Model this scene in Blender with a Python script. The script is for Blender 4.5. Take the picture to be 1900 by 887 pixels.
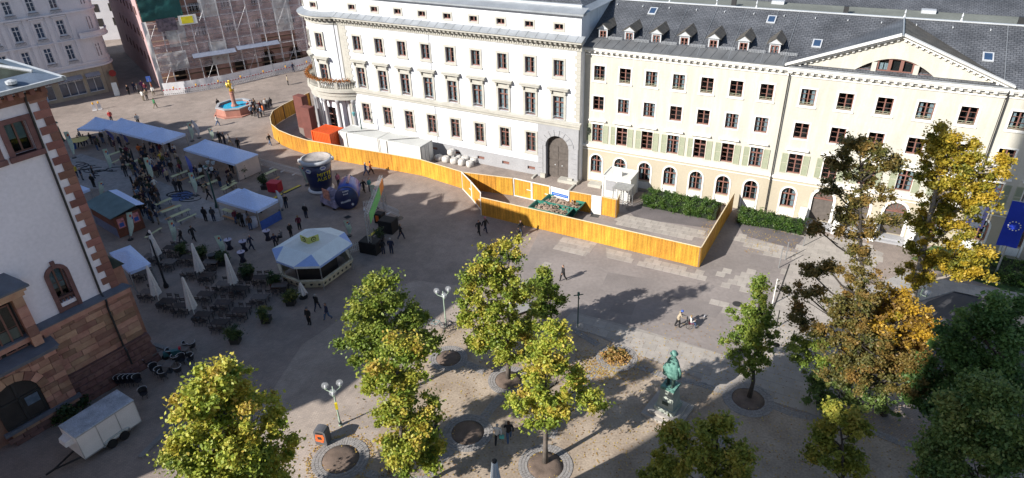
import bpy, bmesh, math, random
import numpy as np
from math import sin, cos, pi, radians, hypot, atan2
from mathutils import Vector, Matrix

for o in list(bpy.data.objects): bpy.data.objects.remove(o)
SC = bpy.context.scene
COL = SC.collection
random.seed(7); rng = np.random.default_rng(7)

# ---------------------------------------------------------------- camera
CAMZ = 34.0; FPX = 1246.42; PITCH = radians(30.218); ROLL = radians(-1.924)
cp_, sp_ = cos(PITCH), sin(PITCH)
FW = Vector((0, cp_, -sp_)); U0 = Vector((0, sp_, cp_)); R0 = Vector((1, 0, 0))
RT = R0*cos(ROLL) + U0*sin(ROLL); UP = -R0*sin(ROLL) + U0*cos(ROLL)
cam = bpy.data.objects.new('camera', bpy.data.cameras.new('camera')); COL.objects.link(cam)
mw = Matrix.Identity(4)
for i, v in enumerate((RT, UP, -FW)):
    for j in range(3): mw[j][i] = v[j]
mw[2][3] = CAMZ
cam.matrix_world = mw
cam.data.sensor_width = 36; cam.data.lens = 36*FPX/1900
cam.data.clip_start = 0.3; cam.data.clip_end = 3000
SC.camera = cam
# ---------------------------------------------------------------- light
SUN_AZ, SUN_EL = radians(213.5), radians(31.3)          # direction towards the sun
sd = Vector((cos(SUN_AZ)*cos(SUN_EL), sin(SUN_AZ)*cos(SUN_EL), sin(SUN_EL)))
w = bpy.data.worlds.new('World'); SC.world = w; w.use_nodes = True
nt = w.node_tree; nt.nodes.clear()
sky = nt.nodes.new('ShaderNodeTexSky'); sky.sky_type = 'NISHITA'; sky.sun_disc = False
sky.sun_elevation = SUN_EL; sky.sun_rotation = atan2(sd.x, sd.y); sky.air_density = 1.0; sky.dust_density = 0.6
bg = nt.nodes.new('ShaderNodeBackground'); bg.inputs[1].default_value = 0.088
wo = nt.nodes.new('ShaderNodeOutputWorld')
nt.links.new(sky.outputs[0], bg.inputs[0]); nt.links.new(bg.outputs[0], wo.inputs[0])
sl = bpy.data.lights.new('sun', 'SUN'); sl.energy = 5.0; sl.angle = radians(0.5); sl.color = (1, .955, .89)
sun = bpy.data.objects.new('sun', sl); COL.objects.link(sun)
sun.rotation_euler = sd.to_track_quat('Z', 'Y').to_euler(); sun.location = (-60, -60, 90)
SC.view_settings.view_transform = 'Standard'; SC.view_settings.look = 'None'
SC.view_settings.exposure = 0.76; SC.view_settings.gamma = 1
SC.cycles.max_bounces = 6; SC.cycles.transparent_max_bounces = 12
SC.cycles.caustics_reflective = False; SC.cycles.caustics_refractive = False
SC.cycles.use_denoising = True

# ---------------------------------------------------------------- survey: photo pixel -> place on a level plane
def ray(x, y): return FW + RT*((x-950)/FPX) - UP*((y-443.5)/FPX)
def G(x, y, z=0.0):
    d = ray(x, y); t = (z-CAMZ)/d.z
    return Vector((d.x*t, d.y*t, z))
def VP(base, x, y, off=0.0):
    "point of the pixel on the upright plane through base, facing the camera"
    h = Vector((base.x, base.y, 0)); dist = h.length+off; h.normalize()
    d = ray(x, y); t = dist/(d.x*h.x+d.y*h.y)
    return Vector((d.x*t, d.y*t, CAMZ+d.z*t))
def pxm(p): return ((p-Vector((0, 0, CAMZ))).dot(FW))/FPX     # metres per photo pixel there
def ang(a, b): return atan2(b[1]-a[1], b[0]-a[0])

# ---------------------------------------------------------------- materials
MATS = {}
def mat(name, col, rough=.8, var=.12, vs=1.5, bump=0.0, bs=25, metal=0, spec=.4, col2=None, fine=.06, coord='Object', extra=None):
    if name in MATS: return MATS[name]
    m = bpy.data.materials.new(name); m.use_nodes = True
    n = m.node_tree; L = n.links.new; b = n.nodes['Principled BSDF']
    tc = n.nodes.new('ShaderNodeTexCoord')
    n1 = n.nodes.new('ShaderNodeTexNoise'); n1.inputs['Scale'].default_value = vs; n1.inputs['Detail'].default_value = 6
    L(tc.outputs[coord], n1.inputs['Vector'])
    cr = n.nodes.new('ShaderNodeValToRGB'); c = Vector(col)
    c2 = Vector(col2) if col2 else c*(1+var)
    c1 = c if col2 else c*(1-var)
    cr.color_ramp.elements[0].position = .32; cr.color_ramp.elements[1].position = .68
    cr.color_ramp.elements[0].color = (*c1, 1); cr.color_ramp.elements[1].color = (*c2, 1)
    L(n1.outputs['Fac'], cr.inputs[0])
    n2 = n.nodes.new('ShaderNodeTexNoise'); n2.inputs['Scale'].default_value = vs*14; n2.inputs['Detail'].default_value = 4
    L(tc.outputs[coord], n2.inputs['Vector'])
    mr = n.nodes.new('ShaderNodeMapRange'); mr.inputs[1].default_value = .3; mr.inputs[2].default_value = .7
    mr.inputs[3].default_value = 1-fine*2; mr.inputs[4].default_value = 1+fine*2
    L(n2.outputs['Fac'], mr.inputs[0])
    mx = n.nodes.new('ShaderNodeMix'); mx.data_type = 'RGBA'; mx.blend_type = 'MULTIPLY'; mx.inputs[0].default_value = 1
    L(cr.outputs[0], mx.inputs[6]); L(mr.outputs[0], mx.inputs[7])
    oi = n.nodes.new('ShaderNodeObjectInfo')
    L(mx.outputs[2], b.inputs['Base Color'])
    b.inputs['Roughness'].default_value = rough; b.inputs['Metallic'].default_value = metal
    b.inputs['Specular IOR Level'].default_value = spec
    if bump:
        bp = n.nodes.new('ShaderNodeBump'); bp.inputs['Strength'].default_value = bump; bp.inputs['Distance'].default_value = .02
        n3 = n.nodes.new('ShaderNodeTexNoise'); n3.inputs['Scale'].default_value = bs; n3.inputs['Detail'].default_value = 5
        L(tc.outputs[coord], n3.inputs['Vector']); L(n3.outputs['Fac'], bp.inputs['Height']); L(bp.outputs[0], b.inputs['Normal'])
    if extra: extra(n, b, mx, tc)
    MATS[name] = m
    return m
def piece_var(amount, warm=0.0):
    "every separate object gets its own shade of the material (stones, slabs, boards)"
    def f(n, b, mx, tc):
        L = n.links.new
        oi = n.nodes.new('ShaderNodeObjectInfo')
        mr = n.nodes.new('ShaderNodeMapRange'); mr.inputs[3].default_value = 1-amount; mr.inputs[4].default_value = 1+amount
        L(oi.outputs['Random'], mr.inputs[0])
        m2 = n.nodes.new('ShaderNodeMix'); m2.data_type = 'RGBA'; m2.blend_type = 'MULTIPLY'; m2.inputs[0].default_value = 1
        L(mx.outputs[2], m2.inputs[6]); L(mr.outputs[0], m2.inputs[7])
        hs = n.nodes.new('ShaderNodeHueSaturation')
        m3 = n.nodes.new('ShaderNodeMath'); m3.operation = 'FRACT'
        m4 = n.nodes.new('ShaderNodeMath'); m4.operation = 'MULTIPLY'; m4.inputs[1].default_value = 7.3
        L(oi.outputs['Random'], m4.inputs[0]); L(m4.outputs[0], m3.inputs[0])
        m5 = n.nodes.new('ShaderNodeMapRange'); m5.inputs[3].default_value = .5-warm; m5.inputs[4].default_value = .5+warm
        L(m3.outputs[0], m5.inputs[0]); L(m5.outputs[0], hs.inputs['Hue'])
        L(m2.outputs[2], hs.inputs['Color']); L(hs.outputs[0], b.inputs['Base Color'])
    return f
def brick_extra(cw, ch, mortar_col, rot=0.0, strength=1.0, msize=.012, coord='Object', bump=.3):
    "fine joints of setts or blocks too small to build, as colour and relief"
    def f(n, b, mx, tc):
        L = n.links.new
        mp = n.nodes.new('ShaderNodeMapping'); mp.inputs['Rotation'].default_value = (0, 0, rot)
        L(tc.outputs[coord], mp.inputs[0])
        br = n.nodes.new('ShaderNodeTexBrick'); br.inputs['Scale'].default_value = 1
        br.inputs['Brick Width'].default_value = cw; br.inputs['Row Height'].default_value = ch
        br.inputs['Mortar Size'].default_value = msize; br.inputs['Mortar Smooth'].default_value = .3
        br.inputs['Color1'].default_value = (.86, .86, .86, 1); br.inputs['Color2'].default_value = (1.1, 1.08, 1.06, 1)
        br.inputs['Mortar'].default_value = (*mortar_col, 1)
        L(mp.outputs[0], br.inputs[0])
        m2 = n.nodes.new('ShaderNodeMix'); m2.data_type = 'RGBA'; m2.blend_type = 'MULTIPLY'; m2.inputs[0].default_value = strength
        L(mx.outputs[2], m2.inputs[6]); L(br.outputs[0], m2.inputs[7]); L(m2.outputs[2], b.inputs['Base Color'])
    return f
def leafmat(name, cols, trans=.35):
    if name in MATS: return MATS[name]
    m = bpy.data.materials.new(name); m.use_nodes = True; n = m.node_tree; L = n.links.new; n.nodes.clear()
    at = n.nodes.new('ShaderNodeAttribute'); at.attribute_name = 'tint'
    cr = n.nodes.new('ShaderNodeValToRGB')
    while len(cr.color_ramp.elements) < len(cols): cr.color_ramp.elements.new(.5)
    for i, c in enumerate(cols):
        cr.color_ramp.elements[i].position = i/(len(cols)-1); cr.color_ramp.elements[i].color = (*c, 1)
    L(at.outputs['Fac'], cr.inputs[0])
    d = n.nodes.new('ShaderNodeBsdfPrincipled'); d.inputs['Roughness'].default_value = .5; d.inputs['Specular IOR Level'].default_value = .35
    t = n.nodes.new('ShaderNodeBsdfTranslucent'); mx = n.nodes.new('ShaderNodeMixShader'); mx.inputs[0].default_value = trans
    o = n.nodes.new('ShaderNodeOutputMaterial')
    L(cr.outputs[0], d.inputs['Base Color']); L(cr.outputs[0], t.inputs[0]); L(d.outputs[0], mx.inputs[1]); L(t.outputs[0], mx.inputs[2]); L(mx.outputs[0], o.inputs[0])
    MATS[name] = m; return m
def glassmat(name, tint=(.75, .8, .82), refl=.22):
    if name in MATS: return MATS[name]
    m = bpy.data.materials.new(name); m.use_nodes = True; n = m.node_tree; L = n.links.new; n.nodes.clear()
    t = n.nodes.new('ShaderNodeBsdfTransparent'); t.inputs[0].default_value = (*tint, 1)
    g = n.nodes.new('ShaderNodeBsdfGlossy'); g.inputs['Roughness'].default_value = .03; g.inputs[0].default_value = (.9, .93, .95, 1)
    lw = n.nodes.new('ShaderNodeLayerWeight'); lw.inputs[0].default_value = refl
    mx = n.nodes.new('ShaderNodeMixShader'); o = n.nodes.new('ShaderNodeOutputMaterial')
    L(lw.outputs['Fresnel'], mx.inputs[0]); L(t.outputs[0], mx.inputs[1]); L(g.outputs[0], mx.inputs[2]); L(mx.outputs[0], o.inputs[0])
    MATS[name] = m; return m
def netmat(name, col, alpha, rough=.9):
    "scaffold netting / mesh cloth: a weave that lets part of what is behind show"
    if name in MATS: return MATS[name]
    m = bpy.data.materials.new(name); m.use_nodes = True; n = m.node_tree; L = n.links.new; b = n.nodes['Principled BSDF']
    tc = n.nodes.new('ShaderNodeTexCoord'); n1 = n.nodes.new('ShaderNodeTexNoise'); n1.inputs['Scale'].default_value = .9; n1.inputs['Detail'].default_value = 5
    L(tc.outputs['Object'], n1.inputs[0]); mr = n.nodes.new('ShaderNodeMapRange'); mr.inputs[1].default_value = .35; mr.inputs[2].default_value = .7
    mr.inputs[3].default_value = alpha*.7; mr.inputs[4].default_value = min(1, alpha*1.3); L(n1.outputs[0], mr.inputs[0])
    L(mr.outputs[0], b.inputs['Alpha']); b.inputs['Base Color'].default_value = (*col, 1); b.inputs['Roughness'].default_value = rough
    MATS[name] = m; return m

# ---------------------------------------------------------------- mesh builder
class MB:
    def __init__(s): s.v = []; s.f = []; s.m = []; s.T = None
    def at(s, T): s.T = T; return s
    def add(s, vs, fs, m=0):
        b = len(s.v)
        if s.T is not None: vs = [tuple(s.T @ Vector(p)) for p in vs]
        s.v += [tuple(p) for p in vs]
        for f in fs: s.f.append([b+i for i in f]); s.m.append(m)
        return s
    def box(s, x0, x1, y0, y1, z0, z1, m=0):
        return s.add([(x0,y0,z0),(x1,y0,z0),(x1,y1,z0),(x0,y1,z0),(x0,y0,z1),(x1,y0,z1),(x1,y1,z1),(x0,y1,z1)],
                     [(0,3,2,1),(4,5,6,7),(0,1,5,4),(1,2,6,5),(2,3,7,6),(3,0,4,7)], m)
    def hexa(s, P, m=0):
        return s.add(P, [(0,3,2,1),(4,5,6,7),(0,1,5,4),(1,2,6,5),(2,3,7,6),(3,0,4,7)], m)
    def bar(s, a, b, w, h=None, m=0):
        "square bar from a to b"
        a = Vector(a); b = Vector(b); h = h or w; d = (b-a)
        if d.length < 1e-6: return s
        d.normalize(); up = Vector((0,0,1)) if abs(d.z) < .95 else Vector((0,1,0))
        r = d.cross(up).normalized()*(w/2); u = r.cross(d).normalized()*(h/2)
        return s.hexa([a-r-u, a+r-u, b+r-u, b-r-u, a-r+u, a+r+u, b+r+u, b-r+u], m)
    def cyl(s, a, b, r0, r1=None, n=8, m=0, caps=True):
        a = Vector(a); b = Vector(b); r1 = r0 if r1 is None else r1
        d = (b-a).normalized(); up = Vector((0,0,1)) if abs(d.z) < .95 else Vector((0,1,0))
        x = d.cross(up).normalized(); y = d.cross(x)
        V = []; 
        for c, r in ((a, r0), (b, r1)):
            for i in range(n): t = 2*pi*i/n; V.append(c+x*(r*cos(t))+y*(r*sin(t)))
        F = [(i, (i+1) % n, n+(i+1) % n, n+i) for i in range(n)]
        if caps: F += [tuple(range(n))[::-1], tuple(range(n, 2*n))]
        return s.add(V, F, m)
    def tube(s, pts, rs, n=6, m=0):
        pts = [Vector(p) for p in pts]; b = []; V = []; F = []
        for i, p in enumerate(pts):
            d = (pts[min(i+1, len(pts)-1)]-pts[max(i-1, 0)]).normalized()
            up = Vector((0,0,1)) if abs(d.z) < .9 else Vector((1,0,0))
            x = d.cross(up).normalized(); y = d.cross(x); r = rs[i] if hasattr(rs, '__len__') else rs
            for k in range(n): t = 2*pi*k/n; V.append(p+x*(r*cos(t))+y*(r*sin(t)))
        for i in range(len(pts)-1):
            for k in range(n): F.append((i*n+k, i*n+(k+1) % n, (i+1)*n+(k+1) % n, (i+1)*n+k))
        F += [tuple(range(n))[::-1], tuple(range(len(V)-n, len(V)))]
        return s.add(V, F, m)
    def lathe(s, prof, n=12, c=(0,0,0), m=0, a0=0, a1=2*pi, cap=True):
        V = []; F = []; full = abs(a1-a0-2*pi) < 1e-4; N = n if full else n+1
        for r, z in prof:
            for i in range(N): t = a0+(a1-a0)*i/n; V.append((c[0]+r*cos(t), c[1]+r*sin(t), c[2]+z))
        for j in range(len(prof)-1):
            for i in range(n if full else n):
                i2 = (i+1) % N; F.append((j*N+i, j*N+i2, (j+1)*N+i2, (j+1)*N+i))
        if cap and full:
            if prof[0][0] > 1e-3: F.append(tuple(range(N))[::-1])
            if prof[-1][0] > 1e-3: F.append(tuple(range(len(V)-N, len(V))))
        return s.add(V, F, m)
    def prism(s, poly, z0, z1, m=0, mt=None):
        n = len(poly); V = [(p[0], p[1], z0) for p in poly]+[(p[0], p[1], z1) for p in poly]
        F = [(i, (i+1) % n, n+(i+1) % n, n+i) for i in range(n)]
        s.add(V, F+[tuple(range(n))[::-1]], m); 
        b = len(s.v)-2*n; s.f.append([b+n+i for i in range(n)]); s.m.append(m if mt is None else mt); return s
    def vprism(s, poly, y0, y1, m=0):
        "polygon in x,z pushed from y0 to y1"
        n = len(poly); V = [(p[0], y0, p[1]) for p in poly]+[(p[0], y1, p[1]) for p in poly]
        return s.add(V, [(i, (i+1) % n, n+(i+1) % n, n+i) for i in range(n)]+[tuple(range(n))[::-1], tuple(range(n, 2*n))], m)
    def mesh(s, name, mats, smooth=False, fixn=False):
        me = bpy.data.meshes.new(name); me.from_pydata(s.v, [], s.f)
        if not isinstance(mats, (list, tuple)): mats = [mats]
        for x in mats: me.materials.append(x)
        if len(mats) > 1: me.polygons.foreach_set('material_index', s.m)
        if smooth: me.polygons.foreach_set('use_smooth', [True]*len(me.polygons))
        if fixn:
            bm = bmesh.new(); bm.from_mesh(me); bmesh.ops.recalc_face_normals(bm, faces=bm.faces); bm.to_mesh(me); bm.free()
        me.update(); return me
    def build(s, name, mats, parent=None, smooth=False, loc=None, rot=None, fixn=True):
        return put(name, s.mesh(name, mats, smooth, fixn), parent, loc, rot)
def put(name, me, parent=None, loc=None, rot=None):
    o = bpy.data.objects.new(name, me); COL.objects.link(o)
    if parent is not None: o.parent = parent
    if loc is not None: o.location = loc
    if rot is not None: o.rotation_euler = rot if hasattr(rot, '__len__') else (0, 0, rot)
    return o
def tag(o, label=None, cat=None, group=None, kind=None):
    if label: o['label'] = label
    if cat: o['category'] = cat
    if group: o['group'] = group
    if kind: o['kind'] = kind
    return o
def thing(name, label, cat, loc=(0,0,0), rz=0, group=None):
    o = bpy.data.objects.new(name, None); COL.objects.link(o); o.empty_display_size = .3
    o.location = loc; o.rotation_euler = (0, 0, rz)
    return tag(o, label, cat, group)
KIDS = {}
def copy_tree(o, parent=None):
    c = o.copy(); COL.objects.link(c)
    if parent is not None: c.parent = parent
    for ch in KIDS.setdefault(o.name, [x for x in bpy.data.objects if x.parent == o] ): copy_tree(ch, c)
    return c
def text_mesh(body, size, m, depth=.004, font=None):
    cu = bpy.data.curves.new('text', 'FONT'); cu.body = body; cu.size = size; cu.extrude = depth
    cu.align_x = 'CENTER'; cu.align_y = 'CENTER'; cu.resolution_u = 2
    o = bpy.data.objects.new('tmp', cu); COL.objects.link(o)
    me = bpy.data.meshes.new_from_object(o); bpy.data.objects.remove(o)
    me.materials.clear(); me.materials.append(m); return me

def streaks(lo):
    "rain streaks and patchy paint on render, running down"
    def f(n, b, mx, tc):
        L = n.links.new; mp = n.nodes.new('ShaderNodeMapping'); mp.inputs['Scale'].default_value = (1.6, 1.6, .16); L(tc.outputs['Object'], mp.inputs[0])
        nz = n.nodes.new('ShaderNodeTexNoise'); nz.inputs['Scale'].default_value = 1; nz.inputs['Detail'].default_value = 8; nz.inputs['Roughness'].default_value = .7; L(mp.outputs[0], nz.inputs[0])
        mr = n.nodes.new('ShaderNodeMapRange'); mr.inputs[1].default_value = .42; mr.inputs[2].default_value = .62; mr.inputs[3].default_value = lo-.05; mr.inputs[4].default_value = 1.02; L(nz.outputs[0], mr.inputs[0])
        q = n.nodes.new('ShaderNodeMix'); q.data_type = 'RGBA'; q.blend_type = 'MULTIPLY'; q.inputs[0].default_value = 1
        L(mx.outputs[2], q.inputs[6]); L(mr.outputs[0], q.inputs[7]); L(q.outputs[2], b.inputs['Base Color'])
    return f
# ---------------------------------------------------------------- palette
m_white = mat('white_render', (.69, .70, .73), .85, .04, .4, fine=.02, extra=streaks(.93))
m_cream = mat('cream_render', (.52, .495, .425), .85, .05, .35, fine=.02, bump=.15, bs=8, extra=streaks(.92))
m_ochre = mat('ochre_render', (.42, .37, .28), .85, .05, .4, fine=.02)
m_trim = mat('white_trim', (.70, .69, .65), .7, .04, 1)
m_stone = mat('beige_stone', (.395, .38, .335), .85, .1, 1.2, bump=.2, bs=12)
m_grey = mat('grey_stone', (.31, .31, .32), .85, .06, .8, bump=.15)
m_frame = mat('red_brown_frame', (.20, .095, .075), .55, .1, 4)
m_shut = mat('olive_shutter', (.23, .25, .165), .6, .06, 3)
m_shutf = mat('pale_shutter_frame', (.34, .35, .25), .6, .05, 3)
m_glass = glassmat('window_glass')
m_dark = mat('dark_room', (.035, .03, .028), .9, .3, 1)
m_curt = mat('curtain_cloth', (.50, .53, .54), .9, .12, 6)
m_slate = mat('slate_roof', (.088, .094, .106), .55, .28, .45, bump=.6, bs=7, spec=.5, fine=.12, extra=brick_extra(.42, .24, (.35,.35,.35), 0, 1, .03))
m_slate2 = mat('mossy_slate', (.10, .09, .075), .75, .3, 1.2, bump=.5, bs=6, extra=brick_extra(.4, .2, (.5,.5,.5), 0, .8, .02))
m_zinc = mat('zinc_sheet', (.30, .32, .34), .45, .1, .8, metal=.3)
m_zincl = mat('pale_zinc', (.48, .50, .52), .45, .1, .8, metal=.2)
m_darkm = mat('dark_metal', (.05, .05, .052), .5, .15, 3, metal=.5)
m_steel = mat('galvanised_steel', (.42, .43, .44), .4, .12, 4, metal=.7)
m_wood = mat('weathered_timber', (.23, .15, .09), .7, .2, 3)
m_doorw = mat('old_oak_door', (.10, .085, .075), .75, .2, 3, bump=.3)
# ================================================================ facades
def arcpts(ua, ub, zt, n=10):
    r = (ub-ua)/2; c = (ua+ub)/2; return [(c-r*cos(pi*i/n), zt-r+r*sin(pi*i/n)) for i in range(n+1)]
def wall(mb, u0, u1, z0, z1, holes, v=0.0, depth=.3, m=0, mr=None):
    "front skin with real openings and their reveals; holes: (ua, ub, za, zb[, 'arch'])"
    mr = m if mr is None else mr
    us = sorted({u0, u1, *[h[0] for h in holes], *[h[1] for h in holes]}); zs = sorted({z0, z1, *[h[2] for h in holes], *[h[3] for h in holes]})
    us = [u for u in us if u0-1e-6 <= u <= u1+1e-6]; zs = [z for z in zs if z0-1e-6 <= z <= z1+1e-6]
    for a, b in zip(us, us[1:]):
        for c, d in zip(zs, zs[1:]):
            mu, mz = (a+b)/2, (c+d)/2
            if any(h[0] < mu < h[1] and h[2] < mz < h[3] for h in holes): continue
            mb.add([(a,v,c),(b,v,c),(b,v,d),(a,v,d)], [(0,1,2,3)], m)
    for h in holes:
        ua, ub, za, zb = h[:4]
        if len(h) > 4:
            P = arcpts(ua, ub, zb); mid = len(P)//2
            for i in range(len(P)-1):
                c = (ua, zb) if i < mid else (ub, zb)
                mb.add([(c[0],v,c[1]),(P[i][0],v,P[i][1]),(P[i+1][0],v,P[i+1][1])], [(0,1,2)], m)
            O = [(ua, za)]+P+[(ub, za)]
        else: O = [(ua,za),(ua,zb),(ub,zb),(ub,za)]
        for (a, b) in zip(O, O[1:]+O[:1]):
            if a[1] == b[1] == za and za <= z0+1e-6: continue
            mb.add([(a[0],v,a[1]),(b[0],v,b[1]),(b[0],v+depth,b[1]),(a[0],v+depth,a[1])], [(0,1,2,3)], mr)
def ring_arch(mb, ua, ub, za, zb, w, y0, y1, m=0, n=10):
    "band round an arched opening"
    I = [(ua, za)]+arcpts(ua, ub, zb, n)+[(ub, za)]; O = [(ua-w, za)]+arcpts(ua-w, ub+w, zb+w, n)+[(ub+w, za)]
    for i in range(len(I)-1):
        a, b, c, d = I[i], I[i+1], O[i+1], O[i]
        mb.hexa([(a[0],y0,a[1]),(b[0],y0,b[1]),(c[0],y0,c[1]),(d[0],y0,d[1]),(a[0],y1,a[1]),(b[0],y1,b[1]),(c[0],y1,c[1]),(d[0],y1,d[1])], m)
WC = {}
def cached(key, fn):
    if key not in WC: WC[key] = fn()
    return WC[key]
def frame_mesh(w, h, rows, transom=None, fr=.09, arch=False, mul=.035):
    mb = MB(); y0, y1 = 0, .07; x = w/2
    zt = h-(w/2 if arch else 0)
    mb.box(-x, -x+fr, y0, y1, 0, zt); mb.box(x-fr, x, y0, y1, 0, zt); mb.box(-x+fr, x-fr, y0, y1, 0, fr*1.3)
    if arch: ring_arch(mb, -x+fr, x-fr, zt-.02, h-fr, fr, y0, y1)
    else: mb.box(-x+fr, x-fr, y0, y1, h-fr, h)
    mb.box(-.055, .055, y0-.015, y1-.005, fr*1.3, h-fr)
    if transom: mb.box(-x+fr, x-fr, y0-.02, y1-.01, transom-.06, transom+.06)
    hh = transom or h
    for i in range(1, rows): z = fr+(hh-fr)*i/rows; mb.box(-x+fr, x-fr, y0+.02, y1-.02, z-mul/2, z+mul/2)
    return mb.mesh('frame', m_frame, fixn=True)
def pane_mesh(w, h, side, arch):
    mb = MB(); x = w/2
    if arch:
        P = [p for p in arcpts(-x+.05, x-.05, h-.05) if (p[0]*side >= -1e-6)]
        if side > 0: P = [(0.05, .1)]+[(max(p[0], .05), p[1]) for p in P]+[(x-.05, .1)]
        else: P = [(-x+.05, .1)]+[(min(p[0], -.05), p[1]) for p in P]+[(-.05, .1)]
        mb.vprism(P, .03, .036)
    else:
        a, b = (.05, x-.06) if side > 0 else (-x+.06, -.05)
        mb.box(a, b, .03, .036, .1, h-.07)
    return mb.mesh('pane', m_glass, fixn=True)
def curtain_mesh(w, h, op, m):
    mb = MB(); x = w/2
    for s in (-1, 1):
        n = 6; wd = x*op
        V = []
        for i in range(n+1):
            u = s*(x-.06-wd*i/n); y = .16+.03*(i % 2)
            V += [(u, y, .08), (u, y, h-.08)]
        mb.add(V, [(2*i, 2*i+2, 2*i+3, 2*i+1) for i in range(n)])
    return mb.mesh('curtain', m)
def window(parent, u, z, w, h, rows=3, transom=None, v=.16, arch=False, curtain=0, name='window'):
    f = put(name, cached(('f', w, h, rows, transom, arch), lambda: frame_mesh(w, h, rows, transom, arch=arch)), parent, (u, v, z))
    for s in (-1, 1):
        put('pane', cached(('p', w, h, s, arch), lambda: pane_mesh(w, h, s, arch)), f, rot=(0, 0, random.uniform(-.008, .008)))
    if curtain: put('curtain', cached(('c', w, h, curtain, arch), lambda: curtain_mesh(w, h-(.35 if arch else 0), curtain, m_curt)), f)
    return f
def surround_mesh(w, h, t, d=.07, m=m_stone, sill=True):
    mb = MB(); x = w/2
    mb.box(-x-t, -x, -d, .02, -t, h+t); mb.box(x, x+t, -d, .02, -t, h+t)
    mb.box(-x, x, -d, .02, h, h+t); mb.box(-x, x, -d, .02, -t, 0)
    if sill: mb.box(-x-t-.06, x+t+.06, -d-.07, -d-.003, -t-.05, -t+.1)
    return mb.mesh('surround', m, fixn=True)

# ---------------------------------------------------------------- white palace
W_O, W_A = Vector((-18.7706, 86.1866, 0)), radians(-30.019)
pal = thing('palace_building', 'long white palace with beige stone cornice and rounded corner bay, left of the cream building', 'building', W_O, W_A)
SP = 3.53; cols = [i*SP for i in range(9)]
H3 = [(u-.6, u+.6, 12.3, 14.1) for u in cols]
H2 = [(u-.66, u+.66, 7.42, 10.1) for u in cols]
H1 = [(u-.62, u+.62, 2.9, 5.3) for u in cols[:8]]
HA = [(u-.5, u+.5, 17.3, 17.9) for u in cols]
HB = [(u-.5, u+.5, .6, 1.0) for u in cols[:8]]
mb = MB(); wall(mb, -2.9, 30.8, 1.7, 15.4, H3+H2+H1+[(26.7, 29.6, 1.7, 5.45)], depth=.32)
mb.f = mb.f  # skin
wall(mb, -2.9, 30.8, 15.4, 19.0, [(a, b, c, d) for a, b, c, d in HA], v=.0, depth=.25)
mb.add([(30.8,0,0),(30.8,14,0),(30.8,14,19),(30.8,0,19)], [(0,1,2,3)])
mb.build('wall', m_white, pal)
mb = MB(); wall(mb, -2.9, 25.7, 0, 1.7, HB, v=-.06, depth=.3); mb.box(-2.9, 25.7, -.06, 0, 1.69, 1.72); mb.build('plinth', m_grey, pal)
for u in cols[:8]:
    MB().box(-.5,.5,0,.05,0,.4).build('basement_window', m_frame, pal, loc=(u, .12, .6))
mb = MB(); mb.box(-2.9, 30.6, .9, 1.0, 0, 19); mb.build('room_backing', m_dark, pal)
# portal block with rusticated arch
mb = MB(); wall(mb, 25.7, 30.8, 0, 6.6, [(26.7, 29.6, 0, 5.45, 'a')], v=-.16, depth=.75); mb.box(25.68, 25.7, -.16, 0, 0, 6.6); mb.box(30.8, 30.82, -.16, .2, 0, 6.6); mb.build('portal_wall', m_grey, pal)
for k in range(9):
    for a, b in ((25.7, 26.35), (29.95, 30.8)):
        if k < 6: MB().box(a+.02, b-.02, -.21, -.163, .55+k*.62, .55+k*.62+.57).build('block', m_grey, pal)
for k in range(9):
    t0 = pi*k/9+.02; t1 = pi*(k+1)/9-.02; mbk = MB(); c = (28.15, 4.0)
    P = [(c[0]+r*cos(t), c[1]+r*sin(t)) for r, t in ((1.47, t0), (2.15, t0), (2.15, t1), (1.47, t1))]
    mbk.vprism(P, -.22, -.163).build('voussoir', m_grey, pal)
for a in (26.1, 29.62): MB().box(a, a+.62, -.45, .1, 0, .55).build('plinth_stone', m_stone, pal)
for s in (0, 1):
    P = [(28.15, 0), (28.15, 5.4)]+[p for p in arcpts(26.72, 29.58, 5.43, 12) if (p[0] > 28.15) == bool(s)][::1 if s else -1]+[(29.58 if s else 26.72, 0)]
    d = MB().vprism(P, .4, .5).build('door_leaf', m_doorw, pal)
    x0 = 28.22 if s else 26.86
    for r_, (za, zb) in enumerate(((.3, 1.2), (1.35, 2.2), (2.35, 3.1), (3.25, 4.0))):
        MB().box(x0, x0+1.2, .35, .4, za, zb).build('door_panel', m_doorw, d)
    MB().lathe([(.12,0),(.1,.06),(0.01,.09)], 10).build('door_knob', m_steel, d, loc=(28.6 if s else 27.7, .38, 1.6), rot=(pi/2, 0, 0))
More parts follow.
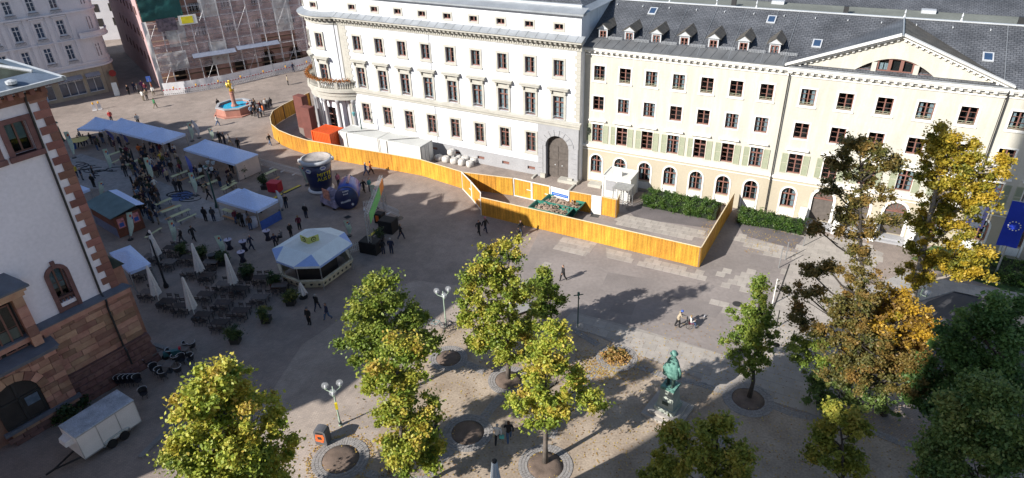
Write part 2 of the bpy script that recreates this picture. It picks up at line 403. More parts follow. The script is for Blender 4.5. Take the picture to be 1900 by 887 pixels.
for i, u in enumerate(cols):
    c = random.choice([0, .5, .5, .35])
    f = window(pal, u, 12.3, 1.2, 1.8, 3, v=.2, curtain=c)
    put('surround', cached('s3', lambda: surround_mesh(1.2, 1.8, .24)), f, (0, -.2, 0))
    f = window(pal, u, 7.42, 1.32, 2.68, 3, 1.95, v=.2, curtain=random.choice([.6,.8,.85]))
    def s2():
        mb = MB(); x = .66
        for s in (-1, 1):
            mb.box(s*x if s > 0 else -x-.28, x+.28 if s > 0 else -x, -.1, .02, 0, 2.68)
            mb.box(s*(x+.05) if s > 0 else -x-.3, x+.3 if s > 0 else -x-.05, -.32, -.1, 3.0, 3.42)
        mb.box(-x-.28, x+.28, -.1, .02, 2.68, 3.42)
        mb.box(-1.3, 1.3, -.5, .02, 3.42, 3.5); mb.box(-1.22, 1.22, -.42, .02, 3.5, 3.62)
        mb.add([(-1.3,-.5,3.625),(1.3,-.5,3.625),(1.3,.0,3.72),(-1.3,.0,3.72)], [(0,1,2,3)])
        return mb.mesh('hood_surround', m_stone, fixn=True)
    put('hood_surround', cached('s2', s2), f, (0, -.2, 0))
    def rail():
        mb = MB()
        for k in range(9): mb.cyl((-.6+k*.15, -.12, -.02), (-.6+k*.15, -.12, .3+.12*sin(pi*k/8)), .018, n=5)
        mb.tube([(-.64+1.28*k/8, -.12, .3+.14*sin(pi*k/8)) for k in range(9)], .025, 5); return mb.mesh('window_guard', m_zinc)
    put('window_guard', cached('rail', rail), f, (0, -.2, 0))
    if i < 8:
        m_curt_k = m_curt; m_curt = mat('grey_brown_curtain', (.22,.21,.20), .9, .12, 6); f = window(pal, u, 2.9, 1.24, 2.4, 3, 1.8, v=.2, curtain=random.choice([.5, .85, .7]))
        m_curt = m_curt_k; put('surround', cached('s1', lambda: surround_mesh(1.24, 2.4, .25)), f, (0, -.2, 0))
    f = put('attic_window', cached('fa', lambda: frame_mesh(1.0, .6, 1, fr=.07)), pal, (u, .14, 17.3))
    put('pane', cached('pa', lambda: MB().box(-.45,.45,.03,.036,.05,.55).mesh('pane', m_glass, fixn=True)), f)
    put('surround', cached('sa', lambda: surround_mesh(1.0, .6, .2, sill=False)), f, (0, -.14, 0))
# string course, cornice
mb = MB(); mb.box(-2.2, 30.95, -.22, 0, 6.62, 6.95); mb.box(-2.2, 31.05, -.38, 0, 6.95, 7.22)
mb.hexa([(-2.2,-.4,7.22),(31.07,-.4,7.22),(31.07,0,7.22),(-2.2,0,7.22),(-2.2,-.4,7.24),(31.07,-.4,7.24),(31.07,0,7.36),(-2.2,0,7.36)])
mb.build('string_course', m_stone, pal)
mb = MB(); mb.box(-2.9, 30.95, -.12, 0, 15.3, 15.8); mb.box(-2.9, 31.2, -.85, 0, 16.18, 16.4); mb.box(-2.9, 31.0, -.2, 0, 15.8, 16.18); mb.build('cornice', m_stone, pal)
me = MB().hexa([(-.14,-.42,0),(.14,-.42,0),(.14,0,-.2),(-.14,0,-.2),(-.14,-.55,.3),(.14,-.55,.3),(.14,0,.3),(-.14,0,.3)]).mesh('bracket', m_stone, fixn=True)
for k in range(57): put('bracket', me, pal, (-2.6+k*.59, -.2, 15.875))
me = MB().box(-.1,.1,-.1,0,-.14,0).mesh('dentil', m_stone, fixn=True)
mb = MB()
for k in range(112): mb.box(-2.8+k*.3, -2.65+k*.3, -.2, -.12, 15.45, 15.62)
tag(mb.build('dentil_row', m_stone, pal), kind='stuff')
mb = MB(); mb.hexa([(-2.9,-.95,16.4),(31.3,-.95,16.4),(31.3,0,16.4),(-2.9,0,16.4),(-2.9,-.95,16.45),(31.3,-.95,16.45),(31.3,0,16.86),(-2.9,0,16.86)])
for k in range(29): u = -2.5+k*1.18; mb.add([(u-.02,-.95,16.48),(u+.02,-.95,16.48),(u+.02,0,16.9),(u-.02,0,16.9),(u-.02,-.95,16.45),(u+.02,-.95,16.45),(u+.02,0,16.86),(u-.02,0,16.86)], [(0,1,2,3),(0,3,7,4),(1,5,6,2),(0,4,5,1)])
mb.build('zinc_cornice_cover', m_zinc, pal)
# quoins
me1 = MB().box(-.35,.35,-.06,0,0,.39).mesh('quoin', m_stone, fixn=True); me2 = MB().box(-.25,.25,-.06,0,0,.39).mesh('quoin', m_stone, fixn=True)
for k in range(19):
    put('quoin', me1 if k % 2 else me2, pal, (30.5 if k % 2 else 30.6, 0, 7.45+k*.41))
    put('quoin', me1 if k % 2 else me2, pal, (-1.75 if k % 2 else -1.85, -.003, 7.45+k*.41))
MB().box(-2.9, -2.1, -.05, 0, 1.7, 15.3).build('corner_strip', m_stone, pal)
MB().cyl((-3.0, -.5, 1), (-3.0, -.5, 15.9), .05).build('downpipe', m_darkm, pal)
MB().cyl((6.0+3.53*2-1.8, -.08, 1.7), (6.0+3.53*2-1.8, -.08, 16), .03).build('lightning_rod_cable', m_zinc, pal)
# roof
mb = MB()
mb.box(-3, 31.2, -.5, .3, 18.95, 19.15, 0)
mb.add([(-3,-.5,19.16),(31.2,-.5,19.16),(31.2,.9,19.55),(-3,.9,19.55)], [(0,1,2,3)], 0)
mb.box(-3, 30.4, .9, 1.3, 19.4, 19.75, 1)
mb.add([(-3,1.3,19.5),(30.4,1.3,19.5),(25,8,22.5),(-3,8,22.5)], [(0,1,2,3)], 2)
mb.add([(30.4,1.3,19.5),(30.4,14,19.5),(25,8,22.5)], [(0,1,2)], 2)
mb.add([(31.2,-.5,19.16),(31.2,14,19.16),(30.4,14,19.5),(30.4,.9,19.55)], [(0,1,2,3)], 0)
mb.add([(-3,14,19.5),(30.4,14,19.5),(25,8,22.5),(-3,8,22.5)], [(0,1,2,3)], 2)
mb.build('roof', [m_zinc, m_zincl, m_slate], pal, fixn=False)
# rounded corner tower
CX, CY, RW = -5.5, 4.4, 5.05
def ringpt(r, a, z): return (CX+r*cos(a), CY+r*sin(a), z)
A0, A1 = radians(-178), radians(-30)      # part of the circle that faces the square
rot_ang = [radians(-93), radians(-128), radians(-163)]
mb = MB()
hs = []
for a in rot_ang:
    hs += [((a-.12)*RW, (a+.12)*RW, 12.3, 14.1), ((a-.13)*RW, (a+.13)*RW, 7.42, 10.1), ((a-.10)*RW, (a+.10)*RW, 17.3, 17.9), ((a-.16)*RW, (a+.16)*RW, 0.2, 4.2)]
flat = MB(); us = [A0*RW+(A1-A0)*RW*i/28 for i in range(29)]
flat_h = hs
# subdivide: run wall() on strips so that it bends round the tower
zs = sorted({0, 19.0, *[h[2] for h in hs], *[h[3] for h in hs]}); uu = sorted({*us, *[h[0] for h in hs], *[h[1] for h in hs]})
def bend(u, v, z): a = u/RW; return ringpt(RW-v, a, z)
for a, b in zip(uu, uu[1:]):
    for c, d in zip(zs, zs[1:]):
        if any(h[0] < (a+b)/2 < h[1] and h[2] < (c+d)/2 < h[3] for h in hs): continue
        mb.add([bend(a,0,c), bend(b,0,c), bend(b,0,d), bend(a,0,d)], [(0,1,2,3)])
for ua, ub, za, zb in hs:
    O = [(ua,za),(ua,zb),(ub,zb),(ub,za)]
    for p, q in zip(O, O[1:]+O[:1]): mb.add([bend(p[0],0,p[1]), bend(q[0],0,q[1]), bend(q[0],.3,q[1]), bend(p[0],.3,p[1])], [(0,1,2,3)])
mb.build('corner_tower_wall', m_white, pal, smooth=False)
MB().lathe([(RW-.8, 0), (RW-.8, 19)], 28, (CX, CY, 0)).build('tower_backing', m_dark, pal)
for a in rot_ang:
    for z, w, h, rows, tr, sm in ((12.3, 1.2, 1.8, 3, None, 's3'), (7.42, 1.32, 2.68, 3, 1.95, 's2')):
        p = ringpt(RW-.18, a, z)
        f = window(pal, p[0], z, w, h, rows, tr, v=p[1], curtain=.4); f.rotation_euler = (0, 0, a+pi/2)
        put('surround' if sm == 's3' else 'hood_surround', WC[sm], f, (0, -.18, 0))
    p = ringpt(RW-.14, a, 17.3); f = put('attic_window', WC['fa'], pal, p, a+pi/2); put('surround', WC['sa'], f, (0, -.14, 0)); put('pane', WC['pa'], f)
    p = ringpt(RW-.3, a, .2); window(pal, p[0], .2, 1.6, 4.0, 4, 2.9, v=p[1]).rotation_euler = (0, 0, a+pi/2)
mb = MB(); mb.lathe([(RW,15.3),(RW+.12,15.3),(RW+.12,15.8),(RW+.2,15.8),(RW+.2,16.18),(RW+.85,16.18),(RW+.85,16.4),(RW,16.4)], 36, (CX,CY,0), a0=A0, a1=A1); mb.build('tower_cornice', m_stone, pal)
me = MB().hexa([(-.14,-.42,0),(.14,-.42,0),(.14,0,-.2),(-.14,0,-.2),(-.14,-.55,.3),(.14,-.55,.3),(.14,0,.3),(-.14,0,.3)]).mesh('bracket', m_stone, fixn=True)
for k in range(22): a = A0+(A1-A0)*(k+.5)/22; put('bracket', me, pal, ringpt(RW+.2, a, 15.875), a+pi/2)
MB().lathe([(RW+.95,16.4),(RW+.95,16.45),(RW,16.86)], 36, (CX,CY,0), a0=A0, a1=A1).build('tower_cornice_cover', m_zinc, pal)
MB().lathe([(RW+.5,18.95),(RW+.5,19.15),(RW-.9,19.55),(.1,21.5)], 36, (CX,CY,0)).build('tower_roof', m_zinc, pal)
# cartouche on the tower
mb = MB()
for k in range(14): t = k/13; mb.lathe([(0.01,-.25),(.24,-.12),(.3,0),(.24,.12),(.01,.25)], 6, (random.uniform(-.25,.25), random.uniform(-.12,.1), 3.2*t))
mb.build('cartouche', m_stone, pal, loc=ringpt(RW+.05, radians(-172), 11.2), rot=radians(-82))
# porch
BA0, BA1 = radians(-170), radians(-46)
RB = 6.1
mb = MB(); mb.lathe([(RB-.7,5.6),(RB-.15,5.6),(RB-.15,6.15),(RB-.05,6.15),(RB-.05,6.6),(RB+.2,6.7),(RB+.2,7.02),(RB-1.2,7.02)], 40, (CX,CY,0), a0=BA0, a1=BA1)
mb.lathe([(RB-.15,7.02),(RB+.1,7.02),(RB+.1,7.2),(RB-.15,7.2),(RB-.15,7.02)], 40, (CX,CY,0), a0=BA0, a1=BA1)
mb.lathe([(RB-.17,8.05),(RB+.14,8.05),(RB+.14,8.22),(RB-.17,8.22),(RB-.17,8.05)], 40, (CX,CY,0), a0=BA0, a1=BA1)
mb.build('porch_entablature', m_stone, pal)
me = MB().lathe([(.06,0),(.1,.06),(.11,.22),(.05,.45),(.05,.6),(.08,.85)], 8).mesh('baluster', m_stone, smooth=True)
nb = 44
for k in range(nb):
    a = BA0+(BA1-BA0)*(k+.5)/nb
    if k % 9 == 8: MB().box(-.2,.2,-.16,.16,0,.86).build('pedestal_post', m_stone, pal, loc=ringpt(RB-.03, a, 7.2), rot=a+pi/2)
    else: put('baluster', me, pal, ringpt(RB-.03, a, 7.2))
me = MB().lathe([(.38,0),(.38,.2),(.3,.3),(.27,.4),(.25,2.4),(.22,5.1),(.28,5.15),(.33,5.4),(.33,5.62)], 16).mesh('column', m_grey, smooth=True)
for d in (-53, -74, -95, -116, -137, -158): put('column', me, pal, ringpt(RB-.45, radians(d), 0))
MB().lathe([(RW-.2,0),(RB+.2,0),(RB+.2,.3),(RW-.2,.3)], 40, (CX,CY,0), a0=BA0, a1=BA1).build('porch_step', m_grey, pal)
# lettering band on porch
# hanging flowers along the balcony rail
fl = leafmat('flower_leaves', [(.09,.10,.03),(.22,.12,.03),(.45,.12,.03),(.5,.2,.05)], .2)
V = []; F = []; tint = []
for k in range(2600):
    a = random.uniform(BA0+.05, BA1-.1); r = RB+random.gauss(.05,.14); z = 8.3+abs(random.gauss(0,.17))-random.random()*.25
    p = Vector(ringpt(r, a, z)); d1 = Vector((random.gauss(0,1),random.gauss(0,1),random.gauss(0,1))).normalized()*.07; d2 = Vector((random.gauss(0,1),random.gauss(0,1),random.gauss(0,1))).normalized()*.07
    b = len(V); V += [p-d1, p-d2, p+d1, p+d2]; F.append((b,b+1,b+2,b+3)); tint += [random.random()]*4
me = bpy.data.meshes.new('flower_trough'); me.from_pydata(V, [], F); me.materials.append(fl)
at = me.attributes.new('tint', 'FLOAT', 'POINT'); at.data.foreach_set('value', tint)
tag(put('balcony_flowers', me), 'orange and green flowers spilling over the rounded palace balcony', 'flowers'); bpy.data.objects['balcony_flowers'].location = W_O; bpy.data.objects['balcony_flowers'].rotation_euler = (0,0,W_A)
# west wing behind the tower, turning away from the square
mb = MB(); mb.box(-3, 30.8, 13.9, 14, 0, 19); mb.add([(-10.4,5.5,0),(-10.4,40,0),(-10.4,40,19),(-10.4,5.5,19)], [(0,1,2,3)]); mb.add([(-10.4,5.5,19.2),(-10.4,40,19.2),(-3,40,19.6),(-3,5.5,19.6)], [(0,1,2,3)], 1)
mb.build('rear_wing', [m_white, m_zinc], pal, fixn=False)

# ---------------------------------------------------------------- cream ministry building
Y_O, Y_A = Vector((9.97487, 70.95494, 0)), radians(-28.223)
crm = thing('ministry_building', 'cream four-storey building with slate roof, pediment and olive shutters', 'building', Y_O, Y_A)
S2 = 2.857; cl = [i*S2 for i in range(7)]; cr_ = [20.89+3.234*k for k in range(5)]; ce = [37.5+S2*k for k in range(4)]
def sect(u0, u1, cols, v, w, doors=()):
    mb = MB(); x = w/2
    up = [(u-x, u+x, 12.05, 13.65) for u in cols]+[(u-x, u+x, 8.72, 10.3) for u in cols]+[(u-x, u+x, 5.0, 7.1) for u in cols]
    wall(mb, u0, u1, 4.3, 15.2, up, v=v, depth=.28)
    mb.build('wall', m_cream, crm)
    mb = MB(); lo = []
    for i, u in enumerate(cols):
        if i in doors: lo.append((u-.95, u+.95, 0.35, 3.75, 'a'))
        else: lo.append((u-.68, u+.68, 1.25, 3.45, 'a'))
    wall(mb, u0, u1, 0, 4.3, lo, v=v-.02, depth=.3); mb.build('ground_floor_wall', m_ochre, crm)
    mb = MB(); mb.box(u0, u1, v-.16, v-.02, 4.3, 4.42); mb.box(u0, u1, v-.24, v, 4.42, 4.6); mb.box(u0, u1, v-.08, v-.02, 3.98, 4.04); mb.build('string_course', m_trim, crm)
    mb = MB(); mb.box(u0, u1, v-.10, v, 14.72, 14.84); mb.box(u0, u1, v-.5, v, 15.28, 15.42, 0); mb.box(u0, u1, v-.62, v, 15.42, 15.6); mb.box(u0, u1, v-.14, v, 15.0, 15.28); mb.build('cornice', m_trim, crm)
    me = cached('cb', lambda: MB().box(-.13,.13,-.28,0,0,.2).mesh('bracket', m_trim, fixn=True))
    for k in range(int((u1-u0)/.62)): put('bracket', me, crm, (u0+.3+k*.62, v-.145, 15.08))
    for i, u in enumerate(cols):
        cu = random.choice([0, 0, .5, .3]) if u < 12 else random.choice([0, .5, .5])
        f = window(crm, u, 12.05, w, 1.6, 3, v=v+.16, curtain=cu); put('surround', cached(('st', w), lambda: surround_mesh(w, 1.6, .16, .04, m_trim)), f, (0, -.16, 0))
        def guard():
            mb = MB(); x = w/2
            for z in (.12, .3): mb.bar((-x, -.1, z), (x, -.1, z), .03)
            for q in range(5): mb.bar((-x+w*q/4, -.1, .1), (-x+w*q/4+.1, -.1, .32), .02)
            return mb.mesh('window_guard', m_shutf)
        put('window_guard', cached(('g', w), guard), f, (0, -.02, 0))
        f = window(crm, u, 8.72, w, 1.58, 3, v=v+.16, curtain=random.choice([0, 0, .5])); put('surround', cached(('sm', w), lambda: surround_mesh(w, 1.58, .14, .04, m_trim, False)), f, (0, -.16, 0))
        f = window(crm, u, 5.0, w, 2.1, 3, 1.5, v=v+.16, curtain=random.choice([0, .45, .5]))
        def hood():
            mb = MB(); x = w/2
            mb.box(-x-.1, x+.1, -.05, 0, 2.1, 2.26); mb.box(-x-.1, -x, -.05, 0, 0, 2.1); mb.box(x, x+.1, -.05, 0, 0, 2.1)
            mb.box(-x-.28, x+.28, -.14, 0, 2.42, 2.52); mb.box(-x-.4, x+.4, -.3, 0, 2.52, 2.64); return mb.mesh('hood', m_trim, fixn=True)
        put('hood', cached(('h', w), hood), f, (0, -.16, 0))
        def shut():
            mb = MB(); mb.box(0, .07, -.05, 0, 0, 2.08, 1); mb.box(.55, .62, -.05, 0, 0, 2.08, 1)
            for z in (0, 1.0, 2.0): mb.box(.07, .55, -.05, 0, z, z+.08, 1)
            for q in range(24):
                z = .1+q*.08
                if abs(z-1.02) < .07: continue
                mb.add([(.07,-.045,z),(.55,-.045,z),(.55,-.005,z+.07),(.07,-.005,z+.07)], [(0,1,2,3)], 0)
            return mb.mesh('shutter', [m_shut, m_shutf])
        sm = cached('sh', shut); x = w/2
        if not (u0 > 18 and u0 < 20 and False):
            put('shutter', sm, crm, (u+x+.03, v-.01, 4.98), random.uniform(-.03, 0)); put('shutter', sm, crm, (u-x-.65, v-.01, 4.98), random.uniform(0, .02))
        if i in doors:
            P = [(-.95, 0)]+arcpts(-.95, .95, 3.4)+[(.95, 0)]
            d = put('door', cached('dr', lambda: MB().vprism(P, 0, .08).mesh('door', m_doorw, fixn=True)), crm, (u, v+.2, .35))
            put('fanlight', cached('fan', lambda: (lambda b: (b.bar((-.9,-.03,2.4),(.9,-.03,2.4),.12), [b.bar((0,-.03,2.4),(.9*cos(t),-.03,2.4+.9*sin(t)),.05) for t in (.5,1,pi/2,pi-1,pi-.5)], b)[-1])(MB()).mesh('fanlight', m_frame)), d)
            put('arch_trim', cached('at2', lambda: (lambda b: (ring_arch(b, -.95, .95, 0, 3.4, .25, -.06, .0), b)[-1])(MB()).mesh('arch_trim', m_trim, fixn=True)), crm, (u, v-.02, .35))
        else:
            f = window(crm, u, 1.25, 1.36, 2.2, 2, 1.45, v=v+.16, arch=True, curtain=random.choice([.5, .45, .3]))
            put('arch_trim', cached('at', lambda: (lambda b: (ring_arch(b, -.68, .68, -1.0, 2.2, .17, -.05, .0), b.box(-.62,.62,-.03,0,-.95,-.12), b)[-1])(MB()).mesh('arch_trim', m_trim, fixn=True)), f, (0, -.18, 0))
sect(-2.0, 18.75, cl, 0.0, 1.24)
sect(18.75, 36.0, cr_, -.17, 1.3, doors=(1, 2, 3))
sect(36.0, 50, ce, 0.0, 1.24)
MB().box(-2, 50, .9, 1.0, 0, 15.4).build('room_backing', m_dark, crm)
mb = MB(); mb.box(-2, 49.9, 1.0, 13.9, .1, 15.2); mb.build('building_core', m_cream, crm)
for u, v in ((18.95, -.3), (36.15, -.12)):
    mb = MB(); mb.tube([(u, v-.25, 15.3), (u, v-.1, 14.8), (u, v-.1, .3)], .06, 8); mb.build('downpipe', m_darkm, crm)
# pediment
mb = MB(); AP = (27.4, 19.0); z0 = 15.55; uL, uR = 18.55, 36.25
mb.add([(uL+.3,-.17,z0),(24.3,-.17,z0),(24.3,-.17,z0+.25),(uL+.3,-.17,z0)], [(0,1,2)])
wallp = MB()
# tympanum with a lunette opening
def lun(u): t = (u-27.4)/3.1; return 15.88+1.25*(1-t*t) if abs(t) < 1 else 15.88
def rk(u): return z0+(AP[1]-z0)*(1-abs(u-27.4)/(27.4-uL))
us = sorted([uL+ (uR-uL)*i/48 for i in range(49)]+[24.3, 30.5, 27.4])
for a, b in zip(us, us[1:]):
    la, lb = lun(a), lun(b)
    if la <= 15.881 and lb <= 15.881: wallp.add([(a,-.17,z0),(b,-.17,z0),(b,-.17,max(rk(b),z0)),(a,-.17,max(rk(a),z0))], [(0,1,2,3)])
    else:
        wallp.add([(a,-.17,la),(b,-.17,lb),(b,-.17,rk(b)),(a,-.17,rk(a))], [(0,1,2,3)])
        wallp.add([(a,-.17,z0),(b,-.17,z0),(b,-.17,15.88),(a,-.17,15.88)], [(0,1,2,3)])
        wallp.add([(a,-.17,la),(b,-.17,lb),(b,.2,lb),(a,.2,la)], [(0,1,2,3)])
for a, b in ((25.55, 25.95), (28.85, 29.25)): wallp.box(a, b, -.15, .1, 15.88, lun(a if a < 27 else b)+.02)
wallp.build('tympanum', m_cream, crm)
MB().box(24.3, 30.5, .25, .3, 15.6, 17.2).build('lunette_backing', m_dark, crm)
lf = MB(); lf.box(25.97, 28.83, -.02, .06, 15.89, 16.05); lf.box(24.6, 25.53, -.02, .06, 15.89, 15.98); lf.box(29.27, 30.3, -.02, .06, 15.89, 15.98)
for u in (26.0, 26.87, 27.0, 27.8, 27.93, 28.76): lf.box(u-.04, u+.1, -.03, .06, 15.98, lun(u)-.02)
for a, b in zip(us, us[1:]):
    if 25.9 < a < 28.9: lf.hexa([(a,-.02,lun(a)-.12),(b,-.02,lun(b)-.12),(b,.06,lun(b)-.12),(a,.06,lun(a)-.12),(a,-.02,lun(a)-.01),(b,-.02,lun(b)-.01),(b,.06,lun(b)-.01),(a,.06,lun(a)-.01)])
lw_ = lf.build('lunette_window', m_frame, crm)
for a, b in ((26.1, 26.85), (27.1, 27.78), (28.03, 28.75)): MB().box(a, b,   .02, .03, 16.02, min(lun(a), lun(b))-.1).build('pane', m_glass, lw_)
put('curtain', curtain_mesh(1.0, .8, .8, m_curt), lw_, (26.5, 0, 15.9))
for s in (-1, 1):
    A = Vector((27.4, 0, AP[1])); B = Vector((uL if s < 0 else uR, 0, z0)); d = (B-A).normalized(); nrm = Vector((-d.z*s, 0, d.x*s)) if False else Vector((d.z, 0, -d.x))*(1 if s < 0 else -1)
    if nrm.z < 0: nrm = -nrm
    mb = MB()
    for (o0, o1, pj) in ((-.02, .2, .35), (.2, .36, .62)):
        P = [A+nrm*o0, B+nrm*o0, B+nrm*o1, A+nrm*o1]
        mb.vprism([(p.x, p.z) for p in P], -.17-pj, -.17)
    mb.build('raking_cornice', m_trim, crm)
    L = (B-A).length; ang_ = atan2(d.z, d.x)
    for k in range(int(L/.5)):
        p = A+d*(.35+k*.5)-nrm*.12
        o = put('bracket', cached('rb', lambda: MB().box(-.1,.1,-.22,0,-.08,.08).mesh('bracket', m_trim, fixn=True)), crm, (p.x, -.17, p.z), (0, -ang_, 0))
# roof: eave -> ridge
RS = (19.1-15.7)/7.8; ez = 15.7
def rz(v): return ez+RS*(v+.6)
mb = MB()
mb.add([(-2.0,-.6,ez),(50,-.6,ez),(50,7.2,19.1),(-2.0,7.2,19.1)], [(0,1,2,3)], 0)
mb.add([(-2.0,7.2,19.1),(50,7.2,19.1),(50,12,16.9),(-2.0,12,16.9)], [(0,1,2,3)], 0)
mb.add([(-2.0,-.62,ez-.06),(50,-.62,ez-.06),(50,-.62,ez+.02),(-2,-.62,ez+.02)], [(0,1,2,3)], 1)
mb.build('roof', [m_slate, m_zinc], crm, fixn=False)
for k in range(52):
    pass
mb = MB(); mb.box(-2, 50, 7.05, 7.35, 19.08, 19.18); mb.build('ridge_cap', m_zincl, crm)
mb = MB(); mb.hexa([(-2,-.65,ez+.0),(18.5,-.65,ez+.0),(18.5,.7,rz(.7)+.01),(-2,.7,rz(.7)+.01),(-2,-.65,ez+.03),(18.5,-.65,ez+.03),(18.5,.7,rz(.7)+.05),(-2,.7,rz(.7)+.05)])
for k in range(20): u = -1.5+k; mb.hexa([(u-.02,-.65,ez+.03),(u+.02,-.65,ez+.03),(u+.42,.7,rz(.7)+.05),(u+.38,.7,rz(.7)+.05),(u-.02,-.65,ez+.07),(u+.02,-.65,ez+.07),(u+.42,.7,rz(.7)+.09),(u+.38,.7,rz(.7)+.09)])
mb.build('eave_sheet', mat('dark_zinc', (.13,.135,.14), .5, .15, 1, metal=.3), crm)
# pediment roof, valley into the main slope
mb = MB(); zr = AP[1]+.4
f0 = -.85
hwid = 27.4-uL+.25
for s, mi in ((-1, 0), (1, 1)):
    e = 27.4+s*hwid
    mb.add([(27.4,f0,zr),(e,f0,z0+.3),(e,(z0+.3-ez)/RS-.6,z0+.3),(27.4,7.2,19.1),(27.4,7.1,zr)], [(0,1,2,3)] , mi)
mb.f = []; mb.m = []; mb.v = []
for s, mi in ((-1, 0), (1, 1)):
    e = 27.4+s*hwid
    mb.add([(27.4,f0,19.25),(e,f0,15.72),(e,-.55,15.74),(27.4,7.35,19.12)], [(0,1,2,3)], mi)
mb.build('pediment_roof', [m_slate, m_slate2], crm, fixn=False)
mb = MB(); mb.tube([(27.4,f0,19.27),(27.4,7.3,19.15)], .07, 6); mb.build('pediment_ridge', m_zinc, crm)
# finials, ladders hooks, lightning lines
for u in (0.8, 5, 10, 14, 27.4, 32, 41): MB().lathe([(.14,0),(.1,.1),(.04,.3),(.09,.45),(.02,.75)], 8, (0,0,0)).build('finial', m_zincl, crm, loc=(u, 7.2, 19.15))
for k in range(16):
    u = -.5+k*2.9; v = 6.3
    MB().box(-.04,.04,-.2,.2,0,.12).build('roof_hook', m_zincl, crm, loc=(u, v, rz(v)))
for u in (4.2, 7.2, 10.2, 13.2, 16.2, 18.2, 35.6, 38.2, 41):
    MB().tube([(u,-.5,rz(-.5)+.06),(u,7.1,rz(7.1)+.05)], .02, 4).build('lightning_cable', m_zinc, crm)
# snow guards
def sg():
    mb = MB()
    for z in (.05, .16, .27): mb.bar((0,0,z),(1.5,0,z),.02)
    for q in range(11): mb.bar((q*.15,0,0),(q*.15,0,.28),.018)
    return mb.mesh('snow_guard', m_zincl)
sgm = sg()
for k in range(7): put('snow_guard', sgm, crm, (.55+k*S2, .75, rz(.75)+.03), (0,0,0))
for u in (37.2, 40, 43): put('snow_guard', sgm, crm, (u, .75, rz(.75)+.03))
# dormers
for k in range(7):
    u = -.15+k*2.875; vb = 1.0; zb = 15.98
    d = MB(); w = .5
    d.box(-w, -w+.12, 0, .14, 0, 1.35, 1); d.box(w-.12, w, 0, .14, 0, 1.35, 1); d.box(-w+.12, w-.12, 0, .14, 0, .14, 1); d.box(-w+.12, w-.12, 0, .14, 1.12, 1.35, 1)
    vend = (zb+1.35-ez)/RS-.6-vb
    for s in (-1, 1): d.add([(s*w,.02,0),(s*w,.02,1.35),(s*w,vend,1.35)], [(0,1,2)], 0)
    o = put('dormer', d.mesh('dormer', [m_slate, m_zincl], fixn=True) if k == 0 else dm, crm, (u, vb, zb)); dm = o.data
    def gab():
        g = MB(); g.add([(-w-.08,-.12,1.35),(w+.08,-.12,1.35),(0,-.12,1.8)], [(0,1,2)]); g.add([(-w-.08,.1,1.35),(w+.08,.1,1.35),(0,.1,1.8)], [(0,1,2)])
        g.box(-w-.12, w+.12, -.16, .1, 1.29, 1.36); return g.mesh('dormer_gable', m_zincl)
    put('dormer_gable', cached('dg', gab), o)
    vp = (zb+1.8-ez)/RS-.6-vb
    def rf():
        g = MB()
        for s in (-1, 1): g.hexa([(0,-.2,1.78),(s*(w+.22),-.2,1.24),(s*(w+.22),vend-.2,1.24),(0,vp+.1,1.78),(0,-.2,1.86),(s*(w+.26),-.2,1.32),(s*(w+.26),vend+.1,1.32),(0,vp+.25,1.86)])
        return g.mesh('dormer_roof', m_slate2, fixn=True)
    put('dormer_roof', cached('df', rf), o)
    f = put('window', cached('dw', lambda: frame_mesh(.76, .98, 2, fr=.09)), o, (0, .04, .14))
    put('pane', cached('dp', lambda: MB().box(-.34,.34,.04,.05,.08,.92).mesh('pane', m_glass, fixn=True)), f)
    put('dormer_backing', cached('db', lambda: MB().box(-.38,.38,.35,.37,.1,1.2).mesh('dormer_backing', m_dark)), o) if k not in (1, 2, 6) else put('blind', cached('dbl', lambda: MB().box(-.38,.38,.2,.22,.1,1.2).mesh('blind', m_curt)), o)
# skylights
for u, v in ((15.84, 5.6), (3.71, 5.6), (20.6, 2.7), (34.3, 2.8)):
    mb = MB(); mb.box(-.42,.42,-.6,.6,.02,.12,0); s = mb.build('skylight', m_zincl, crm, loc=(u, v, rz(v)), rot=(math.atan(RS), 0, 0))
    MB().box(-.3,.3,-.45,.45,.122,.135).build('pane', mat('skylight_glass', (.03,.06,.12), .05, .1, 1, spec=1.0), s)
# roofs behind the ridge
rb = thing('rear_range_building', 'flat grey roof and dark slate slope rising behind the cream building ridge', 'building', Y_O, Y_A)
mb = MB(); mb.box(-2, 60, 14, 21, 15, 17.2, 0); mb.build('flat_roof', mat('grey_green_felt', (.16,.17,.15), .9, .15, .3), rb)
mb = MB(); mb.add([(-2,21,17.15),(60,21,17.15),(60,30,20.5),(-2,30,20.5)], [(0,1,2,3)], 0); mb.add([(-2,30,20.5),(60,30,20.5),(60,40,16),(-2,40,16)], [(0,1,2,3)], 0); mb.add([(-2,21,0),(60,21,0),(60,21,17.1),(-2,21,17.1)], [(0,1,2,3)], 1); mb.build('slate_slope', [m_slate, m_cream], rb, fixn=False)
for u in (2, 14.5, 30, 41, 48): MB().box(-.7,.7,-.5,.5,0,.35).build('roof_light', m_zincl, rb, loc=(u, 20.2, 17.2))
for u in (10, 22, 38): MB().box(-.25,.25,-.25,.25,0,.8).build('roof_vent', m_darkm, rb, loc=(u, 17, 17.2))
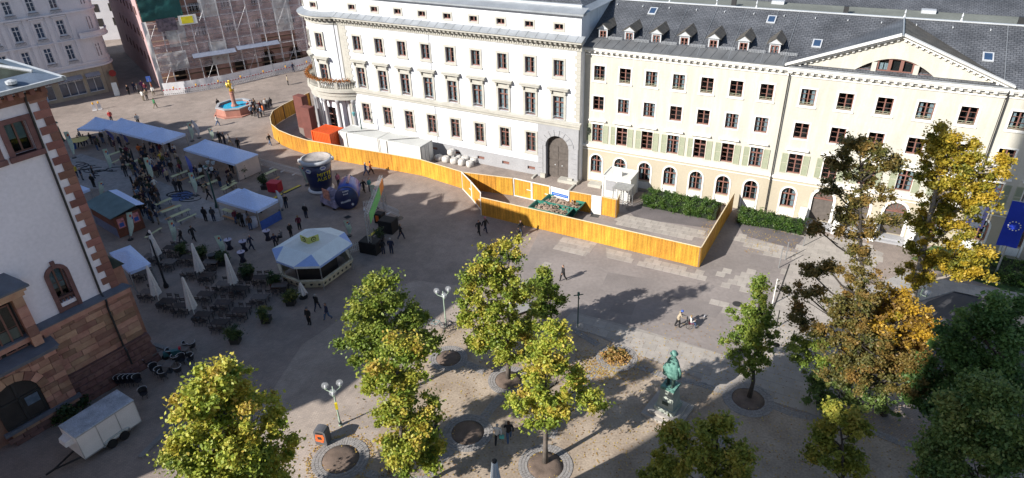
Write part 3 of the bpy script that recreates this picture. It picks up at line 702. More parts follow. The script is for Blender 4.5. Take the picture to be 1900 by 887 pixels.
# ================================================================ sandstone town hall on the left
TA = radians(54); TO = Vector((-28.98, 41.38, 0))
th = thing('town_hall', 'red sandstone and pale render town hall corner with toothed quoins', 'building', TO, TA)
m_rend = mat('lilac_white_render', (.86, .79, .83), .9, .04, .3, fine=.03, bump=.2, bs=20)
m_red = mat('red_sandstone', (.29, .135, .105), .9, .18, 2, bump=.5, bs=9, extra=piece_var(.3, .012))
m_redl = mat('warm_sandstone', (.34, .17, .12), .9, .2, 1.6, bump=.5, bs=9, col2=(.44, .26, .18), extra=piece_var(.38, .014))
m_redd = mat('dark_sandstone', (.17, .09, .08), .9, .2, 2, bump=.4, extra=piece_var(.25, .01))
m_lead = mat('lead_sheet', (.13, .14, .17), .55, .15, 1.5)
UE = -30
mb = MB(); wn = [(u-.62, u+.62, 18.35, 20.35) for u in (-2.15, -4.35)]+[(-3.85, -2.85, 7.75, 10.4, 'a')]+[(u-.62, u+.62, 18.35, 20.35) for u in (-9, -13, -17, -21, -25)]
wall(mb, UE, 0, 7.1, 21.9, wn, v=0, depth=.55); mb.add([(0,0,0),(0,7,0),(0,7,21.9),(0,0,21.9)], [(0,1,2,3)]); mb.add([(0,7,0),(0,48,0),(0,48,20),(0,7,20)], [(0,1,2,3)]); mb.box(-14, 0, 48, 64, 0, 20.2); mb.add([(0,7,20),(-8,7,20),(-8,7,22.5),(0,7,22.5)], [(0,1,2,3)]); mb.add([(UE,0,0),(UE,26,0),(UE,26,21.9),(UE,0,21.9)], [(0,1,2,3)]); mb.add([(UE,26,0),(0,48,0),(0,48,21.9),(UE,26,21.9)], [(0,1,2,3)])
mb.build('wall', m_rend, th)
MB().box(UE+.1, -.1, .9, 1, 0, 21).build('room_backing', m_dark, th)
# toothed quoins
z = 7.12; k = 0
while z < 21.3:
    hgt = .52; wd = .95 if k % 2 else .52
    MB().box(-wd, .03, -.05, .8 if k % 2 else .5, .012, hgt-.012).build('quoin', m_red, th, loc=(0, -.01, z)); z += hgt; k += 1
for u in (-6.6,):
    pass
# frieze of brackets and eave
mb = MB(); mb.box(UE, .15, -.12, 0, 21.35, 21.6); mb.box(UE, .2, -.2, 0, 21.6, 21.85); mb.build('frieze', m_red, th)
for k in range(48): MB().box(-.14,.14,-.62,0,-.34,0).build('bracket', m_red, th, loc=(-.2-k*.62, -.2, 22.2))
mb = MB(); mb.box(UE, 1.06, -.95, 0, 22.2, 22.35, 0); mb.box(-.02, 1.06, 0, 7.2, 22.2, 22.35, 0); mb.box(-.02, .9, 7.2, 48.5, 19.9, 20.1, 0); mb.box(UE, 1.1, -1.12, -.9, 22.3, 22.52, 1); mb.box(.95, 1.16, -1.12, 7.2, 22.3, 22.52, 1); mb.build('eave', [m_redd, m_zincl], th)
m_moss = mat('green_black_roof', (.035, .045, .035), .8, .4, 1.2, bump=.4)
mb = MB(); mb.add([(UE,-.95,22.5),(.98,-.95,22.5),(-.1,.3,22.9),(UE,.3,22.9)], [(0,1,2,3)], 0); mb.add([(.98,-.95,22.5),(.98,7.2,22.5),(-.1,7.2,22.9),(-.1,.3,22.9)], [(0,1,2,3)], 0)
mb.add([(UE,.3,22.9),(-.1,.3,22.9),(-13,13,27.7),(UE,13,27.7)], [(0,1,2,3)], 1); mb.add([(-.1,.3,22.9),(-.1,7.2,22.9),(-7,7.2,25.4)], [(0,1,2)], 1); mb.add([(.85,7.2,20.1),(.85,48,20.1),(-13,35,25.2),(-13,7.2,25.2)], [(0,1,2,3)], 1); mb.add([(.85,48,20.1),(UE,48,20.1),(-13,35,25.2)], [(0,1,2)], 1); mb.add([(UE,13,27.7),(-13,13,27.7),(-13,35,27.7),(UE,35,27.7)], [(0,1,2,3)], 1)
mb.build('roof', [mat('blue_zinc', (.16,.20,.26), .45, .2, 1, metal=.3), m_moss], th, fixn=False)
mb = MB(); mb.tube([(-.05,.25,22.96),(-13,13,27.8)], .12, 6); mb.build('hip_ridge', m_zincl, th)
MB().lathe([(.1,0),(.3,.05),(.32,.22),(.1,.3)], 10).build('rain_head', m_zincl, th, loc=(-1.6, -.5, 22.65))
# gables along the far side, seen only by their saw-tooth shadow
for k, v in enumerate((9, 13.2, 17.4, 21.6, 25.8, 30, 34.2, 38.4, 42.6, 46.8, 51, 55.2, 59.4)):
    mb = MB(); mb.vprism([(-1.4, 0), (1.4, 0), (1.4, .8), (0, 1.9), (-1.4, .8)], -.7, .5); mb.cyl((0,0,1.7),(0,0,4.6 if k in (3,5) else 2.0),.10,.04); mb.build('gable', m_red, th, loc=(.1, v, 20.0), rot=pi/2)
mb = MB(); mb.tube([(-1.1,-.28,21.9),(-1.12,-.12,21.4),(-1.32,-.12,7.3),(-1.32,-.6,6.7),(-1.36,-.45,6.2),(-1.36,-.46,2.6),(-1.38,-.75,2.3),(-1.38,-.75,.1)], .075, 8); mb.build('downpipe', m_darkm, th)
# ledge, ashlar wall and battered plinth
mb = MB(); mb.hexa([(UE,-.62,6.86),(.62,-.62,6.86),(.62,0,6.86),(UE,0,6.86),(UE,-.62,6.95),(.62,-.62,6.95),(.3,0,7.14),(UE,0,7.14)]); mb.build('ledge', m_lead, th)
mb = MB(); mb.box(UE, .45, -.5, 0, 6.45, 6.86); mb.build('string_course', m_redl, th)
def stone_rows(u0, u1, z0, z1, rh, v, proud, m, parent, skip=lambda a, b, z: False, wmin=.6, wmax=1.5, name='stone'):
    n = 0; z = z0
    while z < z1-.05:
        h = min(rh*random.uniform(.85, 1.15), z1-z); u = u1
        while u > u0:
            wdt = random.uniform(wmin, wmax); a = max(u0, u-wdt)
            if not skip(a, u, z):
                d = proud*random.uniform(.5, 1.4)
                MB().box(a+.012, u-.012, v-d, v+.02, z+.012, z+h-.012).build(name, m, parent); n += 1
            u = a
        z += h
    return n
MB().box(-9.5, .3, -.28, 0, 2.4, 6.45).build('wall_core', m_redd, th); MB().box(UE, -9.5, -.3, 0, 0, 6.45).build('wall_core', m_redl, th)
bayf = lambda a, b, z: a < -5.4
stone_rows(-5.6, .33, 2.55, 6.45, .42, -.3, .06, m_redl, th, wmin=.7, wmax=1.6)
mb = MB(); mb.hexa([(-9.5,-.9,0),(.7,-.9,0),(.7,0,0),(-9.5,0,0),(-9.5,-.45,2.5),(.4,-.45,2.5),(.4,0,2.5),(-9.5,0,2.5)]); mb.build('plinth', m_redd, th)
mb = MB(); mb.box(-9.5, .52, -.6, -.2, 2.36, 2.55); mb.build('plinth_moulding', m_redd, th)
for r_ in range(5):
    u = .6-(.4 if r_ % 2 else 0); z = .06+r_*.46; off = -.9+.45*(z+.2)/2.5
    while u > -5.6:
        a = u-1.15; MB().box(a+.02, u-.02, off-.07, off+.1, z, z+.42).build('plinth_stone', m_redd, th)
        MB().box((a+u)/2-.08, (a+u)/2+.08, off-.14, off-.06, z+.12, z+.28).build('boss', m_redd, th); u = a
# corner bollard masonry at the far side of the corner
mb = MB(); mb.box(.05, .9, .6, 2.2, 0, 8.2, 0); mb.hexa([(0,.5,8.2),(1.1,.5,8.2),(1.1,2.4,8.2),(0,2.4,8.2),(0,.9,8.9),(.5,.9,8.9),(.5,2.0,8.9),(0,2.0,8.9)], 1); mb.build('side_buttress', [m_red, m_moss], th)
MB().box(UE, -7.5, -1.9, 0, 11.5, 22.3).build('shadow_range', m_rend, th); MB().box(UE, -7.2, -2.7, 0, 22.3, 22.55).build('eave', m_zincl, th)  # unseen range and eave added to carry the town hall shadow further out
# windows
def th_window(u, z, w, h):
    f = window(th, u, z, w, h, 1, None, v=.42); 
    mb = MB(); x = w/2
    for a, b in ((-x-.32, -x), (x, x+.32)): mb.box(a, b, -.1, .3, -.3, h+.3)
    mb.box(-x, x, -.1, .3, h, h+.3); mb.box(-x-.4, x+.4, -.2, .3, -.34, 0); mb.build('surround', m_redd, f, loc=(0, -.42, 0))
    mb = MB(); mb.box(-x+.1, -.06, .1, .12, h*.45, h-.1); mb.box(.06, x-.1, .1, .12, h*.4, h-.1); mb.build('blind', mat('pale_blind', (.35,.42,.40), .9), f)
for u in (-2.15, -4.35, -9, -13, -17, -21, -25): th_window(u, 18.35, 1.24, 2.0)
f = window(th, -3.35, 7.75, 1.0, 2.65, 2, v=.42, arch=True)
MB().box(-.42,.42,.15,.17,.9,2.4).build('blind', mat('blue_blind', (.22,.34,.40), .7, .4, 2), f)
mb = MB(); ring_arch(mb, -.5, .5, -.6, 2.65, .26, -.55, -.05); mb.box(-.5,.5,-.5,-.1,-.6,-.3); mb.box(-.12,.12,-.62,-.1,2.85,3.2)
mb.build('arch_surround', m_redd, f)
for k in range(4): MB().lathe([(.06,0),(.09,.2),(.05,.4),(.06,.62)], 6).build('baluster', m_redd, f, loc=(-.36+k*.24, -.3, -.3))
MB().box(-.5,.5,-.42,-.2,.32,.45).build('balustrade_rail', m_redd, f)
# projecting bay with an aedicule window above and a great arch below
BV = -1.0
MB().box(-9.6, -5.55, BV+.02, -.3, 0, 5.6).build('bay_core', m_redd, th)
def inarch(a, b, z):
    c = (a+b)/2
    return -9.35 < a and c < -6.9 and False
stone_rows(-7.25, -5.5, .9, 5.5, .46, BV, .07, m_redl, th, wmin=.5, wmax=.9)
stone_rows(-9.9, -7.25, 4.75, 5.5, .4, BV, .07, m_redl, th, wmin=.5, wmax=.9)
MB().box(-9.9, -7.3, BV-.03, BV+.2, 1.35, 4.7).build('arch_backing', m_dark, th)
for k in range(9):
    t0 = pi*k/9+.015; t1 = pi*(k+1)/9-.015; c = (-8.6, 3.3)
    MB().vprism([(c[0]+r*cos(t), c[1]+r*sin(t)) for r, t in ((1.35, t0), (1.95, t0), (1.95, t1), (1.35, t1))], BV-.16, BV).build('voussoir', m_redl, th)
bw = MB(); bw.box(-9.9, -7.3, BV-.08, BV-.03, 1.35, 1.5); bw.box(-8.65, -8.5, BV-.1, BV-.03, 1.5, 4.6); bw.box(-9.9, -7.3, BV-.1, BV-.03, 3.2, 3.36); bw.box(-7.42, -7.3, BV-.09, BV-.03, 1.5, 3.4); bw.build('arched_window_frame', m_darkm, th)
for a, b in ((-8.3, -7.5),): MB().box(a, b, BV-.06, BV-.04, 2.4, 3.1).build('pane', mat('bluish_pane', (.12,.16,.22), .1, .3, 2, spec=.9), th)
MB().box(-10.2, -5.3, BV-.25, BV+.02, 1.05, 1.3).build('bay_sill', m_lead, th); mb = MB(); mb.box(-10.2, -5.35, BV-.3, -.3, 5.5, 5.72); mb.hexa([(-10.2,BV-.4,5.72),(-5.25,BV-.4,5.72),(-5.25,0,5.72),(-10.2,0,5.72),(-10.2,BV-.4,5.78),(-5.25,BV-.4,5.78),(-5.25,-.3,6.1),(-10.2,-.3,6.1)]); mb.build('bay_ledge', m_lead, th)
for r_ in range(3):
    for k in range(5): MB().box(-.42,.42,-.16,0,0,.34).build('plinth_stone', m_redl if r_ == 2 else m_redd, th, loc=(-5.9-k*.88-(r_ % 2)*.3, BV+.02, .02+r_*.36))
for a in (-6.15,):
    for k in range(5): MB().box(a-.28, a+.32, BV+.15, -.05, 6.1+k*.78, 6.86+k*.78).build('pilaster_stone', m_redl, th)
mb = MB(); mb.box(-9.6, -5.7, BV-.02, 0, 10.0, 10.35); mb.box(-9.8, -5.55, BV-.2, 0, 10.35, 10.6); mb.build('entablature', m_redl, th)
mb = MB(); mb.hexa([(-9.9,BV-.35,10.6),(-5.35,BV-.35,10.6),(-5.35,0,10.6),(-9.9,0,10.6),(-9.9,BV-.35,10.75),(-5.35,BV-.35,10.75),(-6.0,0,11.5),(-9.9,0,11.5)]); mb.build('aedicule_roof', m_lead, th)
mb = MB(); mb.box(-8.2, -6.5, -.3, .0, 6.1, 9.6, 0); mb.build('bay_window_backing', m_dark, th)
f = window(th, -7.3, 6.2, 1.3, 3.4, 2, v=-.45)
MB().box(-.6,.6,.1,.12,.15,1.6).build('blind', mat('stone_blind', (.34,.33,.27), .9), f)

# ================================================================ brick church on whose gallery the photographer stands (unseen behind the camera, blocks shaped to cast its shadow)
m_brick = mat('red_brick', (.26, .10, .07), .9, .15, 1, extra=brick_extra(.5, .15, (.6,.6,.6)))
ce_, cn_ = Vector((-cos(SUN_AZ), -sin(SUN_AZ), 0)), Vector((sin(SUN_AZ), -cos(SUN_AZ), 0))
def chp(e, n): p = ce_*e+cn_*n; return (p.x, p.y)
ch = thing('brick_church', 'red brick church with tall tower behind the viewpoint, throwing its shadow over the square', 'church')
def cbox(e0, e1, n0, n1, z0, z1, name, m):
    P = [chp(e0,n0), chp(e1,n0), chp(e1,n1), chp(e0,n1)]
    return MB().prism(P, z0, z1).build(name, m, ch)
HB_ = 44.3
cbox(-52, -33, -22, 21.7, 0, HB_, 'nave', m_brick)
cbox(-50, -34, -5.5, 12.2, HB_, 88, 'tower', m_brick); cbox(-38, -34, 17.9, 20.4, HB_, 84, 'shadow_turret', m_brick)  # thin unseen turret shaped to shade the right end of the cream facade
c = chp(-42, 3.3); MB().lathe([(9, 88), (.2, 125)], 8, (c[0], c[1], 0)).build('spire', m_slate, ch)

# ================================================================ far left: pale stuccoed corner house
GA = radians(41.5); GO = Vector((-66.2, 114.3, 0))
gb = thing('corner_house', 'pale grey stucco corner house with rounded bay and shopfront', 'building', GO, GA)
m_stuc = mat('pale_stucco', (.62, .60, .62), .9, .06, .5, fine=.04); m_stuc2 = mat('shop_sandstone', (.34, .29, .22), .9, .12, 1, extra=brick_extra(1.0, .4, (.6,.6,.6)))
GR = 2.6
ucol = [-5.75-3.05*k for k in range(8)]
mb = MB(); hs = []
for u in ucol: hs += [(u-.55, u+.55, 6.2, 8.6), (u-.55, u+.55, 10.15, 12.5), (u-.55, u+.55, 14.2, 16.2)]
wall(mb, -30, -GR, 4.6, 18.5, hs, v=0, depth=.3); mb.build('wall', m_stuc, gb)
mb = MB(); shp = [(-9.0, -5.4, .5, 3.5), (-4.9, -2.4+.0-.3, .5, 3.5), (-13.5, -9.9, .5, 3.5), (-18, -14.4, .5, 3.5), (-23, -19.4, .5, 3.5)]
wall(mb, -30, -GR, 0, 4.6, shp, v=-.05, depth=.35); mb.build('shop_wall', m_stuc2, gb)
mb = MB(); mb.lathe([(GR,4.6),(GR,18.5)], 14, (-GR, GR, 0), a0=-pi/2, a1=radians(10)); mb.add([(-GR+GR*cos(radians(10)), GR+GR*sin(radians(10)), 4.6), (-.3, 36, 4.6), (-.3, 36, 18.5), (-GR+GR*cos(radians(10)), GR+GR*sin(radians(10)), 18.5)], [(0,1,2,3)]); mb.build('bay_wall', m_stuc, gb)
mb = MB(); mb.lathe([(GR+.05,0),(GR+.05,4.6)], 14, (-GR, GR, 0), a0=-pi/2, a1=radians(10)); mb.add([(-.05, GR, 0), (-.2, 36, 0), (-.2, 36, 4.6), (-.05, GR, 4.6)], [(0,1,2,3)]); mb.build('shop_wall', m_stuc2, gb)
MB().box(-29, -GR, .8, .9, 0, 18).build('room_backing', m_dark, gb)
m_wf = mat('white_window_frame', (.6,.6,.62), .6, .05, 3)
m_frame_keep = m_frame
for u in ucol:
    for z, w, h in ((6.2, 1.1, 2.4), (10.15, 1.1, 2.35), (14.2, 1.1, 2.0)):
        m_frame = m_wf
        f = put('window', cached(('gf', h), lambda: frame_mesh(w, h, 2, h*.7, .12)), gb, (u, .15, z))
        m_frame = m_frame_keep
        for s in (-1, 1): put('pane', cached(('gp', h, s), lambda: MB().box(*((.05,.5) if s > 0 else (-.5,-.05)), .03,.04,.1,h-.1).mesh('pane', mat('blue_grey_pane', (.05,.07,.11), .08, .4, .6, spec=.9), fixn=True)), f)
        def sr():
            mb = MB()
            for s in (-1, 1): mb.box(s*.55 if s > 0 else -.8, .8 if s > 0 else -.55, -.1, 0, -.1, h+.1)
            mb.box(-.8,.8,-.12,0,h+.1,h+.55); mb.box(-1,1,-.32,0,h+.55,h+.72); mb.box(-.85,.85,-.1,0,-.75,-.1); return mb.mesh('surround', m_stuc, fixn=True)
        put('surround', cached(('gs', h), sr), f, (0, -.15, 0))
        def rl():
            mb = MB(); mb.bar((-.7,-.2,-.1),(.7,-.2,-.1),.05)
            for q in range(9): mb.bar((-.7+q*.175,-.2,-.6),(-.7+q*.175,-.2,-.1),.03)
            return mb.mesh('railing', m_darkm)
        if z > 6: put('railing', cached('grl', rl), f, (0, -.15, 0))
for z, d in ((4.5, .35), (5.2, .15), (9.1, .2), (13.3, .3), (17.4, .25)):
    mb = MB(); mb.box(-30, -GR, -d, 0, z, z+.25); mb.lathe([(GR,z),(GR+d,z),(GR+d,z+.25),(GR,z+.25)], 14, (-GR,GR,0), a0=-pi/2, a1=radians(10)); mb.build('string_course', m_stuc, gb)
for k in range(9): MB().box(-.3,.3,-.12,0,5.4,13.3).build('pilaster', m_stuc, gb, loc=(-4.25-3.05*k, 0, 0))
# balcony round the bay
mb = MB(); mb.lathe([(GR,9.1),(GR+1.0,9.2),(GR+1.05,9.4),(GR+.9,9.45),(GR+.9,10.1),(GR+1.0,10.1),(GR+1.0,10.2),(GR+.85,10.2),(GR+.8,9.45),(GR,9.45)], 18, (-GR,GR,0), a0=-pi/2-.35, a1=radians(10)); mb.build('bay_balcony', m_stuc, gb)
for a in (-68, -30):
    for z, h in ((5.9, 2.3), (10.3, 2.3), (14.2, 1.9)):
        p = (-GR+(GR+.02)*cos(radians(a)), GR+(GR+.02)*sin(radians(a)))
        m_frame = m_wf; f = put('window', cached(('gb', h, z > 10), lambda: frame_mesh(.95 if a < -50 else .95, h, 2, None if 10 < z < 11 else h*.72, .12, arch=(10 < z < 11))), gb, (p[0], p[1], z), radians(a)+pi/2); m_frame = m_frame_keep
        MB().box(-.4,.4,.03,.05,.1,h-.15).build('pane', MATS['blue_grey_pane'], f)
for (a, b, z0, z1) in shp:
    m_frame = m_wf; n = max(2, int((b-a)/1.1)); sf = MB()
    for i in range(n+1): x = a+(b-a)*i/n; sf.box(x-.05, x+.05, .1, .2, z0, z1)
    for z in (z0, 2.75, z1-.1): sf.box(a, b, .1, .2, z, z+.1)
    for i in range(8): x = a+(b-a)*i/8; sf.box(x-.04, x+.04, .12, .2, 2.8, z1)
    f = sf.build('shop_window', m_wf, gb); m_frame = m_frame_keep
    MB().box(a, b, .16, .18, z0, z1).build('pane', MATS['blue_grey_pane'], f)
    MB().hexa([(a,-.9,3.2),(b,-.9,3.2),(b,0,3.7),(a,0,3.7),(a,-.9,3.23),(b,-.9,3.23),(b,0,3.75),(a,0,3.75)]).build('awning', mat('grey_awning', (.25,.25,.28), .9), gb)
mb = MB(); mb.add([(-30,0,18.5),(0,0,18.5),(-3,6,24),(-30,6,24)], [(0,1,2,3)]); mb.add([(0,0,18.5),(0,36,18.5),(-3,36,24),(-3,6,24)], [(0,1,2,3)]); mb.build('roof', m_slate, gb, fixn=False)
for k in range(9):
    for z in (6, 10, 14): MB().box(-.02,.06,-.5,.5,0,1.8).build('side_window', m_dark, gb, loc=(-.3+.02, 7+k*3, z))
MB().lathe([(.55,0),(.55,.12)], 20).build('round_sign', mat('dark_red_paint', (.25,.02,.02), .4), gb, loc=(-.9, -.35, 3.0), rot=(pi/2,0,0))

# ================================================================ pink building wrapped in scaffold netting
PA = radians(29.5); PO = Vector((-58.5, 112.2, 0))
pk = thing('scaffolded_building', 'pink sandstone building behind scaffold netting with green net roof edge', 'building', PO, PA)
m_pink = mat('pink_sandstone', (.44, .27, .23), .9, .15, .6, fine=.06); m_pinkw = mat('pink_render', (.40, .27, .27), .9, .08, .5)
mb = MB(); hs = []
for u in (3.6, 8.5, 13.5, 18.5, 23.5, 28): hs += [(u-1.0, u+1.0, 7.7, 9.3), (u-.9, u+.9, 11.5, 13.2), (u-.9, u+.9, 1.0, 3.6, 'a')]
wall(mb, 0, 34, 0, 15, hs, v=1.3, depth=.4); mb.build('wall', m_pink, pk)
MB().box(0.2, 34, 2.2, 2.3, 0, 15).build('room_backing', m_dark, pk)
m_frame = m_wf
for u in (3.6, 8.5, 13.5, 18.5, 23.5, 28):
    for z in (7.7, 11.5):
        for s in (-.5, .5): put('window', cached(('pf', z), lambda: frame_mesh(.9, 1.6, 2)), pk, (u+s, 1.5, z))
    mb = MB(); ring_arch(mb, u-.9, u+.9, 1.0, 3.6, .3, 1.15, 1.3); mb.build('arch_surround', m_redd, pk)
m_frame = m_frame_keep
mb = MB(); 
for z in (4.9, 6.9, 10.4, 14.6): mb.box(0, 34, .95, 1.3, z, z+.3)
mb.build('string_course', m_pink, pk)
mb = MB(); mb.add([(0,1.3,0),(-3.5,34,0),(-3.5,34,15.5),(0,1.3,15)], [(0,1,2,3)]); mb.add([(0,1.3,15),(-3.5,34,15.5),(0,20,22),(0,8,22)], [(0,1,2,3)]); mb.build('side_wall', m_pinkw, pk, fixn=False)
for k in range(7):
    for z in (4, 8, 12): MB().box(-.06,.06,-.3,.3,0,1.3).build('side_window', m_redd, pk, loc=(-.25-k*.34-.12, 4+k*3.3, z), rot=radians(6))
mb = MB(); mb.add([(0,1,15),(34,1,15),(34,9,22),(0,9,22)], [(0,1,2,3)]); mb.build('roof', m_redd, pk)
m_pole = mat('scaffold_tube', (.6,.6,.62), .5, .1, 3, metal=.3)
sc_ = MB()
for k in range(15):
    for v in (-.15, .75): sc_.cyl((.2+k*2.3, v, 0), (.2+k*2.3, v, 19), .06, n=5)
for z in np.arange(2, 19, 2.0):
    for v in (-.15, .75): sc_.cyl((0, v, z+1), (32.5, v, z+1), .045, n=5)
    for k in range(15): sc_.cyl((.2+k*2.3, -.15, z), (.2+k*2.3, .75, z), .03, n=4)
for k in range(0, 14, 3): sc_.cyl((.2+k*2.3, -.17, 0), (.2+(k+1)*2.3, -.17, 4), .03, n=4); sc_.cyl((.2+k*2.3, -.17, 8), (.2+(k+1)*2.3, -.17, 12), .03, n=4)
tag(sc_.build('scaffold_tubes', m_pole, pk), kind='stuff')
for z in np.arange(2, 19, 2.0): MB().box(0, 32.5, -.12, .72, z, z+.05).build('scaffold_deck', m_wood, pk)
def sheet_net(u0, u1, z0, z1, m, v=-.22, name='netting', wav=.12, nu=14, nz=10):
    V = [(u0+(u1-u0)*i/nu, v-abs(random.gauss(0, wav))*(0 < j < nz), z0+(z1-z0)*j/nz) for j in range(nz+1) for i in range(nu+1)]
    F = [(j*(nu+1)+i, j*(nu+1)+i+1, (j+1)*(nu+1)+i+1, (j+1)*(nu+1)+i) for j in range(nz) for i in range(nu)]
    return put(name, MB().add(V, F).mesh(name, m, smooth=True), pk)
m_net = netmat('scaffold_net', (.52,.44,.46), .34); m_green = mat('green_tarpaulin', (.01,.075,.07), .6, .3, .5, bump=.3, bs=3); m_netw = netmat('pale_net', (.6,.6,.6), .5)
for k in range(11):
    u = .1+k*2.95
    for z0, z1 in ((3.0, 6.9), (6.9, 10.9), (10.9, 15), (15, 19)):
        if z0 > 10 and u < 6.2: continue
        if random.random() < .9: sheet_net(u, u+2.9, z0, z1, m_net if random.random() < .8 else m_netw, wav=.06, nu=6, nz=6)
sheet_net(.1, 6.3, 11.4, 16.5, m_green, name='green_net'); 
for (u, z, w, h) in ((20, 14.6, 7, 2.6),): sheet_net(u, u+w, z, z+h, m_green, v=-.6, name='green_net')
sheet_net(-.15, .55, 0, 11.4, mat('white_tarpaulin', (.6,.58,.56), .8), v=-.3, nu=3, name='tarpaulin')
sheet_net(.3, 5.2, 3.2, 6.2, m_netw, v=-.3, name='tarpaulin'); 
mb = MB(); mb.hexa([(6,-1.6,4.9),(13,-1.6,4.9),(13,0,5.3),(6,0,5.3),(6,-1.6,4.95),(13,-1.6,4.95),(13,0,5.4),(6,0,5.4)]); mb.hexa([(13.3,-1.4,5.1),(20.5,-1.4,5.1),(20.5,0,5.5),(13.3,0,5.5),(13.3,-1.4,5.15),(20.5,-1.4,5.15),(20.5,0,5.6),(13.3,0,5.6)]); mb.build('protection_roof', mat('blue_grey_roof', (.16,.18,.24), .6), pk)
b = MB().box(-1.4,1.4,-.04,.04,0,1.5).build('site_banner', m_trim, pk, loc=(6.8, -.35, 10.2)); MB().box(-1.0,.8,-.06,-.045,.2,1.3).build('banner_print', mat('yellow_print', (.75,.65,.03), .7), b)
b2 = MB().box(-1.5,1.5,-.04,.04,0,2.0).build('picture_banner', mat('dark_photo_print', (.10,.08,.10), .7, .6, 2), pk, loc=(3.5, -.3, 9.6))
# dark houses up the alley
for i, (x, y, wd, dp, h, rz_) in enumerate(((-92, 150, 30, 14, 24, 15), (-70, 165, 40, 14, 22, 25), (-20, 160, 60, 20, 20, 25))):
    a = thing('rear_house', ['tall dark house closing the narrow alley', 'grey house at the far end of the alley', 'plain house behind the scaffolded building'][i], 'building', (x, y, 0), radians(rz_))
    mb = MB(); mb.box(0, wd, 0, dp, 0, h, 0); mb.vprism([(0, 0), (dp, 0), (dp/2, 4)], 0, .01) if False else None
    mb.build('wall', m_stuc, a); MB().hexa([(0,-.4,h),(wd,-.4,h),(wd,dp+.4,h),(0,dp+.4,h),(0,dp/2-.1,h+4),(wd,dp/2-.1,h+4),(wd,dp/2,h+4),(0,dp/2,h+4)]).build('roof', m_slate, a)
    for k in range(int(wd/3)):
        for z in range(3, int(h)-2, 3): MB().box(-.5,.5,-.05,0,0,1.6).build('window', m_dark, a, loc=(1.5+k*3, 0, z))
# ================================================================ ground
def sheet(name, pts, z, m, kind='structure'):
    P = [G(*p, z) if len(p) == 2 else Vector((p[0], p[1], z)) for p in pts]
    return tag(put(name, MB().add([tuple(p) for p in P], [tuple(range(len(P)))]).mesh(name, m, fixn=True)), kind=kind)
def stain(n, b, mx, tc):
    L = n.links.new
    br = n.nodes.new('ShaderNodeTexBrick'); br.inputs['Scale'].default_value = 1; br.inputs['Brick Width'].default_value = .22; br.inputs['Row Height'].default_value = .14
    br.inputs['Mortar Size'].default_value = .012; br.inputs['Color1'].default_value = (.88,.88,.88,1); br.inputs['Color2'].default_value = (1.1,1.08,1.05,1); br.inputs['Mortar'].default_value = (.7,.7,.7,1)
    mp = n.nodes.new('ShaderNodeMapping'); mp.inputs['Rotation'].default_value = (0,0,radians(-29)); L(tc.outputs['Object'], mp.inputs[0]); L(mp.outputs[0], br.inputs[0])
    big = n.nodes.new('ShaderNodeTexNoise'); big.inputs['Scale'].default_value = .12; big.inputs['Detail'].default_value = 7; big.inputs['Roughness'].default_value = .65; L(tc.outputs['Object'], big.inputs[0])
    mr = n.nodes.new('ShaderNodeMapRange'); mr.inputs[1].default_value = .35; mr.inputs[2].default_value = .65; mr.inputs[3].default_value = .76; mr.inputs[4].default_value = 1.14; L(big.outputs[0], mr.inputs[0])
    m2 = n.nodes.new('ShaderNodeMix'); m2.data_type = 'RGBA'; m2.blend_type = 'MULTIPLY'; m2.inputs[0].default_value = .8; L(mx.outputs[2], m2.inputs[6]); L(br.outputs[0], m2.inputs[7])
    m3 = n.nodes.new('ShaderNodeMix'); m3.data_type = 'RGBA'; m3.blend_type = 'MULTIPLY'; m3.inputs[0].default_value = 1; L(m2.outputs[2], m3.inputs[6]); L(mr.outputs[0], m3.inputs[7])
    L(m3.outputs[2], b.inputs['Base Color'])
m_pave = mat('sett_paving', (.275, .228, .20), .85, .1, .9, bump=.25, bs=30, fine=.05, extra=stain)
m_asph = mat('asphalt_paving', (.225, .198, .185), .85, .16, .22, bump=.2, bs=40, fine=.05)
m_asph2 = mat('asphalt_repair', (.195, .172, .162), .85, .1, .6, bump=.2, bs=40, fine=.05)
m_asphd = mat('dark_asphalt', (.13, .115, .115), .85, .15, .7, bump=.2, bs=40, fine=.06)
m_road = mat('road_asphalt', (.06, .06, .065), .85, .12, .7, bump=.2, bs=40)
m_sand = mat('compacted_sand', (.25, .195, .145), .95, .22, .5, bump=.35, bs=18, col2=(.38, .31, .24), fine=.1)
m_soil = mat('ring_soil', (.13, .095, .075), .95, .25, 1.5, bump=.6, bs=14, fine=.1)
m_slab = mat('pale_slab', (.32, .29, .26), .85, .06, 1.3, fine=.05, bump=.15, extra=piece_var(.10, .004))
m_sett = mat('granite_sett', (.25, .235, .225), .85, .2, 5, bump=.3, fine=.1, extra=None)
tag(put('ground', MB().add([(-400,-300,0),(400,-300,0),(400,500,0),(-400,500,0)], [(0,1,2,3)]).mesh('ground', m_pave)), kind='structure')
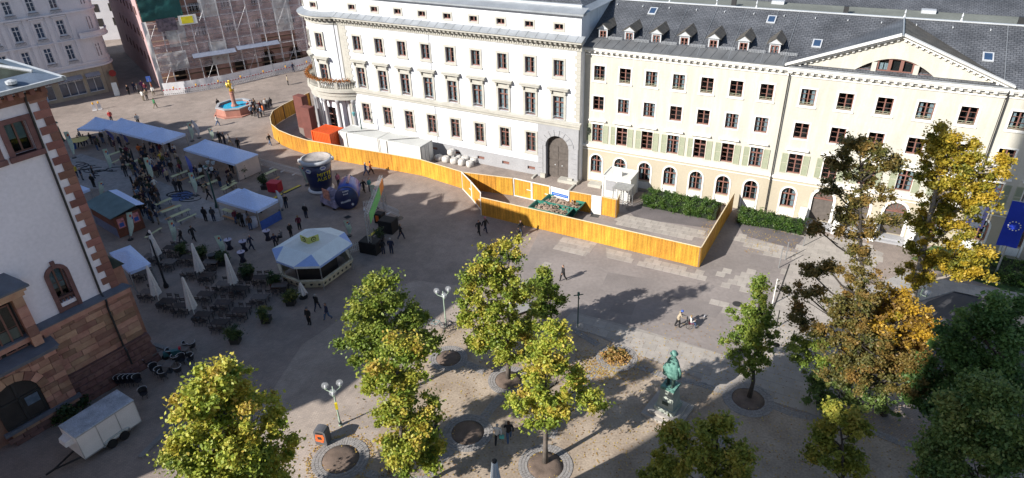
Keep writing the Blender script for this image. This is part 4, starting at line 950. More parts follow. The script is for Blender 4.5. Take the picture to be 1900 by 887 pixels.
# raised asphalt strip along the hoarding, sandy ground under the trees
sheet('asphalt_area', [(1000,430),(1130,380),(1200,375),(1365,388),(1500,440),(1465,500),(1440,560),(1400,700),(1330,655),(1060,580),(940,560)], .004, m_asph)
sheet('dark_asphalt_strip', [(1160,386),(1190,374),(1335,398),(1320,424),(1180,405)], .008, m_asphd)
sheet('dark_asphalt_strip', [(1366,410),(1492,440),(1475,462),(1380,437)], .008, m_asphd)
sheet('sand_area', [(470,1010),(560,890),(660,855),(728,770),(775,660),(800,615),(850,600),(940,590),(1045,598),(1110,625),(1190,662),(1300,705),(1352,722),(1420,748),(1500,772),(1600,800),(1690,835),(1780,900),(1900,1000),(1900,1300),(400,1300)], .004, m_sand)
sheet('road', [(1640,640),(1720,560),(1780,538),(1900,560),(2300,600),(2300,900),(1900,780),(1710,690)], .004, m_road)
sheet('side_pavement', [(1580,545),(1680,505),(1760,520),(1900,545),(2100,590),(2100,615),(1900,568),(1770,540),(1700,560)], .12, mat('kerb_concrete', (.30,.29,.28), .85, .08, 1, extra=brick_extra(.9, .6, (.7,.7,.7), .5)))
kp = [G(1700,560,.0), G(1770,540,0), G(1900,568,0), G(2100,615,0)]
for a, b in zip(kp, kp[1:]): tag(MB().bar(a+Vector((0,0,.06)), b+Vector((0,0,.06)), .16, .14).build('kerb', MATS['kerb_concrete']), kind='structure')
for P in ([(1128,505),(1215,520),(1200,545),(1118,528)],[(1300,470),(1330,476),(1322,500),(1296,494)],[(1240,548),(1345,566),(1328,590),(1236,572)],[(1395,470),(1440,480),(1432,500),(1388,490)],[(960,470),(1000,478),(985,505),(948,494)],[(1140,560),(1180,566),(1172,585),(1130,578)]): sheet('asphalt_patch', P, .0075, m_asph2)
dr_ = [G(1465,490), G(1440,560), G(1418,610)]
for a, b in zip(dr_, dr_[1:]): tag(MB().bar(a+Vector((0,0,.0)), b+Vector((0,0,.0)), .12, .05).build('drain_channel', m_darkm), kind='structure')
sheet('pale_paving', [(380,920),(470,780),(560,640),(680,560),(770,520),(850,530),(900,560),(950,590),(850,602),(800,617),(775,662),(728,772),(660,857),(560,892),(500,960)], .0035, mat('pale_sett_paving', (.345,.29,.25), .85, .1, .9, bump=.25, bs=30, fine=.05, extra=stain))
# slab paving, every slab its own piece
def slabs(name, poly, ang_, w, h, keep=1.0, z=.006, limit=280, th=.018, seed=1):
    r = random.Random(seed); P = [G(*p, z) for p in poly]; ca, sa_ = cos(ang_), sin(ang_)
    Q = [(p.x*ca+p.y*sa_, -p.x*sa_+p.y*ca) for p in P]
    def inside(x, y):
        c = False; j = len(Q)-1
        for i in range(len(Q)):
            if (Q[i][1] > y) != (Q[j][1] > y) and x < (Q[j][0]-Q[i][0])*(y-Q[i][1])/(Q[j][1]-Q[i][1])+Q[i][0]: c = not c
            j = i
        return c
    root = sheet(name, poly, z-.002, MATS['pale_slab'] if keep >= 1 else m_asph) if keep >= 1 else thing(name, None, None)
    if keep < 1: tag(root, kind='structure')
    me = cached(('slab', w, h), lambda: MB().hexa([(-w/2+.02,-h/2+.02,0),(w/2-.02,-h/2+.02,0),(w/2-.02,h/2-.02,0),(-w/2+.02,h/2-.02,0),(-w/2+.03,-h/2+.03,th),(w/2-.03,-h/2+.03,th),(w/2-.03,h/2-.03,th),(-w/2+.03,h/2-.03,th)]).mesh('slab', m_slab, fixn=True))
    x0, x1 = min(q[0] for q in Q), max(q[0] for q in Q); y0, y1 = min(q[1] for q in Q), max(q[1] for q in Q); n = 0; L = []
    j = 0; y = y0
    while y < y1:
        x = x0-(w/2 if j % 2 else 0)
        while x < x1+w:
            if inside(x+w/2, y+h/2) and r.random() < keep: L.append((x+w/2, y+h/2))
            x += w
        y += h; j += 1
    L = L if len(L) <= limit else r.sample(L, limit)
    for (a, b) in L:
        o = put('slab', me, root, (a*ca-b*sa_, a*sa_+b*ca, z-.012 if keep < 1 else z-.014), ang_+r.choice((0, pi))); n += 1
    return n
m_joint = mat('slab_bed', (.28,.255,.23), .9, .1, 2)
_ps = MATS['pale_slab']
def bed(name, poly, ang_, w, h, **k):
    sh_ = sheet(name, poly, .0045, m_joint)
    return sh_
ns = []
def slab_area(name, poly, ang_, w, h, keep=1.0, seed=1, limit=290):
    r = random.Random(seed); root = sheet(name, poly, .008, m_joint) if keep >= 1 else None
    if root is None: root = tag(thing(name, None, None), kind='structure')
    P = [G(*p, 0) for p in poly]; ca, sa_ = cos(ang_), sin(ang_)
    Q = [(p.x*ca+p.y*sa_, -p.x*sa_+p.y*ca) for p in P]
    def inside(x, y):
        c = False; j = len(Q)-1
        for i in range(len(Q)):
            if (Q[i][1] > y) != (Q[j][1] > y) and x < (Q[j][0]-Q[i][0])*(y-Q[i][1])/(Q[j][1]-Q[i][1])+Q[i][0]: c = not c
            j = i
        return c
    me = cached(('slab', w, h), lambda: MB().hexa([(-w/2+.008,-h/2+.008,0),(w/2-.008,-h/2+.008,0),(w/2-.008,h/2-.008,0),(-w/2+.008,h/2-.008,0),(-w/2+.012,-h/2+.012,.02),(w/2-.012,-h/2+.012,.02),(w/2-.012,h/2-.012,.02),(-w/2+.012,h/2-.012,.02)]).mesh('slab', m_slab, fixn=True))
    x0, x1 = min(q[0] for q in Q), max(q[0] for q in Q); y0, y1 = min(q[1] for q in Q), max(q[1] for q in Q); L = []; j = 0; y = y0
    while y < y1:
        x = x0-(w/2 if j % 2 else 0)
        while x < x1+w:
            if inside(x+w/2, y+h/2) and r.random() < keep: L.append((x+w/2, y+h/2))
            x += w
        y += h; j += 1
    ns.append((name, len(L)))
    extra = []
    if len(L) > limit: r.shuffle(L); L, extra = L[:limit], L[limit:]
    for (a, b) in L: put('slab', me, root, (a*ca-b*sa_, a*sa_+b*ca, 0), ang_+r.choice((0, pi)))
    if extra:
        mb = MB()
        for a, b in extra: mb.at(Matrix.Translation((a*ca-b*sa_, a*sa_+b*ca, 0))@Matrix.Rotation(ang_, 4, 'Z')).box(-w/2+.01, w/2-.01, -h/2+.01, h/2-.01, .006, .019)
        tag(mb.build('slab_field', m_slab, root), kind='stuff')
PD = ang(G(1060,578), G(1330,652))
slab_area('slab_path', [(1040,600),(1062,578),(1200,614),(1330,654),(1385,690),(1420,745),(1350,718),(1300,702),(1190,660),(1110,622)], PD, 1.0, .95)
slab_area('slab_forecourt', [(1465,490),(1500,436),(1580,445),(1640,470),(1600,540),(1560,640),(1545,770),(1500,766),(1425,742),(1395,690),(1440,560)], ang(G(1465,490), G(1440,560))+pi/2, 1.0, 1.0)
slab_area('slab_band', [(1140,398),(1313,431),(1308,449),(1140,416)], Y_A, .8, .8, .93, 3)
slab_area('slab_band', [(1360,440),(1375,437),(1480,462),(1470,484),(1380,458)], Y_A, .8, .8, .92, 4)
slab_area('slab_patch', [(1027,462),(1045,439),(1111,449),(1086,475)], Y_A, .8, .8, 1, 5)
slab_area('slab_patch', [(1124,459),(1174,477),(1167,486),(1126,478)], Y_A, .8, .8, 1, 6)
slab_area('slab_patch', [(1190,478),(1220,478),(1316,510),(1300,518),(1250,508),(1190,494)], Y_A, .8, .8, .75, 7)
slab_area('slab_patch', [(1324,518),(1340,496),(1400,504),(1425,520),(1392,542),(1354,536)], Y_A, .8, .8, .6, 8)
slab_area('slab_patch', [(1310,553),(1400,566),(1420,600),(1380,590),(1340,575)], Y_A, .8, .8, .6, 9)
slab_area('slab_patch', [(1000,498),(1022,482),(1016,498),(1002,512)], Y_A, .8, .8, .9, 11)
for (x, y, r) in ((1368,564,.4), (1440,640,.3), (740,405,.5)): tag(MB().lathe([(r,0),(r,.012)], 20).build('manhole_cover', m_darkm, loc=G(x, y, .008)), kind='structure')
tag(MB().lathe([(.45,0),(.45,.02)], 4).build('floor_hatch', m_darkm, loc=G(645,403,.004)), 'small dark square hatch lying in the paving in front of the inflatable cap', 'hatch')
# light concentric paving in the market area
m_mos = mat('pale_mosaic_paving', (.27,.26,.26), .85, .1, 1, fine=.08, extra=brick_extra(.3,.3,(.8,.8,.8),.4))
sheet('mosaic_paving', [(112,300),(150,285),(230,310),(330,350),(420,385),(440,400),(400,412),(330,395),(250,372),(180,350),(130,350)], .004, m_mos)
sheet('mosaic_paving', [(225,365),(330,385),(360,400),(330,420),(240,400)], .007, m_mos)
mb = MB()
m_ink = mat('dark_inlay', (.03,.03,.035), .8)
for (x, y, s, n) in ((140,308,1.6,3),(172,312,1.5,4),(195,318,1.3,3),(330,360,1.5,4),(355,365,1.4,4)):
    c = G(x, y, .02)
    for k in range(n):
        a0 = random.random()*6; r = s*random.uniform(.4,1); cc = c+Vector((random.uniform(-1,1), random.uniform(-.6,.6), 0))
        mb.tube([cc+Vector((r*cos(a0+t*.45), r*.6*sin(a0+t*.45), 0)) for t in range(10)], .06, 4)
tag(mb.build('paving_inlay', m_ink), kind='structure')
def arcring(c, r0, r1, z, name, m, rows=3, a0=0, a1=2*pi):
    mb = MB(); rr = (r1-r0)/rows
    for k in range(rows):
        ra = r0+k*rr; n = int((a1-a0)*(ra+rr/2)/.17)
        for i in range(n):
            t0 = a0+(a1-a0)*(i+.06)/n; t1 = a0+(a1-a0)*(i+.94)/n; h = z+random.uniform(0,.018)
            P = [(c.x+r*cos(t), c.y+r*sin(t)) for r, t in ((ra+.012,t0),(ra+.012,t1),(ra+rr-.012,t1),(ra+rr-.012,t0))]
            mb.add([(p[0],p[1],0) for p in P]+[(p[0],p[1],h) for p in P], [(0,3,2,1),(4,5,6,7),(0,1,5,4),(1,2,6,5),(2,3,7,6),(3,0,4,7)])
    return mb.build(name, m)
RINGS = {'r1': (632,852,1.85,1.2), 'r2': (832,665,1.5,.95), 'r3': (868,803,1.7,1.1), 'r4': (944,706,1.55,1.0), 'r5': (1012,864,1.75,1.15), 'r6': (1144,664,1.6,1.05), 'r7': (1388,741,1.75,1.1), 'r8': (770,925,1.7,1.1), 'r9': (1745,905,1.8,1.2)}
for k, (x, y, ro, ri) in RINGS.items():
    c = G(x, y); o = arcring(c, ri, ro, .035, 'tree_ring_setts', m_sett); tag(o, kind='structure')
    tag(MB().lathe([(ri+.02,.0),(ri+.02,.02),(ri*.5,.05),(0.01,.06)], 24, (c.x,c.y,0)).build('ring_soil', m_soil, smooth=True), kind='structure')
def sett_strip(pts, w, seed=0):
    mb = MB(); P = [G(*p) for p in pts]; rows = max(2, int(w/.17))
    for a, b in zip(P, P[1:]):
        d = b-a; L = d.length; d.normalize(); n = Vector((-d.y, d.x, 0)); m = max(1, int(L/.18))
        for i in range(m):
            for r in range(rows):
                s0 = (i+.06)/m*L; s1 = (i+.94)/m*L; o0 = -w/2+r*w/rows+.012; o1 = o0+w/rows-.024; h = .014+random.uniform(0,.02)
                Q = [a+d*s0+n*o0, a+d*s1+n*o0, a+d*s1+n*o1, a+d*s0+n*o1]
                mb.add([(q.x,q.y,0) for q in Q]+[(q.x,q.y,h) for q in Q], [(0,3,2,1),(4,5,6,7),(0,1,5,4),(1,2,6,5),(2,3,7,6),(3,0,4,7)])
    return tag(mb.build('sett_strip', m_sett), kind='structure')
sett_strip([(1040,601),(1075,618),(1110,640)], .6); sett_strip([(1180,678),(1240,700),(1300,712),(1345,728)], .6)
sett_strip([(1432,752),(1470,768),(1540,780),(1620,800),(1690,830),(1730,870)], .6)
sett_strip([(1362,775),(1345,815),(1320,870),(1300,905)], .7); sett_strip([(1110,680),(1075,720),(1040,770),(1020,812)], .7)
sett_strip([(858,672),(900,690)], .7); sett_strip([(930,735),(905,765),(895,780)], .7); sett_strip([(840,835),(800,870),(790,900)], .6); sett_strip([(670,875),(730,890)], .6); sett_strip([(970,735),(1000,760)], .5)
# fallen leaves
lf_m = leafmat('fallen_leaf', [(.16,.08,.03),(.35,.22,.06),(.45,.33,.08),(.25,.12,.05)], 0)
V = []; F = []; T_ = []
def leaf_at(p, s=.07):
    a = random.random()*6.28; d1 = Vector((cos(a), sin(a), random.uniform(-.2,.2)))*s; d2 = Vector((-sin(a), cos(a), random.uniform(-.2,.2)))*s*.6
    b = len(V); V.extend([p-d1, p-d2, p+d1, p+d2]); F.append((b,b+1,b+2,b+3)); t = random.random(); T_.extend([t]*4)
for k in range(4200):
    x = random.uniform(520, 1880); y = random.uniform(600, 890)
    if x < 900 and y < 1200-x*.7: continue
    if x > 1150 and y < 500+(x-1150)*.1: continue
    leaf_at(G(x, y, .03))
for k in range(700): c = G(random.gauss(1120,35), random.gauss(680,16), .04); leaf_at(c, .09)
for k in range(260): leaf_at(G(random.uniform(1380,1480), random.uniform(425,470), .03))
for k in range(150): leaf_at(G(random.gauss(1320,8), random.gauss(432,12), .03))
for k in range(300): a = random.random()*6.28; c = G(632,852,.04); leaf_at(c+Vector((2.0*cos(a), 2.0*sin(a), 0))*random.uniform(.95,1.1))
me = bpy.data.meshes.new('fallen_leaves'); me.from_pydata(V, [], F); me.materials.append(lf_m); me.attributes.new('tint','FLOAT','POINT').data.foreach_set('value', T_)
tag(put('fallen_leaves', me), kind='stuff')
# ================================================================ hoarding round the works
def ply_f(n, b, mx, tc):
    piece_var(.13, .008)(n, b, mx, tc); L = n.links.new
    mp = n.nodes.new('ShaderNodeMapping'); mp.inputs['Scale'].default_value = (7, 7, .35); L(tc.outputs['Object'], mp.inputs[0])
    nz = n.nodes.new('ShaderNodeTexNoise'); nz.inputs['Scale'].default_value = 1; nz.inputs['Detail'].default_value = 5; L(mp.outputs[0], nz.inputs[0])
    mr = n.nodes.new('ShaderNodeMapRange'); mr.inputs[1].default_value = .35; mr.inputs[2].default_value = .7; mr.inputs[3].default_value = .72; mr.inputs[4].default_value = 1.22; L(nz.outputs[0], mr.inputs[0])
    q = n.nodes.new('ShaderNodeMix'); q.data_type = 'RGBA'; q.blend_type = 'MULTIPLY'; q.inputs[0].default_value = 1
    L(b.inputs['Base Color'].links[0].from_socket, q.inputs[6]); L(mr.outputs[0], q.inputs[7]); L(q.outputs[2], b.inputs['Base Color'])
m_ply = mat('orange_ply', (.53, .26, .032), .6, .14, .8, fine=.09, bump=.15, extra=ply_f)
def ply_extra(n, b, mx, tc): pass
m_blk = mat('black_cloth', (.012,.012,.014), .8, .2, 2)
m_post = mat('pale_timber_edge', (.62,.52,.36), .7, .1, 3)
HH = 2.15
def panel_mesh(L, seed):
    r = random.Random(seed); mb = MB(); n = max(3, round(L/.14)); w = L/n
    for i in range(n): d = r.uniform(0, .012); mb.box(i*w+(.012 if i == 0 else .003), (i+1)*w-(.012 if i == n-1 else .003), -.02-d, .02, .03+r.uniform(0,.015), HH-r.uniform(0,.012))
    return mb.mesh('panel', m_ply, fixn=True)
PV = {}
def hoarding(name, label, pts, cat='hoarding', group='orange hoardings of the building site', seg=2.4, rail=True, legs=False):
    "pts: ground points"
    t = thing(name, label, cat, (pts[0].x, pts[0].y, 0), 0, group); o = Vector((pts[0].x, pts[0].y, 0))
    for a, b in zip(pts, pts[1:]):
        a = Vector((a.x, a.y, 0)); b = Vector((b.x, b.y, 0)); L = (b-a).length; n = max(1, round(L/seg)); w = L/n; an = ang(a, b)
        for i in range(n):
            key = (round(w, 2), i % 3)
            me = PV.get(key) or PV.setdefault(key, panel_mesh(w, i % 3))
            p = a+(b-a)*(i/n)-o
            put('panel', me, t, p, an+random.uniform(-.006,.006))
            if legs:
                q = put('brace_foot', cached('bf', lambda: MB().box(-.5,.5,.2,.75,0,.16).bar((0,.05,1.6),(0,.7,.1),.07).mesh('brace_foot', m_darkm)), t, p+(b-a)*(.5/n), an)
        for i in range(n): put('post', cached('hp', lambda: MB().box(-.05,.05,.03,.12,0,HH).mesh('post', m_wood, fixn=True)), t, a+(b-a)*(i/n)-o, an)
        if rail: MB().bar(a-o+Vector((0,0,HH+.02)), b-o+Vector((0,0,HH+.02)), .09, .05).build('top_rail', m_post, t)
    return t
def g22(x, y): return G(x, y, HH)
curve_back = [g22(573,172), g22(544,185), g22(524,195), g22(506,206), g22(501,217)]
hoarding('hoarding', 'curved back run of the orange hoarding by the palace porch columns', curve_back, legs=False, seg=2.6)
front = [g22(501,217), g22(503,230), g22(517,241.5), g22(540,251), g22(569,260), g22(640,272.5), g22(700,282), g22(780,296), g22(857,319)]
front_s = [front[0]]+front[1:]
hoarding('hoarding', 'long curving orange hoarding in front of the white palace and containers', front, legs=False)
for i in range(6):
    a, b = curve_back[0], curve_back[-1]
A_ = Vector((-5.46, 70.24, 0)); 
front2 = [Vector((-3.15,63.64,0)), Vector((17.15,52.0,0))]
hoarding('hoarding', 'long straight orange hoarding nearest the trees and square', front2)
hoarding('hoarding', 'orange hoarding side run from the front corner back to the cream building', [Vector((17.15,52.0,0)), Vector((23.43,62.78,0))])
hoarding('hoarding', 'short orange hoarding inside the compound left of its wide double gate', [A_, Vector((.3,68.1,0))])
hoarding('hoarding', 'short orange hoarding between the white banner and the white door', [Vector((6.35,64.4,0)), Vector((8.5,63.3,0))])
hoarding('hoarding', 'stub of orange hoarding right of the white door by the cabin', [Vector((9.6,62.85,0)), Vector((11.02,62.0,0)), Vector((11.5,63.3,0))])
def gate(pts, label, group):
    t = thing('site_gate', label, 'gate', (pts[0].x, pts[0].y, 0), 0, group); o = Vector((pts[0].x, pts[0].y, 0)); mw_ = mat('white_gate_frame', (.72,.68,.62), .5, .05)
    for a, b in zip(pts, pts[1:]):
        L = (b-a).length; an = ang(a, b); mb = MB(); p = a-o
        leaf = put('gate_leaf', panel_mesh(L-.12, 1), t, p+(b-a)*(.06/L), an)
        fr = MB(); fr.bar((0,-.05,0),(0,-.05,HH+.05),.09); fr.bar((L-.12,-.05,0),(L-.12,-.05,HH+.05),.09); fr.bar((0,-.05,HH+.02),(L-.12,-.05,HH+.02),.09); fr.bar((0,-.05,.06),(L-.12,-.05,.06),.09); fr.build('gate_frame', mw_, leaf)
        MB().bar((L-.7,-.09,1.15),(L-.1,-.09,1.15),.09,.05).build('latch', m_trim, leaf)
gate([Vector((-5.46,70.24,0)), Vector((-4.26,67.51,0)), Vector((-3.15,64.7,0)), Vector((-3.15,63.64,0))], 'orange gate leaves with white frames facing the square', None)
gate([Vector((.41,68.13,0)), Vector((2.4,66.93,0)), Vector((4.35,65.74,0))], 'orange double gate with white frames inside the compound', None)
t = thing('site_banner', 'white banner with a blue stripe on the hoarding behind the skips', 'banner', (4.4,65.68,0), ang((4.4,65.68),(6.31,64.35)))
MB().box(0,2.3,-.04,0,.1,HH+.05).build('board', m_trim, t); MB().box(.12,2.2,-.05,-.041,1.25,1.62).build('blue_stripe', mat('blue_print', (.03,.12,.42), .6), t)
lt = MB(); xx = .3
while xx < 2.0:
    ww = random.uniform(.02,.06); lt.box(xx, xx+ww, -.055, -.051, 1.42, 1.42+random.choice((.03,.045))); xx += ww+random.choice((.02,.02,.06))
lt.build('small_print', m_trim, t)
t = thing('site_door', 'white door set in the orange hoarding beside the cabin', 'door', (8.55,63.32,0), ang((8.55,63.32),(9.57,62.88)))
MB().box(0,1.08,-.05,0,0,HH+.02).build('leaf', m_trim, t); MB().lathe([(.04,0),(.04,.06)],8).build('handle', m_darkm, t, loc=(.95,-.06,1.05), rot=(pi/2,0,0)); MB().box(.1,1.0,-.8,-.1,.0,.02).build('door_mat', m_darkm, t)
# ---------------------------------------------------------------- containers and site things
def corrug(mb, L, H, n, y, s, z0=.15, m=0, dp=.04):
    w = L/n
    for i in range(n):
        x = i*w; y1 = y+s*dp
        mb.add([(x,y,z0),(x+w*.35,y,z0),(x+w*.5,y1,z0),(x+w*.85,y1,z0),(x+w,y,z0),(x,y,H),(x+w*.35,y,H),(x+w*.5,y1,H),(x+w*.85,y1,H),(x+w,y,H)], [(0,1,6,5),(1,2,7,6),(2,3,8,7),(3,4,9,8)], m)
def container(name, label, loc, rz, L, Wd, H, m, mroof, group=None):
    t = thing(name, label, 'container', loc, rz, group); mb = MB()
    mb.box(.05, L-.05, .05, Wd-.05, .1, H-.06); mb.build('body', m, t)
    for y, s, nm in ((0, 1, 'front_side'), (Wd, -1, 'rear_side')):
        k = MB(); corrug(k, L, H-.08, int(L/.28), y, s, dp=.045 if m is m_or else .006); k.build(nm, m, t)
    for x in (0, L):
        k = MB(); corrug(k, Wd, H-.08, int(Wd/.28), 0, 1, dp=.045 if m is m_or else .006); k.build('end_wall', m, t, loc=(x, 0 if x else Wd, 0), rot=pi/2 if x else -pi/2)
    fr = MB()
    for x in (0, L):
        for y in (0, Wd): fr.box(x-.07, x+.07, y-.07, y+.07, 0, H)
    for y in (0, Wd): fr.box(.07, L-.07, y-.05, y+.05, 0, .15); fr.box(.07, L-.07, y-.05, y+.05, H-.1, H)
    for x in (0, L): fr.box(x-.05, x+.05, .07, Wd-.07, 0, .15); fr.box(x-.05, x+.05, .07, Wd-.07, H-.1, H)
    fr.build('frame', m, t)
    k = MB(); n = int(L/.3)
    for i in range(n): k.box(.07+i*(L-.14)/n, .07+(i+.55)*(L-.14)/n, .1, Wd-.1, H-.06, H-.02)
    k.build('roof_panel', mroof, t); return t
m_or = mat('orange_paint', (.68,.10,.02), .5, .08, 1); m_contw = mat('white_container_paint', (.60,.60,.57), .6, .06, .6, fine=.05)
oc = G(610.7,249.3,2.6); od = radians(-31)
container('orange_container', 'small orange shipping container left of the white containers', oc+Vector((-cos(od)*3.1,-sin(od)*3.1,-2.6)), od, 3.1, 2.6, 2.6, m_or, m_or)
wd_ = radians(-29.8); w0 = G(628.8,242.9,2.6); w0.z = 0; dv = Vector((cos(wd_), sin(wd_), 0))
container('white_container', 'white container end on to the orange one, left of two', w0, wd_, 6.35, 2.5, 2.6, m_contw, m_contw, 'white containers behind the hoarding')
container('white_container', 'white container right of two, next to the big bags', w0+dv*6.6, wd_, 6.35, 2.5, 2.6, m_contw, m_contw, 'white containers behind the hoarding')
for tt in [o for o in bpy.data.objects if o.name.startswith('white_container') and o.parent is None]:
    MB().tube([(1.2,-.06,.4),(1.25,-.06,2.5),(1.5,.1,2.66),(4.6,2.4,2.66)], .035, 5).build('cable', m_blk, tt)
    for y in (.15, 1.28): MB().box(6.42,6.46,y,y+1.06,.15,2.45).build('end_door', m_contw, tt)
    for y in (.9, 1.6): MB().bar((6.49,y,.2),(6.49,y,2.4),.035).build('lock_rod', m_steel, tt)
# corten steles by the porch
m_cort = mat('rust_brown_steel', (.14,.05,.04), .75, .15, 1)
s1 = G(575,250,0); 
for lab, x, y, h, L_ in (('tall rust brown slab block behind its twin near the porch', 556, 177, 4.7, 2.2), ('rust brown slab block nearer the orange container', 569, 198, 4.4, 2.2)):
    c = G(x, y, h); MBX = MB().box(-.85,.85,-.55,.55,0,h-.04); MBX.box(-.81,.81,-.51,.51,h-.04,h)
    o = MBX.build('steel_stele', m_cort, loc=(c.x, c.y, 0), rot=radians(-32)); tag(o, lab, 'stele', 'rust brown slab blocks')
# big bags
m_bag = mat('white_woven_bag', (.50,.48,.45), .9, .12, 3, bump=.5, bs=6)
def bag_mesh():
    mb = MB(); r = random.Random(3); V = []; n = 16
    prof = [(.40,0),(.48,.1),(.52,.35),(.50,.6),(.46,.78),(.3,.86),(.02,.80)]
    for rr, z in prof:
        for i in range(n):
            t = 2*pi*i/n; k = 1+.16*abs(cos(2*t))**3*0+.14*(abs(sin(2*t)))**2; q = rr*k+r.uniform(-.02,.02); V.append((q*cos(t), q*sin(t), z+r.uniform(-.02,.02)))
    F = [(j*n+i, j*n+(i+1) % n, (j+1)*n+(i+1) % n, (j+1)*n+i) for j in range(len(prof)-1) for i in range(n)]
    mb.add(V, F); 
    for a in range(4): t = pi/4+a*pi/2; x, y = .42*cos(t), .42*sin(t); mb.tube([(x-.08,y,.75),(x,y,.98),(x+.08,y,.75)], .02, 4)
    return mb.mesh('big_bag', m_bag, smooth=True)
bgm = bag_mesh()
bl = [(815,297),(828,300),(843,303),(857,306),(872,309),(838,287),(850,297),(864,299),(880,302)]
bn = ['leftmost big bag beside the white container','second big bag of the front row','third big bag of the front row','fourth big bag of the front row','rightmost big bag of the front row','big bag stacked on top at the left of the pile','big bag behind the third front one','big bag behind the fourth front one','big bag at the right rear of the pile']
for (x, y), n_ in zip(bl, bn):
    z = .85 if n_.startswith('big bag stacked') else 0
    p = G(x, y, z+.0) if z == 0 else G(x, y, z); o = put('big_bag', bgm, None, p+Vector((0,0,0)), random.random()*3); o.scale = (random.uniform(.85,1.0), random.uniform(.85,1.0), random.uniform(.8,.95)); tag(o, 'white woven '+n_, 'bag', 'white big bags behind the hoarding')
# skips
m_skip = mat('green_skip_paint', (.03,.16,.12), .5, .2, 1.5); m_rub = mat('brown_rubble', (.24,.17,.12), .95, .35, 4, bump=.9, bs=10, col2=(.34,.26,.20)); m_rust = mat('rusty_inner_steel', (.12,.07,.05), .85, .3, 2)
def skip(label, loc, rz):
    t = thing('skip', label, 'skip', loc, rz, 'green skips in the compound'); L, Wd, H = 4.2, 1.75, 1.25
    b = MB()
    for y in (0, Wd):
        b.vprism([(.7,0),(L-.7,0),(L,H),(0,H)], y-.03, y+.03)
    b.hexa([(.7,0,0),(L-.7,0,0),(L-.7,Wd,0),(.7,Wd,0),(.7,0,.05),(L-.7,0,.05),(L-.7,Wd,.05),(.7,Wd,.05)])
    b.hexa([(.65,0,0),(.7,0,0),(.7,Wd,0),(.65,Wd,0),(-.04,0,H),(.02,0,H),(.02,Wd,H),(-.04,Wd,H)]); b.hexa([(L-.7,0,0),(L-.65,0,0),(L-.65,Wd,0),(L-.7,Wd,0),(L-.02,0,H),(L+.04,0,H),(L+.04,Wd,H),(L-.02,Wd,H)])
    b.build('hull', m_skip, t)
    r = MB(); r.box(-.06,L+.06,-.09,-.03,H-.08,H+.03); r.box(-.06,L+.06,Wd+.03,Wd+.09,H-.08,H+.03); r.box(-.1,-.03,-.09,Wd+.09,H-.08,H+.03); r.box(L+.03,L+.1,-.09,Wd+.09,H-.08,H+.03); r.build('rim', m_skip, t)
    for x in (1.0, 2.1, 3.2): MB().box(x-.05,x+.05,-.1,-.03,.05,H-.09).build('rib', m_skip, t)
    for x in (1.5, 2.6): MB().box(x-.28,x+.28,-.045,-.035,.75,1.0).build('plate', m_trim, t)
    rng2 = random.Random(int(loc[0]*10)); nx, ny = 14, 7; V = []
    for j in range(ny+1):
        for i in range(nx+1):
            x = .12+(L-.24)*i/nx; y = .05+(Wd-.1)*j/ny; z = .75+.45*sin(pi*min(1,i/nx*1.3))*(.6+.4*sin(pi*j/ny))+rng2.uniform(-.07,.07); V.append((x, y, min(z, 1.35)))
    MB().add(V, [(j*(nx+1)+i, j*(nx+1)+i+1, (j+1)*(nx+1)+i+1, (j+1)*(nx+1)+i) for j in range(ny) for i in range(nx)]).build('rubble', m_rub, t)
    ch_ = MB()
    for k in range(60): ch_.at(Matrix.Translation((rng2.uniform(.4,L-.4), rng2.uniform(.2,Wd-.2), rng2.uniform(1.0,1.3)))@Matrix.Rotation(rng2.random()*6, 4, 'Z')@Matrix.Rotation(rng2.random()*2, 4, 'X')).box(-.1,.12,-.06,.06,-.04,.05)
    tag(ch_.build('debris', m_rub, t), kind='stuff')
sA = G(1006,372,1.25); sB = G(982,383,1.25)
skip('green skip of rubble standing against the white banner', (sA.x, sA.y, 0), radians(-31)); skip('green skip of rubble nearer the front hoarding', (sB.x, sB.y-.1, 0), radians(-31))
# cabin with cage turnstile
cb = G(1119.7,325,2.6); t = thing('site_cabin', 'white cubic gate cabin with a vent box on its roof', 'cabin', (cb.x, cb.y, 0), radians(-29))
mb = MB(); mb.box(0,3.1,0,2.5,.05,2.5); mb.build('body', m_contw, t)
for x, y in ((0,0),(3.1,0),(0,2.5),(3.1,2.5)): MB().box(x-.08,x+.08,y-.08,y+.08,0,2.62).build('corner_post', m_trim, t)
mb = MB(); mb.box(-.06,3.16,-.06,2.56,2.5,2.56); mb.box(-.08,3.18,-.08,.02,2.5,2.66); mb.box(-.08,3.18,2.48,2.58,2.5,2.66); mb.box(-.08,.02,0,2.5,2.5,2.66); mb.box(3.08,3.18,0,2.5,2.5,2.66); mb.build('roof', m_contw, t)
v_ = MB().box(-.45,.45,-.2,.2,0,.5).build('vent_box', m_trim, t, loc=(1.45,.7,2.56))
for k in range(3): MB().box(-.35,.35,-.215,-.2,.12+k*.12,.15+k*.12).build('louvre', m_grey, v_)
MB().box(.3,1.5,-.03,0,.9,2.1).build('shutter_panel', m_grey, t)
cg = G(1136,349,2.3); t = thing('turnstile', 'grey steel cage turnstile with a flat roof beside the cabin', 'turnstile', (cg.x, cg.y, 0), radians(-29))
MB().box(0,1.9,0,1.7,2.25,2.33).build('roof', m_steel, t)
for x in (.1,1.8):
    for y in (.1,1.6): MB().box(x-.04,x+.04,y-.04,y+.04,0,2.25).build('post', m_steel, t)
for k in range(9): MB().tube([(1.0,.85,.3+k*.2),(1.7,.5,.3+k*.2)], .03, 5).build('arm', m_contw, t); MB().tube([(1.0,.85,.3+k*.2),(.4,.4,.3+k*.2)], .03, 5).build('arm', m_contw, t)
MB().cyl((1.0,.85,0),(1.0,.85,2.25),.07).build('rotor', m_steel, t)
